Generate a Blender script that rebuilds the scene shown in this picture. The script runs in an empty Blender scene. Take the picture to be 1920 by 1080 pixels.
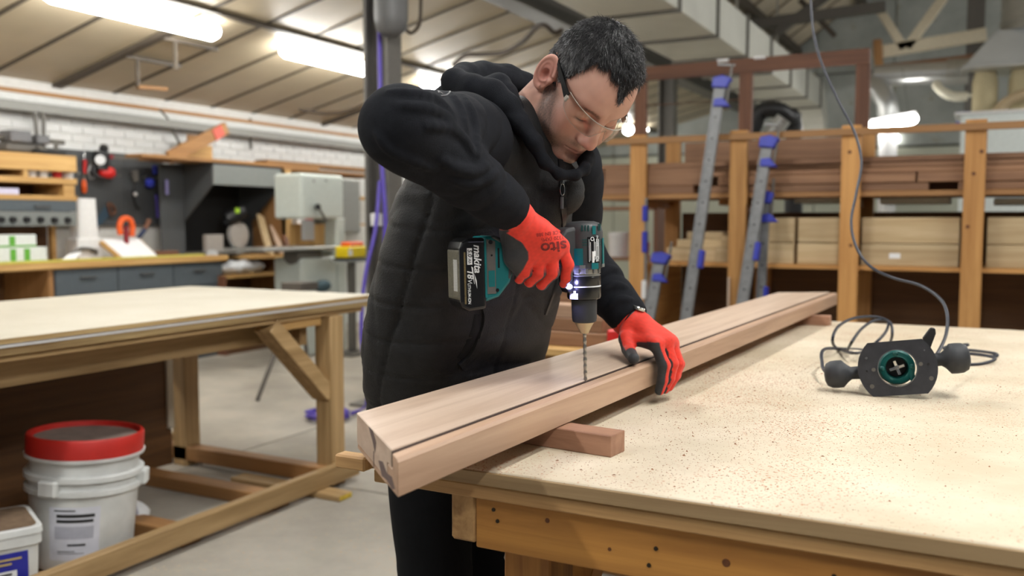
import bpy, math, random
import numpy as np
from mathutils import Vector, Matrix, Euler
from mathutils.bvhtree import BVHTree

random.seed(7)
np.random.seed(7)
S = bpy.context.scene
COL = S.collection

# ------------------------------------------------------------------ camera, world, exposure
cam_data = bpy.data.cameras.new('camera')
cam = bpy.data.objects.new('camera', cam_data)
COL.objects.link(cam)
cam.location = (0.0, 0.0, 1.30)
cam.rotation_euler = (math.radians(90) - math.atan(125 / 1700), 0.0, math.radians(27.6))
cam_data.sensor_width = 36.0
cam_data.lens = 36.0 * 1700 / 1920
cam_data.clip_start = 0.05
cam_data.dof.use_dof = True
cam_data.dof.focus_distance = 1.62
cam_data.dof.aperture_fstop = 3.2
S.camera = cam

world = bpy.data.worlds.new('world')
S.world = world
world.use_nodes = True
world.node_tree.nodes['Background'].inputs[0].default_value = (0.93, 0.96, 1.0, 1)
world.node_tree.nodes['Background'].inputs[1].default_value = 0.11

LAMP_STRENGTH = 46.0
vs = S.view_settings
vs.view_transform = 'Standard'
vs.look = 'None'
vs.gamma = 1.0
vs.use_curve_mapping = False
vs.exposure = 0.25


# ------------------------------------------------------------------ mesh helpers
def V(*a):
    return Vector(a[0]) if len(a) == 1 else Vector(a)


def frame(d, upv=None):
    """rotation matrix whose z axis is d"""
    z = Vector(d).normalized()
    u = Vector(upv) if upv is not None else (Vector((0, 0, 1)) if abs(z.z) < 0.95 else Vector((1, 0, 0)))
    x = u.cross(z)
    if x.length < 1e-6:
        x = Vector((1, 0, 0)).cross(z)
    x.normalize()
    y = z.cross(x)
    return Matrix((x, y, z)).transposed()


class MB:
    def __init__(self):
        self.v = []
        self.f = []
        self.M = None          # optional 4x4 applied to what is added

    def add(self, vs_, fs):
        o = len(self.v)
        if self.M is not None:
            vs_ = [self.M @ Vector(p) for p in vs_]
        self.v.extend([tuple(p) for p in vs_])
        self.f.extend([tuple(i + o for i in f) for f in fs])
        return self

    def box(self, a, b, R=None):
        """axis box between corners a and b; R rotates about its centre"""
        x0, y0, z0 = [min(a[i], b[i]) for i in range(3)]
        x1, y1, z1 = [max(a[i], b[i]) for i in range(3)]
        vs_ = [(x0, y0, z0), (x1, y0, z0), (x1, y1, z0), (x0, y1, z0),
               (x0, y0, z1), (x1, y0, z1), (x1, y1, z1), (x0, y1, z1)]
        if R is not None:
            c = Vector(((x0 + x1) / 2, (y0 + y1) / 2, (z0 + z1) / 2))
            vs_ = [c + R @ (Vector(p) - c) for p in vs_]
        return self.add(vs_, [(0, 3, 2, 1), (4, 5, 6, 7), (0, 1, 5, 4), (1, 2, 6, 5), (2, 3, 7, 6), (3, 0, 4, 7)])

    def bar(self, p, q, w, h, upv=None):
        """rectangular bar from p to q, w across, h along the up side"""
        p, q = Vector(p), Vector(q)
        R = frame(q - p, upv)
        x, y = R.col[0] * w / 2, R.col[1] * h / 2
        vs_ = [p - x - y, p + x - y, p + x + y, p - x + y, q - x - y, q + x - y, q + x + y, q - x + y]
        return self.add(vs_, [(0, 3, 2, 1), (4, 5, 6, 7), (0, 1, 5, 4), (1, 2, 6, 5), (2, 3, 7, 6), (3, 0, 4, 7)])

    def cyl(self, p, q, r0, r1=None, n=16):
        r1 = r0 if r1 is None else r1
        p, q = Vector(p), Vector(q)
        R = frame(q - p)
        vs_ = []
        for c, r in ((p, r0), (q, r1)):
            for i in range(n):
                a = 2 * math.pi * i / n
                vs_.append(c + R @ Vector((r * math.cos(a), r * math.sin(a), 0)))
        fs = [(i, (i + 1) % n, n + (i + 1) % n, n + i) for i in range(n)]
        fs += [tuple(range(n - 1, -1, -1)), tuple(range(n, 2 * n))]
        return self.add(vs_, fs)

    def tube(self, pts, r, n=10, closed=False):
        P = [Vector(p) for p in pts]
        m = len(P)
        rs = r if isinstance(r, (list, tuple)) else [r] * m
        T = []
        for i in range(m):
            if closed:
                t = P[(i + 1) % m] - P[i - 1]
            else:
                t = P[min(i + 1, m - 1)] - P[max(i - 1, 0)]
            T.append(t.normalized())
        R = frame(T[0])
        x = R.col[0]
        vs_ = []
        for i in range(m):
            x = (x - T[i] * x.dot(T[i])).normalized()
            y = T[i].cross(x)
            for k in range(n):
                a = 2 * math.pi * k / n
                vs_.append(P[i] + (x * math.cos(a) + y * math.sin(a)) * rs[i])
        fs = []
        for i in range(m if closed else m - 1):
            j = (i + 1) % m
            for k in range(n):
                fs.append((i * n + k, i * n + (k + 1) % n, j * n + (k + 1) % n, j * n + k))
        if not closed:
            fs += [tuple(range(n - 1, -1, -1)), tuple(range((m - 1) * n, m * n))]
        return self.add(vs_, fs)

    def lathe(self, prof, n=32, M=None, cap=True):
        """prof: (r, z) pairs turned round z"""
        vs_, fs = [], []
        for r, z in prof:
            for k in range(n):
                a = 2 * math.pi * k / n
                vs_.append(Vector((r * math.cos(a), r * math.sin(a), z)))
        m = len(prof)
        for i in range(m - 1):
            for k in range(n):
                fs.append((i * n + k, i * n + (k + 1) % n, (i + 1) * n + (k + 1) % n, (i + 1) * n + k))
        if cap:
            fs += [tuple(range(n - 1, -1, -1)), tuple(range((m - 1) * n, m * n))]
        if M is not None:
            vs_ = [M @ p for p in vs_]
        return self.add(vs_, fs)

    def prism(self, poly, h0, h1, M=None):
        """poly in the xy plane, extruded from z=h0 to z=h1, then M"""
        n = len(poly)
        vs_ = [Vector((p[0], p[1], h0)) for p in poly] + [Vector((p[0], p[1], h1)) for p in poly]
        fs = [(i, (i + 1) % n, n + (i + 1) % n, n + i) for i in range(n)]
        fs += [tuple(range(n - 1, -1, -1)), tuple(range(n, 2 * n))]
        if M is not None:
            vs_ = [M @ p for p in vs_]
        return self.add(vs_, fs)

    def ball(self, c, r, n=16, m=10, R=None):
        r = (r, r, r) if not isinstance(r, (list, tuple)) else r
        c = Vector(c)
        vs_, fs = [], []
        for j in range(1, m):
            t = math.pi * j / m
            for k in range(n):
                a = 2 * math.pi * k / n
                q = Vector((r[0] * math.sin(t) * math.cos(a), r[1] * math.sin(t) * math.sin(a), r[2] * math.cos(t)))
                vs_.append(c + (R @ q if R is not None else q))
        q0, q1 = Vector((0, 0, r[2])), Vector((0, 0, -r[2]))
        vs_ += [c + (R @ q0 if R is not None else q0), c + (R @ q1 if R is not None else q1)]
        for j in range(m - 2):
            for k in range(n):
                fs.append((j * n + k, (j + 1) * n + k, (j + 1) * n + (k + 1) % n, j * n + (k + 1) % n))
        t0, t1 = (m - 1) * n, (m - 1) * n + 1
        for k in range(n):
            fs.append((t0, k, (k + 1) % n))
            fs.append((t1, (m - 2) * n + (k + 1) % n, (m - 2) * n + k))
        return self.add(vs_, fs)


WM = {}          # world matrices of the empties


def build(name, mb, mat, parent=None, smooth=None, bevel=0.0, world=True, seg=1):
    """link what mb holds as ONE mesh object; coordinates are world ones unless world=False"""
    vs_ = mb.v
    if parent is not None and world:
        Mi = WM[parent.name].inverted()
        vs_ = [tuple(Mi @ Vector(p)) for p in vs_]
        org = None
    me = bpy.data.meshes.new(name)
    me.from_pydata(vs_, [], mb.f)
    me.update()
    o = bpy.data.objects.new(name, me)
    COL.objects.link(o)
    if parent is not None:
        o.parent = parent
        WM[o.name] = WM[parent.name]
    else:
        WM[o.name] = Matrix.Identity(4)
        if world and len(me.vertices):
            # put the origin at the base centre
            co = np.empty(len(me.vertices) * 3)
            me.vertices.foreach_get('co', co)
            co = co.reshape(-1, 3)
            c = Vector(((co[:, 0].min() + co[:, 0].max()) / 2, (co[:, 1].min() + co[:, 1].max()) / 2, co[:, 2].min()))
            me.transform(Matrix.Translation(-c))
            o.location = c
            WM[o.name] = Matrix.Translation(c)
    if mat is not None:
        me.materials.append(mat)
    if smooth is not None:
        me.shade_smooth()
        if smooth < 180:
            me.set_sharp_from_angle(angle=math.radians(smooth))
    if bevel > 0:
        b = o.modifiers.new('edge', 'BEVEL')
        b.width = bevel
        b.segments = seg
        b.limit_method = 'ANGLE'
        b.angle_limit = math.radians(40)
    return o


def tag(o, label, cat=None, group=None, kind=None):
    o['label'] = label
    if cat:
        o['category'] = cat
    if group:
        o['group'] = group
    if kind:
        o['kind'] = kind
    return o


def thing(name, label, cat, loc=(0, 0, 0), rot=None, group=None):
    o = bpy.data.objects.new(name, None)
    COL.objects.link(o)
    o.empty_display_size = 0.1
    M = Matrix.Translation(Vector(loc))
    if rot is not None:
        M = M @ (rot if len(rot) == 4 else rot.to_4x4())
    o.matrix_world = M
    WM[o.name] = M
    return tag(o, label, cat, group)


def struct(name, mb, mat, parent=None, **k):
    o = build(name, mb, mat, parent, **k)
    o['kind'] = 'structure'
    return o


def dup_mesh(name, src, parent=None, loc=(0, 0, 0), rot=None, scale=None):
    """another object on the same mesh"""
    o = src.copy()
    o.name = name
    COL.objects.link(o)
    o.parent = parent
    o.location = loc
    if rot is not None:
        o.rotation_euler = rot
    if scale is not None:
        o.scale = scale
    return o


def slabX(mb, a, b, d):
    """a, b: two corners on a plane X = const; slab reaches d behind it (towards -X)"""
    return mb.box((a[0], a[1], a[2]), (a[0] - d, b[1], b[2]))


def slabY(mb, a, b, d):
    return mb.box((a[0], a[1], a[2]), (b[0], a[1] + d, b[2]))


def catmull(pts, k=8, closed=False):
    P = [Vector(p) for p in pts]
    n = len(P)
    out = []
    rng = range(n if closed else n - 1)
    for i in rng:
        p1, p2 = P[i], P[(i + 1) % n]
        p0 = P[i - 1] if (closed or i > 0) else p1 * 2 - p2
        p3 = P[(i + 2) % n] if (closed or i + 2 < n) else p2 * 2 - p1
        for j in range(k):
            t = j / k
            out.append(0.5 * ((2 * p1) + (p2 - p0) * t + (2 * p0 - 5 * p1 + 4 * p2 - p3) * t * t
                              + (3 * p1 - p0 - 3 * p2 + p3) * t ** 3))
    if not closed:
        out.append(P[-1])
    return out


def lettering(name, s, size, M, mat, parent, shear=0.0, offset=0.0, align='CENTER', thick=0.0002, sx=1.0):
    """flat raised print; M: 4x4 that places the text plane (x along the line, y up, z off the surface)"""
    cu = bpy.data.curves.new(name, 'FONT')
    cu.body = s
    cu.size = size
    cu.shear = shear
    cu.offset = offset
    cu.extrude = thick
    cu.align_x = align
    cu.align_y = 'CENTER'
    tmp = bpy.data.objects.new('tmp_text', cu)
    COL.objects.link(tmp)
    bpy.context.view_layer.update()
    dg = bpy.context.evaluated_depsgraph_get()
    me = bpy.data.meshes.new_from_object(tmp.evaluated_get(dg))
    bpy.data.objects.remove(tmp)
    bpy.data.curves.remove(cu)
    me.transform(Matrix.Diagonal((sx, 1, 1, 1)))
    me.transform(M)
    me.name = name
    me.materials.clear()
    me.materials.append(mat)
    o = bpy.data.objects.new(name, me)
    COL.objects.link(o)
    o.parent = parent
    return o


def basis(x, y, o):
    x, y = Vector(x).normalized(), Vector(y).normalized()
    z = x.cross(y)
    M = Matrix((x, y, z)).transposed().to_4x4()
    M.translation = Vector(o)
    return M


# ------------------------------------------------------------------ smooth solids (signed distance -> surface nets)
def rc(P, a, b, ra, rb):
    a = np.asarray(a, np.float32)
    ba = np.asarray(b, np.float32) - a
    pa = P - a
    h = np.clip((pa @ ba) / max(float(ba @ ba), 1e-9), 0, 1)
    return np.linalg.norm(pa - h[..., None] * ba, axis=-1) - (ra + (rb - ra) * h)


def el(P, c, r, R=None):
    q = P - np.asarray(c, np.float32)
    if R is not None:
        q = q @ np.asarray(R, np.float32)
    r = np.asarray(r, np.float32)
    k0 = np.linalg.norm(q / r, axis=-1)
    k1 = np.linalg.norm(q / (r * r), axis=-1)
    return k0 * (k0 - 1) / np.maximum(k1, 1e-6)


def rbox(P, c, hs, r, R=None):
    q = P - np.asarray(c, np.float32)
    if R is not None:
        q = q @ np.asarray(R, np.float32)
    q = np.abs(q) - (np.asarray(hs, np.float32) - r)
    return np.linalg.norm(np.maximum(q, 0), axis=-1) + np.minimum(q.max(-1), 0) - r


def smin(a, b, k):
    h = np.clip(0.5 + 0.5 * (b - a) / k, 0, 1)
    return b + (a - b) * h - k * h * (1 - h)


def smax(a, b, k):
    return -smin(-a, -b, k)


def sunion(ds, k):
    d = ds[0]
    for e in ds[1:]:
        d = smin(d, e, k)
    return d


def surface(fn, lo, hi, h):
    """surface nets on a grid; returns verts (N,3), quads, normals"""
    lo, hi = np.asarray(lo, np.float32), np.asarray(hi, np.float32)
    n = np.ceil((hi - lo) / h).astype(int) + 1
    ax = [lo[i] + h * np.arange(n[i], dtype=np.float32) for i in range(3)]
    vals = np.empty(tuple(n), np.float32)
    gy, gz = np.meshgrid(ax[1], ax[2], indexing='ij')
    for i0 in range(0, n[0], 16):
        xs = ax[0][i0:i0 + 16]
        P = np.empty((len(xs),) + gy.shape + (3,), np.float32)
        P[..., 0] = xs[:, None, None]
        P[..., 1] = gy
        P[..., 2] = gz
        vals[i0:i0 + 16] = fn(P)
    ins = vals < 0
    c = tuple(n - 1)
    cnt = np.zeros(c, np.float32)
    acc = np.zeros(c + (3,), np.float32)
    corner = [(i, j, k) for i in (0, 1) for j in (0, 1) for k in (0, 1)]

    def sl(o):
        return tuple(slice(o[d], o[d] + c[d]) for d in range(3))
    for a in range(3):
        for o in corner:
            if o[a]:
                continue
            p = list(o)
            p[a] = 1
            v0, v1 = vals[sl(o)], vals[sl(p)]
            m = (v0 < 0) != (v1 < 0)
            t = np.where(m, v0 / np.where(m, v0 - v1, 1), 0)
            cnt += m
            for d in range(3):
                acc[..., d] += m * (o[d] + (t if d == a else 0))
    act = cnt > 0
    idx = -np.ones(c, np.int64)
    idx[act] = np.arange(act.sum())
    ijk = np.argwhere(act).astype(np.float32)
    verts = lo + h * (ijk + acc[act] / cnt[act][:, None])
    quads = []
    for a in range(3):
        b, d = (a + 1) % 3, (a + 2) % 3
        s0 = [slice(None)] * 3
        s1 = [slice(None)] * 3
        s0[a], s1[a] = slice(0, n[a] - 1), slice(1, n[a])
        for q in (b, d):
            s0[q] = s1[q] = slice(1, n[q] - 1)
        m = ins[tuple(s0)] != ins[tuple(s1)]
        w = np.argwhere(m)
        if not len(w):
            continue
        inside = ins[tuple(s0)][m]
        w[:, b] += 1
        w[:, d] += 1

        def cell(db, dd):
            e = w.copy()
            e[:, b] -= db
            e[:, d] -= dd
            return idx[e[:, 0], e[:, 1], e[:, 2]]
        q = np.stack([cell(1, 1), cell(0, 1), cell(0, 0), cell(1, 0)], 1)
        q[~inside] = q[~inside][:, ::-1]
        quads.append(q)
    quads = np.concatenate(quads)
    verts = verts.astype(np.float32)
    e = h * 0.25
    for it in range(3):
        g = np.stack([fn(verts + np.eye(3, dtype=np.float32)[d] * e) - fn(verts - np.eye(3, dtype=np.float32)[d] * e)
                      for d in range(3)], -1) / (2 * e)
        gl = np.linalg.norm(g, axis=-1, keepdims=True)
        if it < 2:
            d = fn(verts)
            verts = verts - np.clip(d[:, None] * g / np.maximum(gl * gl, 0.2), -h * 0.6, h * 0.6)
    return verts, quads, g / np.maximum(gl, 1e-6)


def solid(name, fn, lo, hi, h, mat, parent, color=None, M=None):
    """mesh object from a signed distance; color(verts, normals) -> rgb per vertex"""
    v, q, nrm = surface(fn, lo, hi, h)
    me = bpy.data.meshes.new(name)
    rgb = color(v, nrm) if color is not None else None
    co = v.astype(np.float64)
    if M is not None:
        A = np.array(M)
        co = co @ A[:3, :3].T + A[:3, 3]
    if parent is not None:
        A = np.array(WM[parent.name].inverted())
        co = co @ A[:3, :3].T + A[:3, 3]
    me.from_pydata(co.tolist(), [], q.tolist())
    me.update()
    me.shade_smooth()
    if rgb is not None:
        at = me.color_attributes.new('tint', 'FLOAT_COLOR', 'POINT')
        at.data.foreach_set('color', np.concatenate([rgb, np.ones((len(rgb), 1))], 1).astype(np.float32).ravel())
    me.materials.append(mat)
    o = bpy.data.objects.new(name, me)
    COL.objects.link(o)
    o.parent = parent
    if parent is not None:
        WM[o.name] = WM[parent.name]
    return o


# ------------------------------------------------------------------ materials
def C(r, g, b):
    """sRGB 0-255 -> linear"""
    f = lambda c: c / 12.92 if c <= 0.04045 else ((c + 0.055) / 1.055) ** 2.4
    return (f(r / 255), f(g / 255), f(b / 255), 1.0)


MATS = {}


def nodes(name):
    m = bpy.data.materials.new(name)
    m.use_nodes = True
    nt = m.node_tree
    return m, nt, nt.nodes['Principled BSDF']


def N(nt, t, **k):
    n = nt.nodes.new(t)
    for a, b in k.items():
        setattr(n, a, b)
    return n


def plain(name, col, rough=0.5, metal=0.0, var=0.06, scale=30.0, bump=0.0, bscale=200.0, spec=0.5, coat=0.0, sheen=0.0):
    """a colour with slight mottling and optional fine relief"""
    if name in MATS:
        return MATS[name]
    m, nt, b = nodes(name)
    tc = N(nt, 'ShaderNodeTexCoord')
    if var > 0:
        no = N(nt, 'ShaderNodeTexNoise')
        no.inputs['Scale'].default_value = scale
        no.inputs['Detail'].default_value = 4
        mr = N(nt, 'ShaderNodeMapRange')
        mr.inputs[1].default_value, mr.inputs[2].default_value = 0.3, 0.7
        mr.inputs[3].default_value, mr.inputs[4].default_value = 1 - var, 1 + var
        mx = N(nt, 'ShaderNodeMix', data_type='RGBA', blend_type='MULTIPLY')
        mx.inputs[0].default_value = 1
        mx.inputs[6].default_value = col
        nt.links.new(tc.outputs['Object'], no.inputs['Vector'])
        nt.links.new(no.outputs['Fac'], mr.inputs[0])
        nt.links.new(mr.outputs[0], mx.inputs[7])
        nt.links.new(mx.outputs[2], b.inputs['Base Color'])
    else:
        b.inputs['Base Color'].default_value = col
    b.inputs['Roughness'].default_value = rough
    b.inputs['Metallic'].default_value = metal
    b.inputs['Specular IOR Level'].default_value = spec
    b.inputs['Coat Weight'].default_value = coat
    b.inputs['Sheen Weight'].default_value = sheen
    if bump > 0:
        n2 = N(nt, 'ShaderNodeTexNoise')
        n2.inputs['Scale'].default_value = bscale
        n2.inputs['Detail'].default_value = 3
        bp = N(nt, 'ShaderNodeBump')
        bp.inputs['Strength'].default_value = bump
        bp.inputs['Distance'].default_value = 0.002
        nt.links.new(tc.outputs['Object'], n2.inputs['Vector'])
        nt.links.new(n2.outputs['Fac'], bp.inputs['Height'])
        nt.links.new(bp.outputs[0], b.inputs['Normal'])
    MATS[name] = m
    return m


WOODS = dict(
    pine=(C(200, 150, 88), C(160, 110, 56)), bench=(C(190, 134, 62), C(140, 90, 36)),
    ply=(C(226, 212, 182), C(196, 176, 138)), edge=(C(204, 164, 110), C(152, 112, 68)),
    edge_grey=(C(172, 146, 108), C(138, 112, 78)), table_edge=(C(186, 160, 112), C(120, 92, 54)),
    beam=(C(212, 190, 170), C(182, 156, 134)), beam_side=(C(192, 160, 134), C(158, 126, 102)),
    block=(C(176, 134, 108), C(138, 98, 76)),
    brown=(C(150, 112, 82), C(114, 80, 56)), redbrown=(C(122, 80, 56), C(88, 55, 37)),
    oak=(C(206, 184, 146), C(176, 150, 110)), panel=(C(104, 70, 36), C(78, 50, 24)),
    table=(C(182, 152, 108), C(138, 110, 70)), shelf=(C(206, 168, 108), C(170, 128, 72)),
    mdf=(C(160, 118, 72), C(136, 96, 56)), white=(C(220, 214, 198), C(196, 186, 166)))


def wood(kind, axis='x', rough=0.6):
    key = 'wood_%s_%s' % (kind, axis)
    if key in MATS:
        return MATS[key]
    m, nt, b = nodes(key)
    c1, c2 = WOODS[kind]
    tc = N(nt, 'ShaderNodeTexCoord')
    oi = N(nt, 'ShaderNodeObjectInfo')
    ad = N(nt, 'ShaderNodeVectorMath', operation='ADD')
    sc = N(nt, 'ShaderNodeVectorMath', operation='SCALE')
    cm = N(nt, 'ShaderNodeCombineXYZ')
    for i in range(3):
        nt.links.new(oi.outputs['Random'], cm.inputs[i])
    sc.inputs['Scale'].default_value = 17.0
    nt.links.new(cm.outputs[0], sc.inputs[0])
    nt.links.new(tc.outputs['Object'], ad.inputs[0])
    nt.links.new(sc.outputs[0], ad.inputs[1])
    mp = N(nt, 'ShaderNodeMapping')
    s = {'x': (1.2, 26, 26), 'y': (26, 1.2, 26), 'z': (26, 26, 1.2)}[axis]
    mp.inputs['Scale'].default_value = s
    nt.links.new(ad.outputs[0], mp.inputs['Vector'])
    n1 = N(nt, 'ShaderNodeTexNoise')
    n1.inputs['Scale'].default_value = 1.0
    n1.inputs['Detail'].default_value = 7
    n1.inputs['Roughness'].default_value = 0.62
    n1.inputs['Distortion'].default_value = 0.6
    nt.links.new(mp.outputs[0], n1.inputs['Vector'])
    rp = N(nt, 'ShaderNodeValToRGB')
    rp.color_ramp.elements[0].position = 0.32
    rp.color_ramp.elements[1].position = 0.68
    rp.color_ramp.elements[0].color = c2
    rp.color_ramp.elements[1].color = c1
    nt.links.new(n1.outputs['Fac'], rp.inputs[0])
    # piece to piece tone
    mr = N(nt, 'ShaderNodeMapRange')
    mr.inputs[3].default_value, mr.inputs[4].default_value = 0.86, 1.12
    nt.links.new(oi.outputs['Random'], mr.inputs[0])
    mx = N(nt, 'ShaderNodeMix', data_type='RGBA', blend_type='MULTIPLY')
    mx.inputs[0].default_value = 1
    nt.links.new(rp.outputs[0], mx.inputs[6])
    nt.links.new(mr.outputs[0], mx.inputs[7])
    nt.links.new(mx.outputs[2], b.inputs['Base Color'])
    b.inputs['Roughness'].default_value = rough
    bp = N(nt, 'ShaderNodeBump')
    bp.inputs['Strength'].default_value = 0.12
    bp.inputs['Distance'].default_value = 0.002
    nt.links.new(n1.outputs['Fac'], bp.inputs['Height'])
    nt.links.new(bp.outputs[0], b.inputs['Normal'])
    MATS[key] = m
    return m


def tinted(name, rough=0.6, bump=0.3, bscale=600.0, spec=0.4, dist=0.001, sss=0.0, sheen=0.0, coat=0.0):
    """base colour from the mesh's own colour attribute"""
    if name in MATS:
        return MATS[name]
    m, nt, b = nodes(name)
    at = N(nt, 'ShaderNodeVertexColor', layer_name='tint')
    nt.links.new(at.outputs['Color'], b.inputs['Base Color'])
    b.inputs['Roughness'].default_value = rough
    b.inputs['Specular IOR Level'].default_value = spec
    b.inputs['Sheen Weight'].default_value = sheen
    b.inputs['Coat Weight'].default_value = coat
    if sss:
        b.inputs['Subsurface Weight'].default_value = sss
        b.inputs['Subsurface Radius'].default_value = (0.012, 0.005, 0.003)
        b.inputs['Subsurface Scale'].default_value = 0.4
    tc = N(nt, 'ShaderNodeTexCoord')
    n2 = N(nt, 'ShaderNodeTexNoise')
    n2.inputs['Scale'].default_value = bscale
    n2.inputs['Detail'].default_value = 3
    bp = N(nt, 'ShaderNodeBump')
    bp.inputs['Strength'].default_value = bump
    bp.inputs['Distance'].default_value = dist
    nt.links.new(tc.outputs['Object'], n2.inputs['Vector'])
    nt.links.new(n2.outputs['Fac'], bp.inputs['Height'])
    nt.links.new(bp.outputs[0], b.inputs['Normal'])
    MATS[name] = m
    return m


def glow(name, col, strength):
    if name in MATS:
        return MATS[name]
    m, nt, b = nodes(name)
    b.inputs['Base Color'].default_value = (0.9, 0.9, 0.9, 1)
    b.inputs['Emission Color'].default_value = col
    b.inputs['Emission Strength'].default_value = strength
    MATS[name] = m
    return m


def glass(name, col=(1, 1, 1, 1), rough=0.0, ior=1.45, alpha=1.0):
    if name in MATS:
        return MATS[name]
    m, nt, b = nodes(name)
    b.inputs['Base Color'].default_value = col
    b.inputs['Roughness'].default_value = rough
    b.inputs['IOR'].default_value = ior
    b.inputs['Transmission Weight'].default_value = alpha
    MATS[name] = m
    return m


def speckled(name, base, spots, scale, thr, rough=0.7, base2=None, bscale=3.0):
    """surface with a blotchy base and small scattered specks of dust"""
    if name in MATS:
        return MATS[name]
    m, nt, b = nodes(name)
    tc = N(nt, 'ShaderNodeTexCoord')
    n1 = N(nt, 'ShaderNodeTexNoise')
    n1.inputs['Scale'].default_value = bscale
    n1.inputs['Detail'].default_value = 6
    n1.inputs['Roughness'].default_value = 0.65
    nt.links.new(tc.outputs['Object'], n1.inputs['Vector'])
    r1 = N(nt, 'ShaderNodeValToRGB')
    r1.color_ramp.elements[0].position, r1.color_ramp.elements[1].position = 0.35, 0.65
    r1.color_ramp.elements[0].color, r1.color_ramp.elements[1].color = base2 or base, base
    nt.links.new(n1.outputs['Fac'], r1.inputs[0])
    n2 = N(nt, 'ShaderNodeTexNoise')
    n2.inputs['Scale'].default_value = scale
    n2.inputs['Detail'].default_value = 3
    nt.links.new(tc.outputs['Object'], n2.inputs['Vector'])
    n3 = N(nt, 'ShaderNodeTexNoise')
    n3.inputs['Scale'].default_value = 2.6
    n3.inputs['Detail'].default_value = 4
    nt.links.new(tc.outputs['Object'], n3.inputs['Vector'])
    ma = N(nt, 'ShaderNodeMath', operation='MULTIPLY_ADD')
    ma.inputs[1].default_value = 0.35
    nt.links.new(n3.outputs['Fac'], ma.inputs[0])
    nt.links.new(n2.outputs['Fac'], ma.inputs[2])
    r2 = N(nt, 'ShaderNodeMapRange')
    r2.inputs[1].default_value, r2.inputs[2].default_value = thr, thr + 0.06
    nt.links.new(ma.outputs[0], r2.inputs[0])
    mx = N(nt, 'ShaderNodeMix', data_type='RGBA')
    nt.links.new(r2.outputs[0], mx.inputs[0])
    nt.links.new(r1.outputs[0], mx.inputs[6])
    mx.inputs[7].default_value = spots
    nt.links.new(mx.outputs[2], b.inputs['Base Color'])
    b.inputs['Roughness'].default_value = rough
    bp = N(nt, 'ShaderNodeBump')
    bp.inputs['Strength'].default_value = 0.1
    bp.inputs['Distance'].default_value = 0.002
    nt.links.new(n2.outputs['Fac'], bp.inputs['Height'])
    nt.links.new(bp.outputs[0], b.inputs['Normal'])
    MATS[name] = m
    return m


STEEL = plain('dark_painted_steel', C(98, 95, 90), 0.5, 0.2)
ZINC = plain('galvanised_sheet', C(178, 178, 172), 0.38, 0.6, 0.1, 8)
CHROME = plain('bright_steel', C(190, 190, 188), 0.22, 1.0, 0.04)
ALU = plain('cast_aluminium', C(176, 178, 178), 0.4, 0.75, 0.08, 60)
BLACK = plain('black_plastic', C(24, 24, 26), 0.42, 0, 0.1)
RUBBER = plain('grey_rubber', C(46, 48, 52), 0.6, 0, 0.06, 80, 0.1, 900)
TEAL = plain('teal_plastic', C(0, 104, 108), 0.42, 0, 0.05)
WHITE = plain('white_plastic', C(222, 222, 222), 0.45, 0, 0.04)
GREYBLUE = plain('grey_blue_laminate', C(80, 88, 94), 0.5, 0, 0.05)
DARKGREY = plain('dark_grey_board', C(72, 74, 76), 0.6, 0, 0.06)
MIDGREY = plain('mid_grey_board', C(118, 122, 120), 0.6, 0, 0.05)
RED = plain('red_plastic', C(196, 30, 28), 0.45, 0, 0.06)
BLUE = plain('blue_paint', C(44, 58, 176), 0.45, 0, 0.08)
ORANGE = plain('orange_plastic', C(226, 92, 30), 0.45, 0, 0.05)
PAPER = plain('white_paper', C(228, 230, 232), 0.8, 0, 0.03)
PRINTBLACK = plain('black_print', C(26, 26, 28), 0.6, 0, 0)
PRINTWHITE = plain('white_print', C(228, 230, 232), 0.5, 0, 0)
PURPLE = plain('purple_hose', C(84, 66, 170), 0.45, 0, 0.05)

# ================================================================== THE SETTING
CONCRETE = speckled('dusty_concrete', C(176, 170, 158), C(186, 164, 136), 60.0, 0.82, 0.75, C(146, 140, 130), 1.3)
fl = struct('floor', MB().box((-7.6, -4, -0.10), (6, 17, -0.012)), plain('floor_joint_filler', C(96, 92, 86), 0.9))
tag(fl, 'dusty grey concrete floor with joints between the bays')
slab0 = build('slab', MB().box((-7.49, -3.99, -0.011), (-3.71, -1.51, 0.0)), CONCRETE, fl, bevel=0.004)
for i in range(4):
    for j in range(9):
        if i == 0 and j == 0:
            continue
        dup_mesh('slab', slab0, fl, (i * 3.795, j * 2.495, 0))

# ---- left ceiling: shallow slope of pale boards between dark ribs
SL = 0.238


def roofz(x):
    return 2.5 + SL * (x + 7.25)


PANEL = plain('cream_ceiling_board', C(184, 171, 146), 0.42, 0, 0.07, 3.0)
deck = MB()
deck.add([(-7.4, -3, roofz(-7.4) + 0.06), (-3.9, -3, roofz(-3.9) + 0.06), (-3.9, 17, roofz(-3.9) + 0.06), (-7.4, 17, roofz(-7.4) + 0.06),
          (-7.4, -3, roofz(-7.4) + 0.12), (-3.9, -3, roofz(-3.9) + 0.12), (-3.9, 17, roofz(-3.9) + 0.12), (-7.4, 17, roofz(-7.4) + 0.12)],
         [(0, 3, 2, 1), (4, 5, 6, 7), (0, 1, 5, 4), (1, 2, 6, 5), (2, 3, 7, 6), (3, 0, 4, 7)])
ceil = struct('ceiling', deck, STEEL)
tag(ceil, 'sloping cream board ceiling with dark ribs over the left bay')


def slope_slab(x0, x1, y0, y1, dz0, dz1, f):
    m = MB()
    p = []
    for dz in (dz0, dz1):
        p += [(x0, y0, f(x0) + dz), (x1, y0, f(x1) + dz), (x1, y1, f(x1) + dz), (x0, y1, f(x0) + dz)]
    return m.add(p, [(0, 3, 2, 1), (4, 5, 6, 7), (0, 1, 5, 4), (1, 2, 6, 5), (2, 3, 7, 6), (3, 0, 4, 7)])


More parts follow.
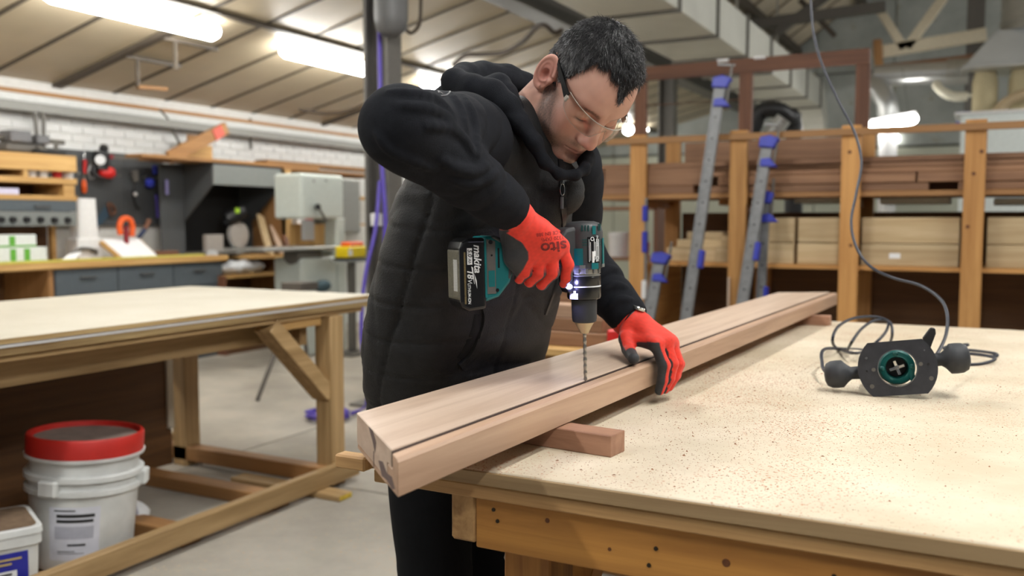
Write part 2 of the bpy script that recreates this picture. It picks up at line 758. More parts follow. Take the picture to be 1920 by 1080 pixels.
RIBDARK = plain('ceiling_rib_dark', C(82, 74, 64), 0.6)
pa = build('panel', slope_slab(-7.38, -5.41, -2.495, -1.945, 0.0, 0.03, roofz), PANEL, ceil)
pb = build('panel', slope_slab(-5.38, -3.90, -2.495, -1.945, 0.0, 0.03, roofz), PANEL, ceil)
ra = build('rib', slope_slab(-7.38, -3.90, -1.94, -1.90, -0.006, 0.05, roofz), RIBDARK, ceil)
for k in range(1, 32):
    dup_mesh('panel', pa, ceil, (0, 0.6 * k, 0))
    dup_mesh('panel', pb, ceil, (0, 0.6 * k, 0))
    dup_mesh('rib', ra, ceil, (0, 0.6 * k, 0))
build('purlin', slope_slab(-5.42, -5.37, -3, 16.9, -0.03, 0.05, roofz), RIBDARK, ceil)
build('batten', slope_slab(-7.38, -5.42, 5.24, 5.33, -0.035, 0.0, roofz), RIBDARK, ceil)
build('batten', slope_slab(-7.38, -5.42, 8.85, 8.92, -0.03, 0.0, roofz), RIBDARK, ceil)

# small dark framework hung under the ceiling boards
hf = thing('ceiling_bracket_frame', 'dark steel bracket frame hung between two ceiling ribs', 'bracket', (-6.3, 5.6, 2.55))
m = MB(); m.bar((-5.95, 5.3, roofz(-5.95) - 0.03), (-5.95, 5.88, roofz(-5.95) - 0.03), 0.03, 0.03); build('cross_bar', m, RIBDARK, hf)
m = MB(); m.bar((-6.4, 5.3, roofz(-6.4) - 0.03), (-6.4, 5.88, roofz(-6.4) - 0.03), 0.03, 0.03); build('cross_bar', m, RIBDARK, hf)
m = MB(); m.bar((-5.95, 5.42, roofz(-5.95) - 0.03), (-5.95, 5.42, roofz(-5.95) - 0.27), 0.025, 0.025); build('drop_rod', m, RIBDARK, hf)
m = MB(); m.bar((-6.4, 5.42, roofz(-6.4) - 0.03), (-6.4, 5.42, roofz(-6.4) - 0.27), 0.025, 0.025); build('drop_rod', m, RIBDARK, hf)
m = MB(); m.bar((-6.4, 5.42, roofz(-6.4) - 0.27), (-6.4, 5.72, roofz(-6.4) - 0.25), 0.035, 0.03); build('wooden_lath', m, wood('mdf', 'y'), hf)

# ---- left wall: painted brick over a mortar core
BRICKW = plain('white_painted_brick', C(208, 209, 208), 0.6, 0, 0.05, 5, 0.25, 120)
wl = struct('wall_left', MB().box((-7.5, -3, 0), (-7.262, 17, 2.5)), plain('white_painted_mortar', C(206, 206, 202), 0.7))
tag(wl, 'white painted brick wall behind the wall bench')
bk = build('brick', MB().box((-7.262, 4.4, 1.63), (-7.25, 4.615, 1.695)), BRICKW, wl, bevel=0.004)
nb = 1
for r_ in range(10):
    for c_ in range(29):
        if (r_ or c_) and nb < 300:
            dup_mesh('brick', bk, wl, (random.uniform(-0.002, 0.001), 0.225 * c_ + (0.1125 if r_ % 2 else 0), 0.075 * r_))
            nb += 1
o = struct('trim_1', MB().box((-7.26, 3.2, 2.365), (-7.16, 14, 2.40)), wood('mdf', 'y'))
tag(o, 'thin brown timber strip under the eaves of the left ceiling')
o = struct('trim_2', MB().box((-7.255, 3.2, 2.295), (-7.15, 14, 2.362)), plain('white_metal_trunking', C(196, 198, 196), 0.45), bevel=0.006)
tag(o, 'white cable trunking running along the top of the brick wall')
o = struct('trim_3', MB().box((-7.255, 3.2, 2.215), (-7.12, 14, 2.293)), plain('grey_metal_trunking', C(136, 136, 132), 0.5), bevel=0.006)
tag(o, 'grey metal trunking below the white one on the brick wall')

# ---- right bay: steep board roof, back gable
def roofz2(x):
    return 3.52 + 0.70 * (x + 3.9)


deck2 = slope_slab(-3.62, 1.6, 4.5, 16.4, 0.09, 0.14, roofz2)
ceil2 = struct('ceiling_steep', deck2, STEEL)
tag(ceil2, 'steep board roof slope over the right bay')
pc = build('panel', slope_slab(-3.62, 1.58, 4.5, 5.26, 0.0, 0.06, roofz2), plain('warm_roof_board', C(206, 194, 172), 0.6, 0, 0.1, 2.5), ceil2)
rb = build('rib', slope_slab(-3.62, 1.58, 5.262, 5.31, -0.02, 0.08, roofz2), plain('warm_rib', C(120, 104, 84), 0.6), ceil2)
for k in range(1, 14):
    dup_mesh('panel', pc, ceil2, (0, 0.815 * k, 0))
    dup_mesh('rib', rb, ceil2, (0, 0.815 * k, 0))
for i, (x, dz) in enumerate(((-2.9, -0.10), (-1.9, -0.10))):
    build('purlin', MB().box((x - 0.05, 4.5, roofz2(x) + dz - 0.06), (x + 0.05, 16.3, roofz2(x) + dz + 0.06)), RIBDARK, ceil2)

GABLE = speckled('grey_gable_board', C(186, 192, 188), C(160, 156, 138), 2.0, 0.76, 0.8, C(156, 162, 158), 1.1)
wb = struct('wall_back', MB().box((-7.5, 16.0, 0), (6, 16.2, 7.5)), plain('gable_core', C(84, 84, 78), 0.8))
tag(wb, 'grey panelled gable wall at the far end of the workshop')
g0 = build('panel', MB().box((-7.4, 15.97, 0.02), (-6.215, 16.0, 2.48)), plain('pale_green_panel', C(196, 200, 184), 0.7, 0, 0.08, 1.5), wb, bevel=0.004)
g1 = build('panel', MB().box((-7.4, 15.97, 2.52), (-6.215, 16.0, 3.72)), GABLE, wb, bevel=0.004)
for i in range(11):
    if i:
        dup_mesh('panel', g0, wb, (1.2 * i, 0, 0))
        dup_mesh('panel', g1, wb, (1.2 * i, 0, 0))
    dup_mesh('panel', g1, wb, (1.2 * i, 0, 1.23))
    dup_mesh('panel', g1, wb, (1.2 * i, 0, 2.46))

# ---- steel columns and valley girder
def column(y, label, base=True):
    c = thing('steel_column', label, 'column', (-3.78, y, 0))
    build('flange', MB().box((-3.865, y - 0.08, 0), (-3.84, y + 0.09, 3.188)), STEEL, c, bevel=0.003)
    build('flange', MB().box((-3.685, y - 0.08, 0), (-3.66, y + 0.09, 3.188)), STEEL, c, bevel=0.003)
    build('web', MB().box((-3.84, y - 0.01, 0), (-3.685, y + 0.005, 3.188)), STEEL, c)
    build('base_plate', MB().box((-3.95, y - 0.18, 0.0), (-3.59, y + 0.16, 0.02)), STEEL, c, bevel=0.003)
    return c


col1 = column(5.25, 'dark grey steel column rising behind the man\'s shoulder')
col2 = column(11.6, 'dark grey steel column far behind the timber rack')
gd = thing('valley_girder', 'dark steel girder under the roof valley above the man', 'girder', (-3.77, 7.0, 3.2))
build('web', MB().box((-3.785, 3.5, 3.215), (-3.765, 15.95, 3.435)), STEEL, gd)
build('flange', MB().box((-3.89, 3.5, 3.19), (-3.65, 15.95, 3.215)), STEEL, gd)
build('flange', MB().box((-3.89, 3.5, 3.435), (-3.65, 15.95, 3.46)), STEEL, gd)

# ---- rectangular air duct in sections
du = thing('air_duct', 'large rectangular galvanised air duct under the roof', 'duct', (-2.55, 9, 2.95))
DUCTM = plain('duct_sheet', C(222, 222, 212), 0.45, 0.1, 0.08, 2.0)
y = 4.75
while y < 13.6:
    build('section', MB().box((-2.93, y, 2.95), (-2.19, y + 1.10, 3.33)), DUCTM, du, bevel=0.006)
    build('joint_flange', MB().box((-2.955, y + 1.10, 2.925), (-2.165, y + 1.125, 3.355)), plain('duct_flange', C(112, 110, 104), 0.5, 0.2), du)
    y += 1.125
endp = []
m = MB()
for i in range(7):
    a = math.radians(15 * i)
    m_ = [(x_, y + 0.45 * math.sin(a), 2.95 - 0.45 * (1 - math.cos(a))) for x_ in (-2.93, -2.19)]
    m_ += [(x_, y + 0.83 * math.sin(a), 2.95 - 0.45 + 0.83 * math.cos(a)) for x_ in (-2.19, -2.93)]
    endp.append(m_)
vs_, fs = [], []
for r_ in endp:
    vs_ += r_
for i in range(6):
    for k in range(4):
        fs.append((i * 4 + k, i * 4 + (k + 1) % 4, i * 4 + 4 + (k + 1) % 4, i * 4 + 4 + k))
fs += [(3, 2, 1, 0), (24, 25, 26, 27)]
m.add(vs_, fs)
build('elbow', m, DUCTM, du)
build('drop', MB().box((-2.93, y + 0.44, 1.7), (-2.19, y + 0.84, 2.51)), DUCTM, du, bevel=0.006)
for yy in (5.9, 8.15, 10.4, 12.6):
    build('hanger_strap', MB().box((-2.60, yy, 3.33), (-2.57, yy + 0.02, roofz2(-2.58) + 0.02)), ZINC, du)

# ---- fluorescent lamps: body, diffuser (the lamp's own light), end caps
TUBE = glow('lamp_diffuser', (1.0, 0.985, 0.945, 1), LAMP_STRENGTH * 0.68)
TUBE2 = glow('hung_lamp_diffuser', (1.0, 0.985, 0.945, 1), LAMP_STRENGTH * 1.30)


def batten_lamp(x, y, z, label, group, length=1.5, along='y', rods=0.0, tilt=0.0, strong=False):
    R = Matrix.Rotation(tilt, 3, 'Y') if along == 'y' else Matrix.Rotation(math.radians(-90), 3, 'Z') @ Matrix.Rotation(tilt, 3, 'X')
    t = thing('ceiling_lamp', label, 'lamp', (x, y, z), R, group)
    h = length / 2
    build('body', MB().box((-0.03, -h * .98, 0.03), (0.03, h * .98, 0.075)), WHITE, t, world=False, bevel=0.006)
    prof = [(0.075 * math.sin(a), -0.075 * math.cos(a) * 0.9 - 0.005) for a in [math.radians(-125 + 250 * i / 12) for i in range(13)]]
    m = MB()
    # rounded half-tube with rounded ends
    rings = []
    for yy, s in ((-h + 0.0, 0.35), (-h + 0.015, 0.75), (-h + 0.05, 1.0), (h - 0.05, 1.0), (h - 0.015, 0.75), (h, 0.35)):
        rings.append([(px * (0.4 + 0.6 * s), yy, pz * s) for px, pz in prof])
    vs2, fs2 = [], []
    for r in rings:
        vs2 += r
    n = len(prof)
    for i in range(len(rings) - 1):
        for k in range(n - 1):
            fs2.append((i * n + k, i * n + k + 1, (i + 1) * n + k + 1, (i + 1) * n + k))
        fs2.append((i * n + n - 1, i * n, (i + 1) * n, (i + 1) * n + n - 1))
    fs2 += [tuple(range(n)), tuple(range(len(rings) * n - 1, (len(rings) - 1) * n - 1, -1))]
    m.add(vs2, fs2)
    build('diffuser', m, TUBE2 if strong else TUBE, t, world=False, smooth=50)
    if rods > 0:
        for s in (-1, 1):
            build('suspension_wire', MB().cyl((0, s * h * 0.7, 0.03), (0, s * h * 0.7, rods), 0.003, n=6), STEEL, t, world=False)
    return t


lt = math.atan(-SL)
G = 'ceiling lamps of the workshop'
xl = -5.56
batten_lamp(xl, 4.74, roofz(xl) - 0.085, 'glowing strip lamp on the left ceiling nearest the camera', G, 1.5, tilt=lt)
batten_lamp(xl, 7.03, roofz(xl) - 0.085, 'glowing strip lamp on the left ceiling just left of the steel column', G, 1.5, tilt=lt)
batten_lamp(xl, 9.30, roofz(xl) - 0.085, 'glowing strip lamp on the ceiling partly behind the steel column', G, 1.5, tilt=lt)
batten_lamp(xl, 11.6, roofz(xl) - 0.085, 'glowing strip lamp far down the left ceiling', G, 1.5, tilt=lt)
batten_lamp(xl, 2.45, roofz(xl) - 0.085, 'strip lamp on the left ceiling above the near table', G, 1.5, tilt=lt)
batten_lamp(xl, 0.15, roofz(xl) - 0.085, 'strip lamp on the left ceiling behind the camera', G, 1.5, tilt=lt)
for k, (x, y) in enumerate(((-2.2, -0.3), (-2.0, 3.2), (1.2, -0.4), (1.6, 4.2), (0.5, 1.7), (2.0, 8.6), (2.6, 12.0))):  # all out of view; last three added to brighten the bench and far bay
    batten_lamp(x, y, 3.25, 'strip lamp hung over the work benches, %s' % ('near row', 'near row over the beam',
                'right row behind the camera', 'right row over the bench end', 'added unseen one brightening the bench by the router', 'added unseen one lighting the far bay beyond the rack', 'added unseen one lighting the far bay near the back wall')[k], G, 1.5, rods=0.9, strong=True)
batten_lamp(-1.09, 12.0, 2.50, 'glowing strip lamp hanging below the pipes at the far right', G, 0.62, along='x', rods=0.62, tilt=0.15)

# ================================================================== WORK BENCH (right), BEAM, BLOCKS, ROUTER
BT = 0.92
bench = thing('work_bench', 'large pale plywood work bench on orange pine legs under the beam', 'workbench', (0.2, 2.4, 0))
PLYTOP = speckled('dusty_plywood_top', C(218, 206, 184), C(176, 116, 76), 210.0, 0.79, 0.62, C(196, 182, 156), 3.2)
bx0, bx1, by0, by1 = -0.885, 1.6, 1.19, 3.62
build('top_sheet', MB().box((bx0, by0, 0.8965), (bx1, by1, BT)), PLYTOP, bench, bevel=0.002)
build('edge_band', MB().box((bx0 + 0.002, by0 - 0.001, 0.8972), (bx1, by0 - 0.006, BT - 0.002)), wood('edge_grey', 'x'), bench, bevel=0.001)
build('under_sheet', MB().box((bx0 + 0.005, by0 + 0.002, 0.8725), (bx1, by1, 0.8945)), wood('edge', 'x'), bench, bevel=0.002)
build('front_apron', MB().box((-0.694, 1.205, 0.79), (bx1, 1.245, 0.8724)), wood('bench', 'x'), bench, bevel=0.002)
build('back_apron', MB().box((-0.694, 3.50, 0.79), (bx1, 3.54, 0.8724)), wood('bench', 'x'), bench, bevel=0.002)
build('side_apron', MB().box((-0.741, 1.207, 0.795), (-0.696, 3.545, 0.8724)), wood('edge', 'y'), bench, bevel=0.004)
for x in (-0.668, 0.9):
    for yy in (1.25, 3.4):
        build('leg', MB().box((x, yy, 0.0), (x + 0.082, yy + 0.09, 0.872)), wood('bench', 'z'), bench, bevel=0.003)
m = MB(); m.bar((-0.60, 1.30, 0.56), (-0.33, 1.30, 0.835), 0.05, 0.07, (0, 1, 0)); build('brace', m, wood('bench', 'x'), bench, bevel=0.002)
m = MB(); m.bar((-0.63, 1.36, 0.56), (-0.63, 1.62, 0.835), 0.05, 0.07, (1, 0, 0)); build('brace', m, wood('bench', 'y'), bench, bevel=0.002)
build('stretcher', MB().box((-0.586, 3.42, 0.60), (0.9, 3.46, 0.69)), wood('bench', 'x'), bench, bevel=0.002)
m = MB().box((-0.55, 1.45, 0.735), (0.6, 1.72, 0.76)); build('lower_board', m, wood('bench', 'x'), bench, bevel=0.002)
SCREW = plain('screw_head', C(60, 54, 46), 0.4, 0.8, 0)
scr = None
for x, z in ((-0.662, 0.855), (-0.655, 0.838), (-0.40, 0.838), (-0.41, 0.812), (-0.16, 0.842), (0.02, 0.815)):
    if scr is None:
        scr = build('screw', MB().cyl((x, 1.206, z), (x, 1.2035, z), 0.0035, 0.003, 10), SCREW, bench)
        sx_, sz_ = x, z
    else:
        dup_mesh('screw', scr, bench, (x - sx_, 0, z - sz_))
KNOT = plain('pine_knot', C(92, 52, 22), 0.6, 0, 0.2, 200)
for x, z, r in ((-0.57, 0.852, 0.004), (-0.30, 0.835, 0.006), (-0.19, 0.818, 0.007), (0.05, 0.83, 0.007), (-0.47, 0.825, 0.003)):
    build('knot', MB().cyl((x, 1.2055, z), (x, 1.2042, z), r, r * 0.9, 12), KNOT, bench)

# bolt and nut on the near leg
bo = build('bolt', MB().cyl((-0.668, 1.30, 0.745), (-0.69, 1.30, 0.745), 0.009, n=6), ZINC, bench)
build('washer', MB().cyl((-0.668, 1.30, 0.745), (-0.671, 1.30, 0.745), 0.016, n=16), ZINC, bo)

# sawdust and chips scattered over the top: nobody could count them
m = MB()
for k in range(9000):
    if k < 6000:
        x, yy = random.uniform(bx0 + 0.25, 0.9), random.uniform(by0 + 0.01, by1 - 0.02)
        if random.random() < 0.55:
            x, yy = random.gauss(-0.32, 0.22), random.gauss(1.75, 0.38)
    else:
        x = random.uniform(-0.62, -0.42) + (random.random() ** 2) * 0.35
        yy = random.uniform(1.2, 2.6)
    if not (bx0 < x < bx1 and by0 < yy < by1):
        continue
    s = random.uniform(0.0003, 0.0010) * (2.2 if random.random() < 0.04 else 1)
    a = random.uniform(0, 6.28)
    c, sn = math.cos(a) * s, math.sin(a) * s
    e = random.uniform(0.5, 2.2)
    z = BT + 0.0002
    m.add([(x - c * e, yy - sn * e, z), (x + sn, yy - c, z), (x + c * e, yy + sn * e, z), (x, yy, z + s * 0.8)],
          [(0, 1, 3), (1, 2, 3), (2, 0, 3)])
m2 = build('sawdust', m, plain('red_brown_sawdust', C(150, 92, 60), 0.9, 0, 0.25, 40))
tag(m2, 'reddish brown sawdust and chips scattered on the work bench', 'sawdust', kind='stuff')

# ---- the beam: a glued hardwood section with a rebated front lip
# local frame: y along the beam, x across (front = +x)
ang = math.atan2(0.099, 3.017)
beam = thing('hardwood_beam', 'long pale brown hardwood beam with a grooved edge being drilled', 'beam', (-0.72, 1.0, 0.957), Matrix.Rotation(-ang, 3, 'Z'))
Mb = WM[beam.name]
Mbi = Mb.inverted()
H_ = 0.053


def bl(p):
    return Mbi @ Vector(p)


fl_ = bl((-0.638, 0.914, 1.01)); fr_ = bl((-0.539, 3.931, 1.01)); bl_ = bl((-0.832, 1.095, 1.01)); br_ = bl((-0.757, 3.785, 1.01))
xf = (fl_.x + fr_.x) / 2
xb = (bl_.x + br_.x) / 2
sk = (fl_.y - bl_.y) / (xf - xb)          # slant of the mitred near end
se = (fr_.y - br_.y) / (xf - xb)


def ynear(x):
    return fl_.y + sk * (x - xf)


def yfar(x):
    return fr_.y + se * (x - xf)


def strip(profile):
    """profile (x,z) polygon swept between the two slanted ends"""
    n = len(profile)
    vs2 = [(x, ynear(x), z) for x, z in profile] + [(x, yfar(x), z) for x, z in profile]
    fs2 = [(i, n + i, n + (i + 1) % n, (i + 1) % n) for i in range(n)] + [tuple(range(n)), tuple(range(2 * n - 1, n - 1, -1))]
    return MB().add(vs2, fs2)


xg = xf - 0.026
build('top_board', strip([(xb, 0.006), (xb, H_), (xg, H_), (xg, 0.030), (xg - 0.02, 0.030), (xg - 0.02, 0.006)][::-1]), wood('beam', 'y', 0.42), beam, world=False, bevel=0.0012)
build('front_lip', strip([(xg + 0.0035, 0.030), (xg + 0.0035, H_ - 0.004), (xf - 0.004, H_ - 0.004), (xf, H_ - 0.009), (xf, 0.0), (xg - 0.019, 0.0), (xg - 0.019, 0.0285), (xg + 0.001, 0.0285)][::-1]), wood('beam_side', 'y', 0.5), beam, world=False, bevel=0.0012)
build('groove_shade', strip([(xg + 0.0003, 0.031), (xg + 0.0003, H_ - 0.0022), (xg + 0.0034, H_ - 0.0030), (xg + 0.0034, 0.031)][::-1]), plain('painted_groove_shade', C(58, 42, 34), 0.8), beam, world=False)  # dark strip laid in the groove to paint its shade
build('under_board', strip([(xb + 0.004, 0.0), (xb + 0.004, 0.0055), (xg - 0.0205, 0.0055), (xg - 0.0205, 0.0)][::-1]), wood('beam_side', 'y', 0.5), beam, world=False)
# dark glue stains on the mitred end
GLUE = plain('dark_glue_stain', C(104, 86, 82), 0.6, 0, 0.2, 90)
ex = Vector((xf - xb, fl_.y - bl_.y, 0)).normalized()
en = Vector((ex.y, -ex.x, 0))


def stain(poly):
    p0 = Vector((xb, bl_.y, 0))
    vs2 = [p0 + ex * u + Vector((0, 0, w)) + en * 0.0004 for u, w in poly]
    n = len(vs2)
    m = MB().add(vs2 + [v - en * 0.0003 for v in vs2], [tuple(range(n))] + [tuple(range(2 * n - 1, n - 1, -1))])
    return m


EL = ((xf - xb) ** 2 + (fl_.y - bl_.y) ** 2) ** 0.5
build('glue_stain', stain([(EL * .34, .0520), (EL * .45, .0520), (EL * .53, .040), (EL * .50, .024), (EL * .44, .036)]), GLUE, beam, world=False)
build('glue_stain', stain([(EL * .58, .019), (EL * .68, .024), (EL * .77, .015), (EL * .88, .018), (EL * .95, .007), (EL * .88, .002), (EL * .78, .006), (EL * .66, .003)]), GLUE, beam, world=False)
build('glue_line', stain([(EL * .455, .001), (EL * .47, .001), (EL * .47, .024), (EL * .455, .024)]), GLUE, beam, world=False)

# packing blocks under the beam
b1 = build('packing_block', MB().box((-0.92, -0.025, 0), (0, 0.025, 0.0355)), wood('block', 'x'), None, world=False, bevel=0.0015)
b1.location = (-0.522, 1.372, BT); b1.rotation_euler = (0, 0, math.radians(-6)); b1.scale = (0.42, 1, 1)
tag(b1, 'short brown packing block under the near end of the beam', 'block')
b2 = build('packing_block', MB().box((-0.40, -0.025, 0), (0, 0.025, 0.0355)), wood('block', 'x'), None, world=False, bevel=0.0015)
b2.location = (-0.497, 3.46, BT); b2.rotation_euler = (0, 0, math.radians(-3))
tag(b2, 'small packing block under the far end of the beam', 'block')
m = MB().box((-0.93, 1.21, 0.8965), (-0.887, 1.30, BT))
o = build('wood_offcut', MB().box((-0.935, 1.16, 0.897), (-0.875, 1.188, BT)), wood('edge', 'x'), bench, bevel=0.003)

# ---- router lying on its side, base plate towards the camera
rp_ = Vector((-0.155, 2.105, BT))
fwd_h = Vector((-math.sin(math.radians(27.6)), math.cos(math.radians(27.6)), 0))
to_cam = (Vector((0, 0, BT)) - rp_).normalized()
az = math.atan2(to_cam.y, to_cam.x)
# local: z = plate normal (towards the camera, leaning back), x = right in the picture, y = up
zl = Vector((math.cos(az + 0.06), math.sin(az + 0.06), 0.10)).normalized()
xl_ = Vector((0, 0, 1)).cross(zl).normalized()
yl = zl.cross(xl_)
Rr = Matrix((xl_, yl, zl)).transposed()
Rr = Rr @ Matrix.Rotation(math.radians(7.5), 3, 'Z')
router = thing('wood_router', 'dark router lying on the bench, teal collar and cutter facing out', 'router', rp_ + Vector((-0.006, -0.003, 0.0645)), Rr)
PLATE = plain('black_router_plate', C(64, 65, 70), 0.34, 0.45, 0.16, 40, 0.05, 300)
outer = []
for a in np.linspace(-47, 47, 12):
    outer.append((0.080 * math.cos(math.radians(a)), 0.080 * math.sin(math.radians(a))))
for a in np.linspace(133, 227, 12):
    outer.append((0.080 * math.cos(math.radians(a)), 0.080 * math.sin(math.radians(a))))
ring = [(0.0385 * math.cos(t), 0.0385 * math.sin(t)) for t in np.linspace(0, 2 * math.pi, 33)[:-1]]


def plate_with_hole(outer, inner, z0, z1):
    """outer loop and inner loop joined by matching angles"""
    k = 64
    def hit(a):
        d = (math.cos(a), math.sin(a)); best = 1
        n = len(outer)
        for i in range(n):
            p, q = outer[i], outer[(i + 1) % n]
            ex_, ey_ = q[0] - p[0], q[1] - p[1]
            den = d[0] * ey_ - d[1] * ex_
            if abs(den) < 1e-9:
                continue
            t = (p[0] * ey_ - p[1] * ex_) / den
            u = (p[0] * d[1] - p[1] * d[0]) / den
            if t > 0 and -1e-6 <= u <= 1 + 1e-6:
                best = t
        return (d[0] * best, d[1] * best)
    A = sorted([2 * math.pi * i / k for i in range(k)] + [math.atan2(p[1], p[0]) % (2 * math.pi) for p in outer])
    n = len(A)
    vs2 = []
    for z in (z0, z1):
        vs2 += [hit(a) + (z,) for a in A] + [(inner * math.cos(a), inner * math.sin(a), z) for a in A]
    fs2 = []
    for i in range(n):
        j = (i + 1) % n
        fs2 += [(i, n + i, n + j, j), (2 * n + i, 2 * n + j, 3 * n + j, 3 * n + i), (i, j, 2 * n + j, 2 * n + i), (n + i, 3 * n + i, 3 * n + j, n + j)]
    return MB().add(vs2, fs2)


build('base_plate', plate_with_hole(outer, 0.0385, -0.007, 0.0), PLATE, router, world=False, smooth=30)
m = MB().lathe([(0.0385, -0.006), (0.0385, 0.0015), (0.0405, 0.0015), (0.0405, -0.001)], 40, cap=False); build('hole_rim', m, CHROME, router, world=False, smooth=40)
TEALD = plain('teal_router_housing', C(10, 92, 88), 0.4, 0.1, 0.06)
m = MB().lathe([(0.0378, -0.10), (0.0378, -0.03), (0.034, -0.026), (0.034, -0.02), (0.024, -0.016), (0.022, -0.028), (0.022, -0.06)], 36, cap=False); build('collar', m, TEALD, router, world=False, smooth=35)
for a in (90, 0, 180):
    t = math.radians(a)
    build('collar_lug', MB().ball((0.029 * math.cos(t), 0.029 * math.sin(t), -0.019), (0.006, 0.006, 0.004), 10, 6), TEALD, router, world=False, smooth=40)
build('collar_wing', MB().box((0.024, -0.030, -0.04), (0.034, -0.004, -0.018)), TEALD, router, world=False)
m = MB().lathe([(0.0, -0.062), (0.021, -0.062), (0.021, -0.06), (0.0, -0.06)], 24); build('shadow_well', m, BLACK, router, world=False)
m = MB().cyl((0, 0, -0.06), (0, 0, -0.018), 0.008, 0.006, 12); build('collet', m, CHROME, router, world=False, smooth=40)
m = MB()
for a in (15, 105, 195, 285):
    t = math.radians(a)
    m.bar((0.003 * math.cos(t), 0.003 * math.sin(t), -0.016), (0.016 * math.cos(t), 0.016 * math.sin(t), -0.014), 0.006, 0.004)
m.cyl((0, 0, -0.02), (0, 0, -0.008), 0.004, 0.003, 10)
build('cutter', m, CHROME, router, world=False, bevel=0.0006)
m = MB().lathe([(0.020, -0.19), (0.036, -0.188), (0.04, -0.18), (0.04, -0.10), (0.038, -0.095), (0.0, -0.095)], 28); build('motor_housing', m, RUBBER, router, world=False, smooth=40)
m = MB().lathe([(0.0405, -0.150), (0.0405, -0.12)], 28, cap=False); build('teal_band', m, TEALD, router, world=False, smooth=40)
for sx2, sy2 in ((-1, 1), (1, -1)):
    build('guide_post', MB().cyl((sx2 * 0.052, 0.0, -0.007), (sx2 * 0.052, 0.0, -0.14), 0.007, n=14), CHROME, router, world=False, smooth=40)
for (x, y2, r, mm) in ((-0.048, 0.0, .005, 'SC'), (0.047, 0.005, .005, 'SC'), (-0.062, -0.002, .003, 'H'), (0.062, 0.004, .0035, 'H'), (-0.060, 0.026, .0035, 'S'),
                       (0.057, 0.034, .0025, 'S'), (-0.055, -0.036, .0055, 'R'), (0.064, -0.027, .0055, 'R')):
    q = build('screw', MB().cyl((x, y2, -0.002), (x, y2, 0.0008), r, r * 0.8, 12), {'SC': STEEL, 'H': BLACK, 'S': CHROME, 'R': STEEL}[mm], router, world=False)


def knob(cx, cy, length, r, label_):
    d = 1 if cx > 0 else -1
    M = Matrix.Translation(Vector((cx, cy, -0.035))) @ Matrix.Rotation(math.radians(90 * d), 4, 'Y')
    prof = [(0.015, -0.055), (0.0145, -0.03), (0.014, -0.016), (0.020, -0.008), (r * 0.98, 0.002), (r, 0.014), (r * 0.97, 0.026), (r * 0.8, 0.036), (r * 0.45, 0.0405), (0.0, 0.0415)]
    return build('handle', MB().lathe(prof, 28, M), RUBBER, router, world=False, smooth=60)


k1 = knob(-0.110, -0.006, 0, 0.031, 'l')
k2 = knob(0.106, 0.010, 0, 0.033, 'r')
for kx, ky in ((k1, -0.118), (k2, 0.112)):
    pass
m = MB().prism([(0.0, 0), (0.014, -0.004), (0.03, 0.030), (0.030, 0.042), (0.022, 0.045), (0.014, 0.036), (0.004, 0.024)], -0.05, -0.03, Matrix.Translation(Vector((0.056, 0.036, 0))))
build('depth_lever', m, BLACK, router, world=False, bevel=0.002)

# ---- router cord: coils on the bench, then hanging down from above
CORD = plain('dark_blue_grey_cord', C(38, 41, 52), 0.45, 0, 0.05)
zc = BT + 0.0045
cord_pts = [(-0.110, 2.22, BT + 0.06), (-0.0987, 2.3206, 0.9804), (-0.0838, 2.5345, 1.0099), (-0.0842, 2.6061, 1.0577), (-0.1054, 2.6659, 1.0941), (-0.1584, 2.7312, 1.1240), (-0.2373, 2.8044, 1.1398),
            (-0.3022, 2.8409, 1.1705), (-0.3439, 2.8690, 1.2256), (-0.3644, 2.9097, 1.3000), (-0.3583, 2.9656, 1.3897), (-0.3533, 3.0211, 1.4820), (-0.3794, 3.0606, 1.5768), (-0.4302, 3.0874, 1.6743), (-0.4859, 3.1132, 1.7916),
            (-0.5241, 3.1478, 1.9031), (-0.5427, 3.1712, 2.0304), (-0.5599, 3.2029, 2.2479), (-0.5889, 3.2641, 2.7583)]
cord = thing('router_cord', 'dark cord hanging from above and coiling behind the router', 'cable', (-0.1, 2.5, BT))
build('hanging_run', MB().tube(catmull(cord_pts, 8), 0.0042, 10), CORD, cord, smooth=60)
loops = [(-0.1006, 2.7373, 0.9300), (-0.0711, 2.9055, 0.9300), (-0.0378, 2.9561, 0.9400), (-0.1000, 2.9280, 0.9300), (-0.0637, 2.8954, 0.9240), (0.0272, 2.8493, 0.9240), (0.0271, 2.8725, 0.9300), (-0.0578, 2.9318, 0.9260), (-0.0877, 2.7893, 0.9240), (-0.0512, 2.6581, 0.9240), (-0.0011, 2.6842, 0.9240), (0.0316, 2.7625, 0.9300), (-0.0151, 2.7966, 0.9340), (-0.0747, 2.7961, 0.9300), (-0.1051, 2.7207, 0.9260)]
build('right_coil', MB().tube(catmull(loops, 8), 0.0042, 10), CORD, cord, smooth=60)
loop2 = [(-0.215, 2.16, 0.955), (-0.3122, 2.1837, 0.9489), (-0.3442, 2.2813, 0.9631), (-0.3548, 2.3900, 0.9762), (-0.3653, 2.8041, 0.9250), (-0.2986, 2.8014, 0.9250), (-0.3049, 2.5496, 0.9493), (-0.3853, 2.8191, 0.9250),
         (-0.3671, 2.6098, 0.9759), (-0.3709, 2.7454, 0.9972), (-0.3462, 2.8725, 1.0096), (-0.2960, 2.9665, 1.0081), (-0.2531, 2.9651, 0.9940), (-0.2376, 2.8806, 0.9683), (-0.2514, 2.9684, 0.9250)]
build('left_coil', MB().tube(catmull(loop2, 8), 0.0042, 10), CORD, cord, smooth=60)
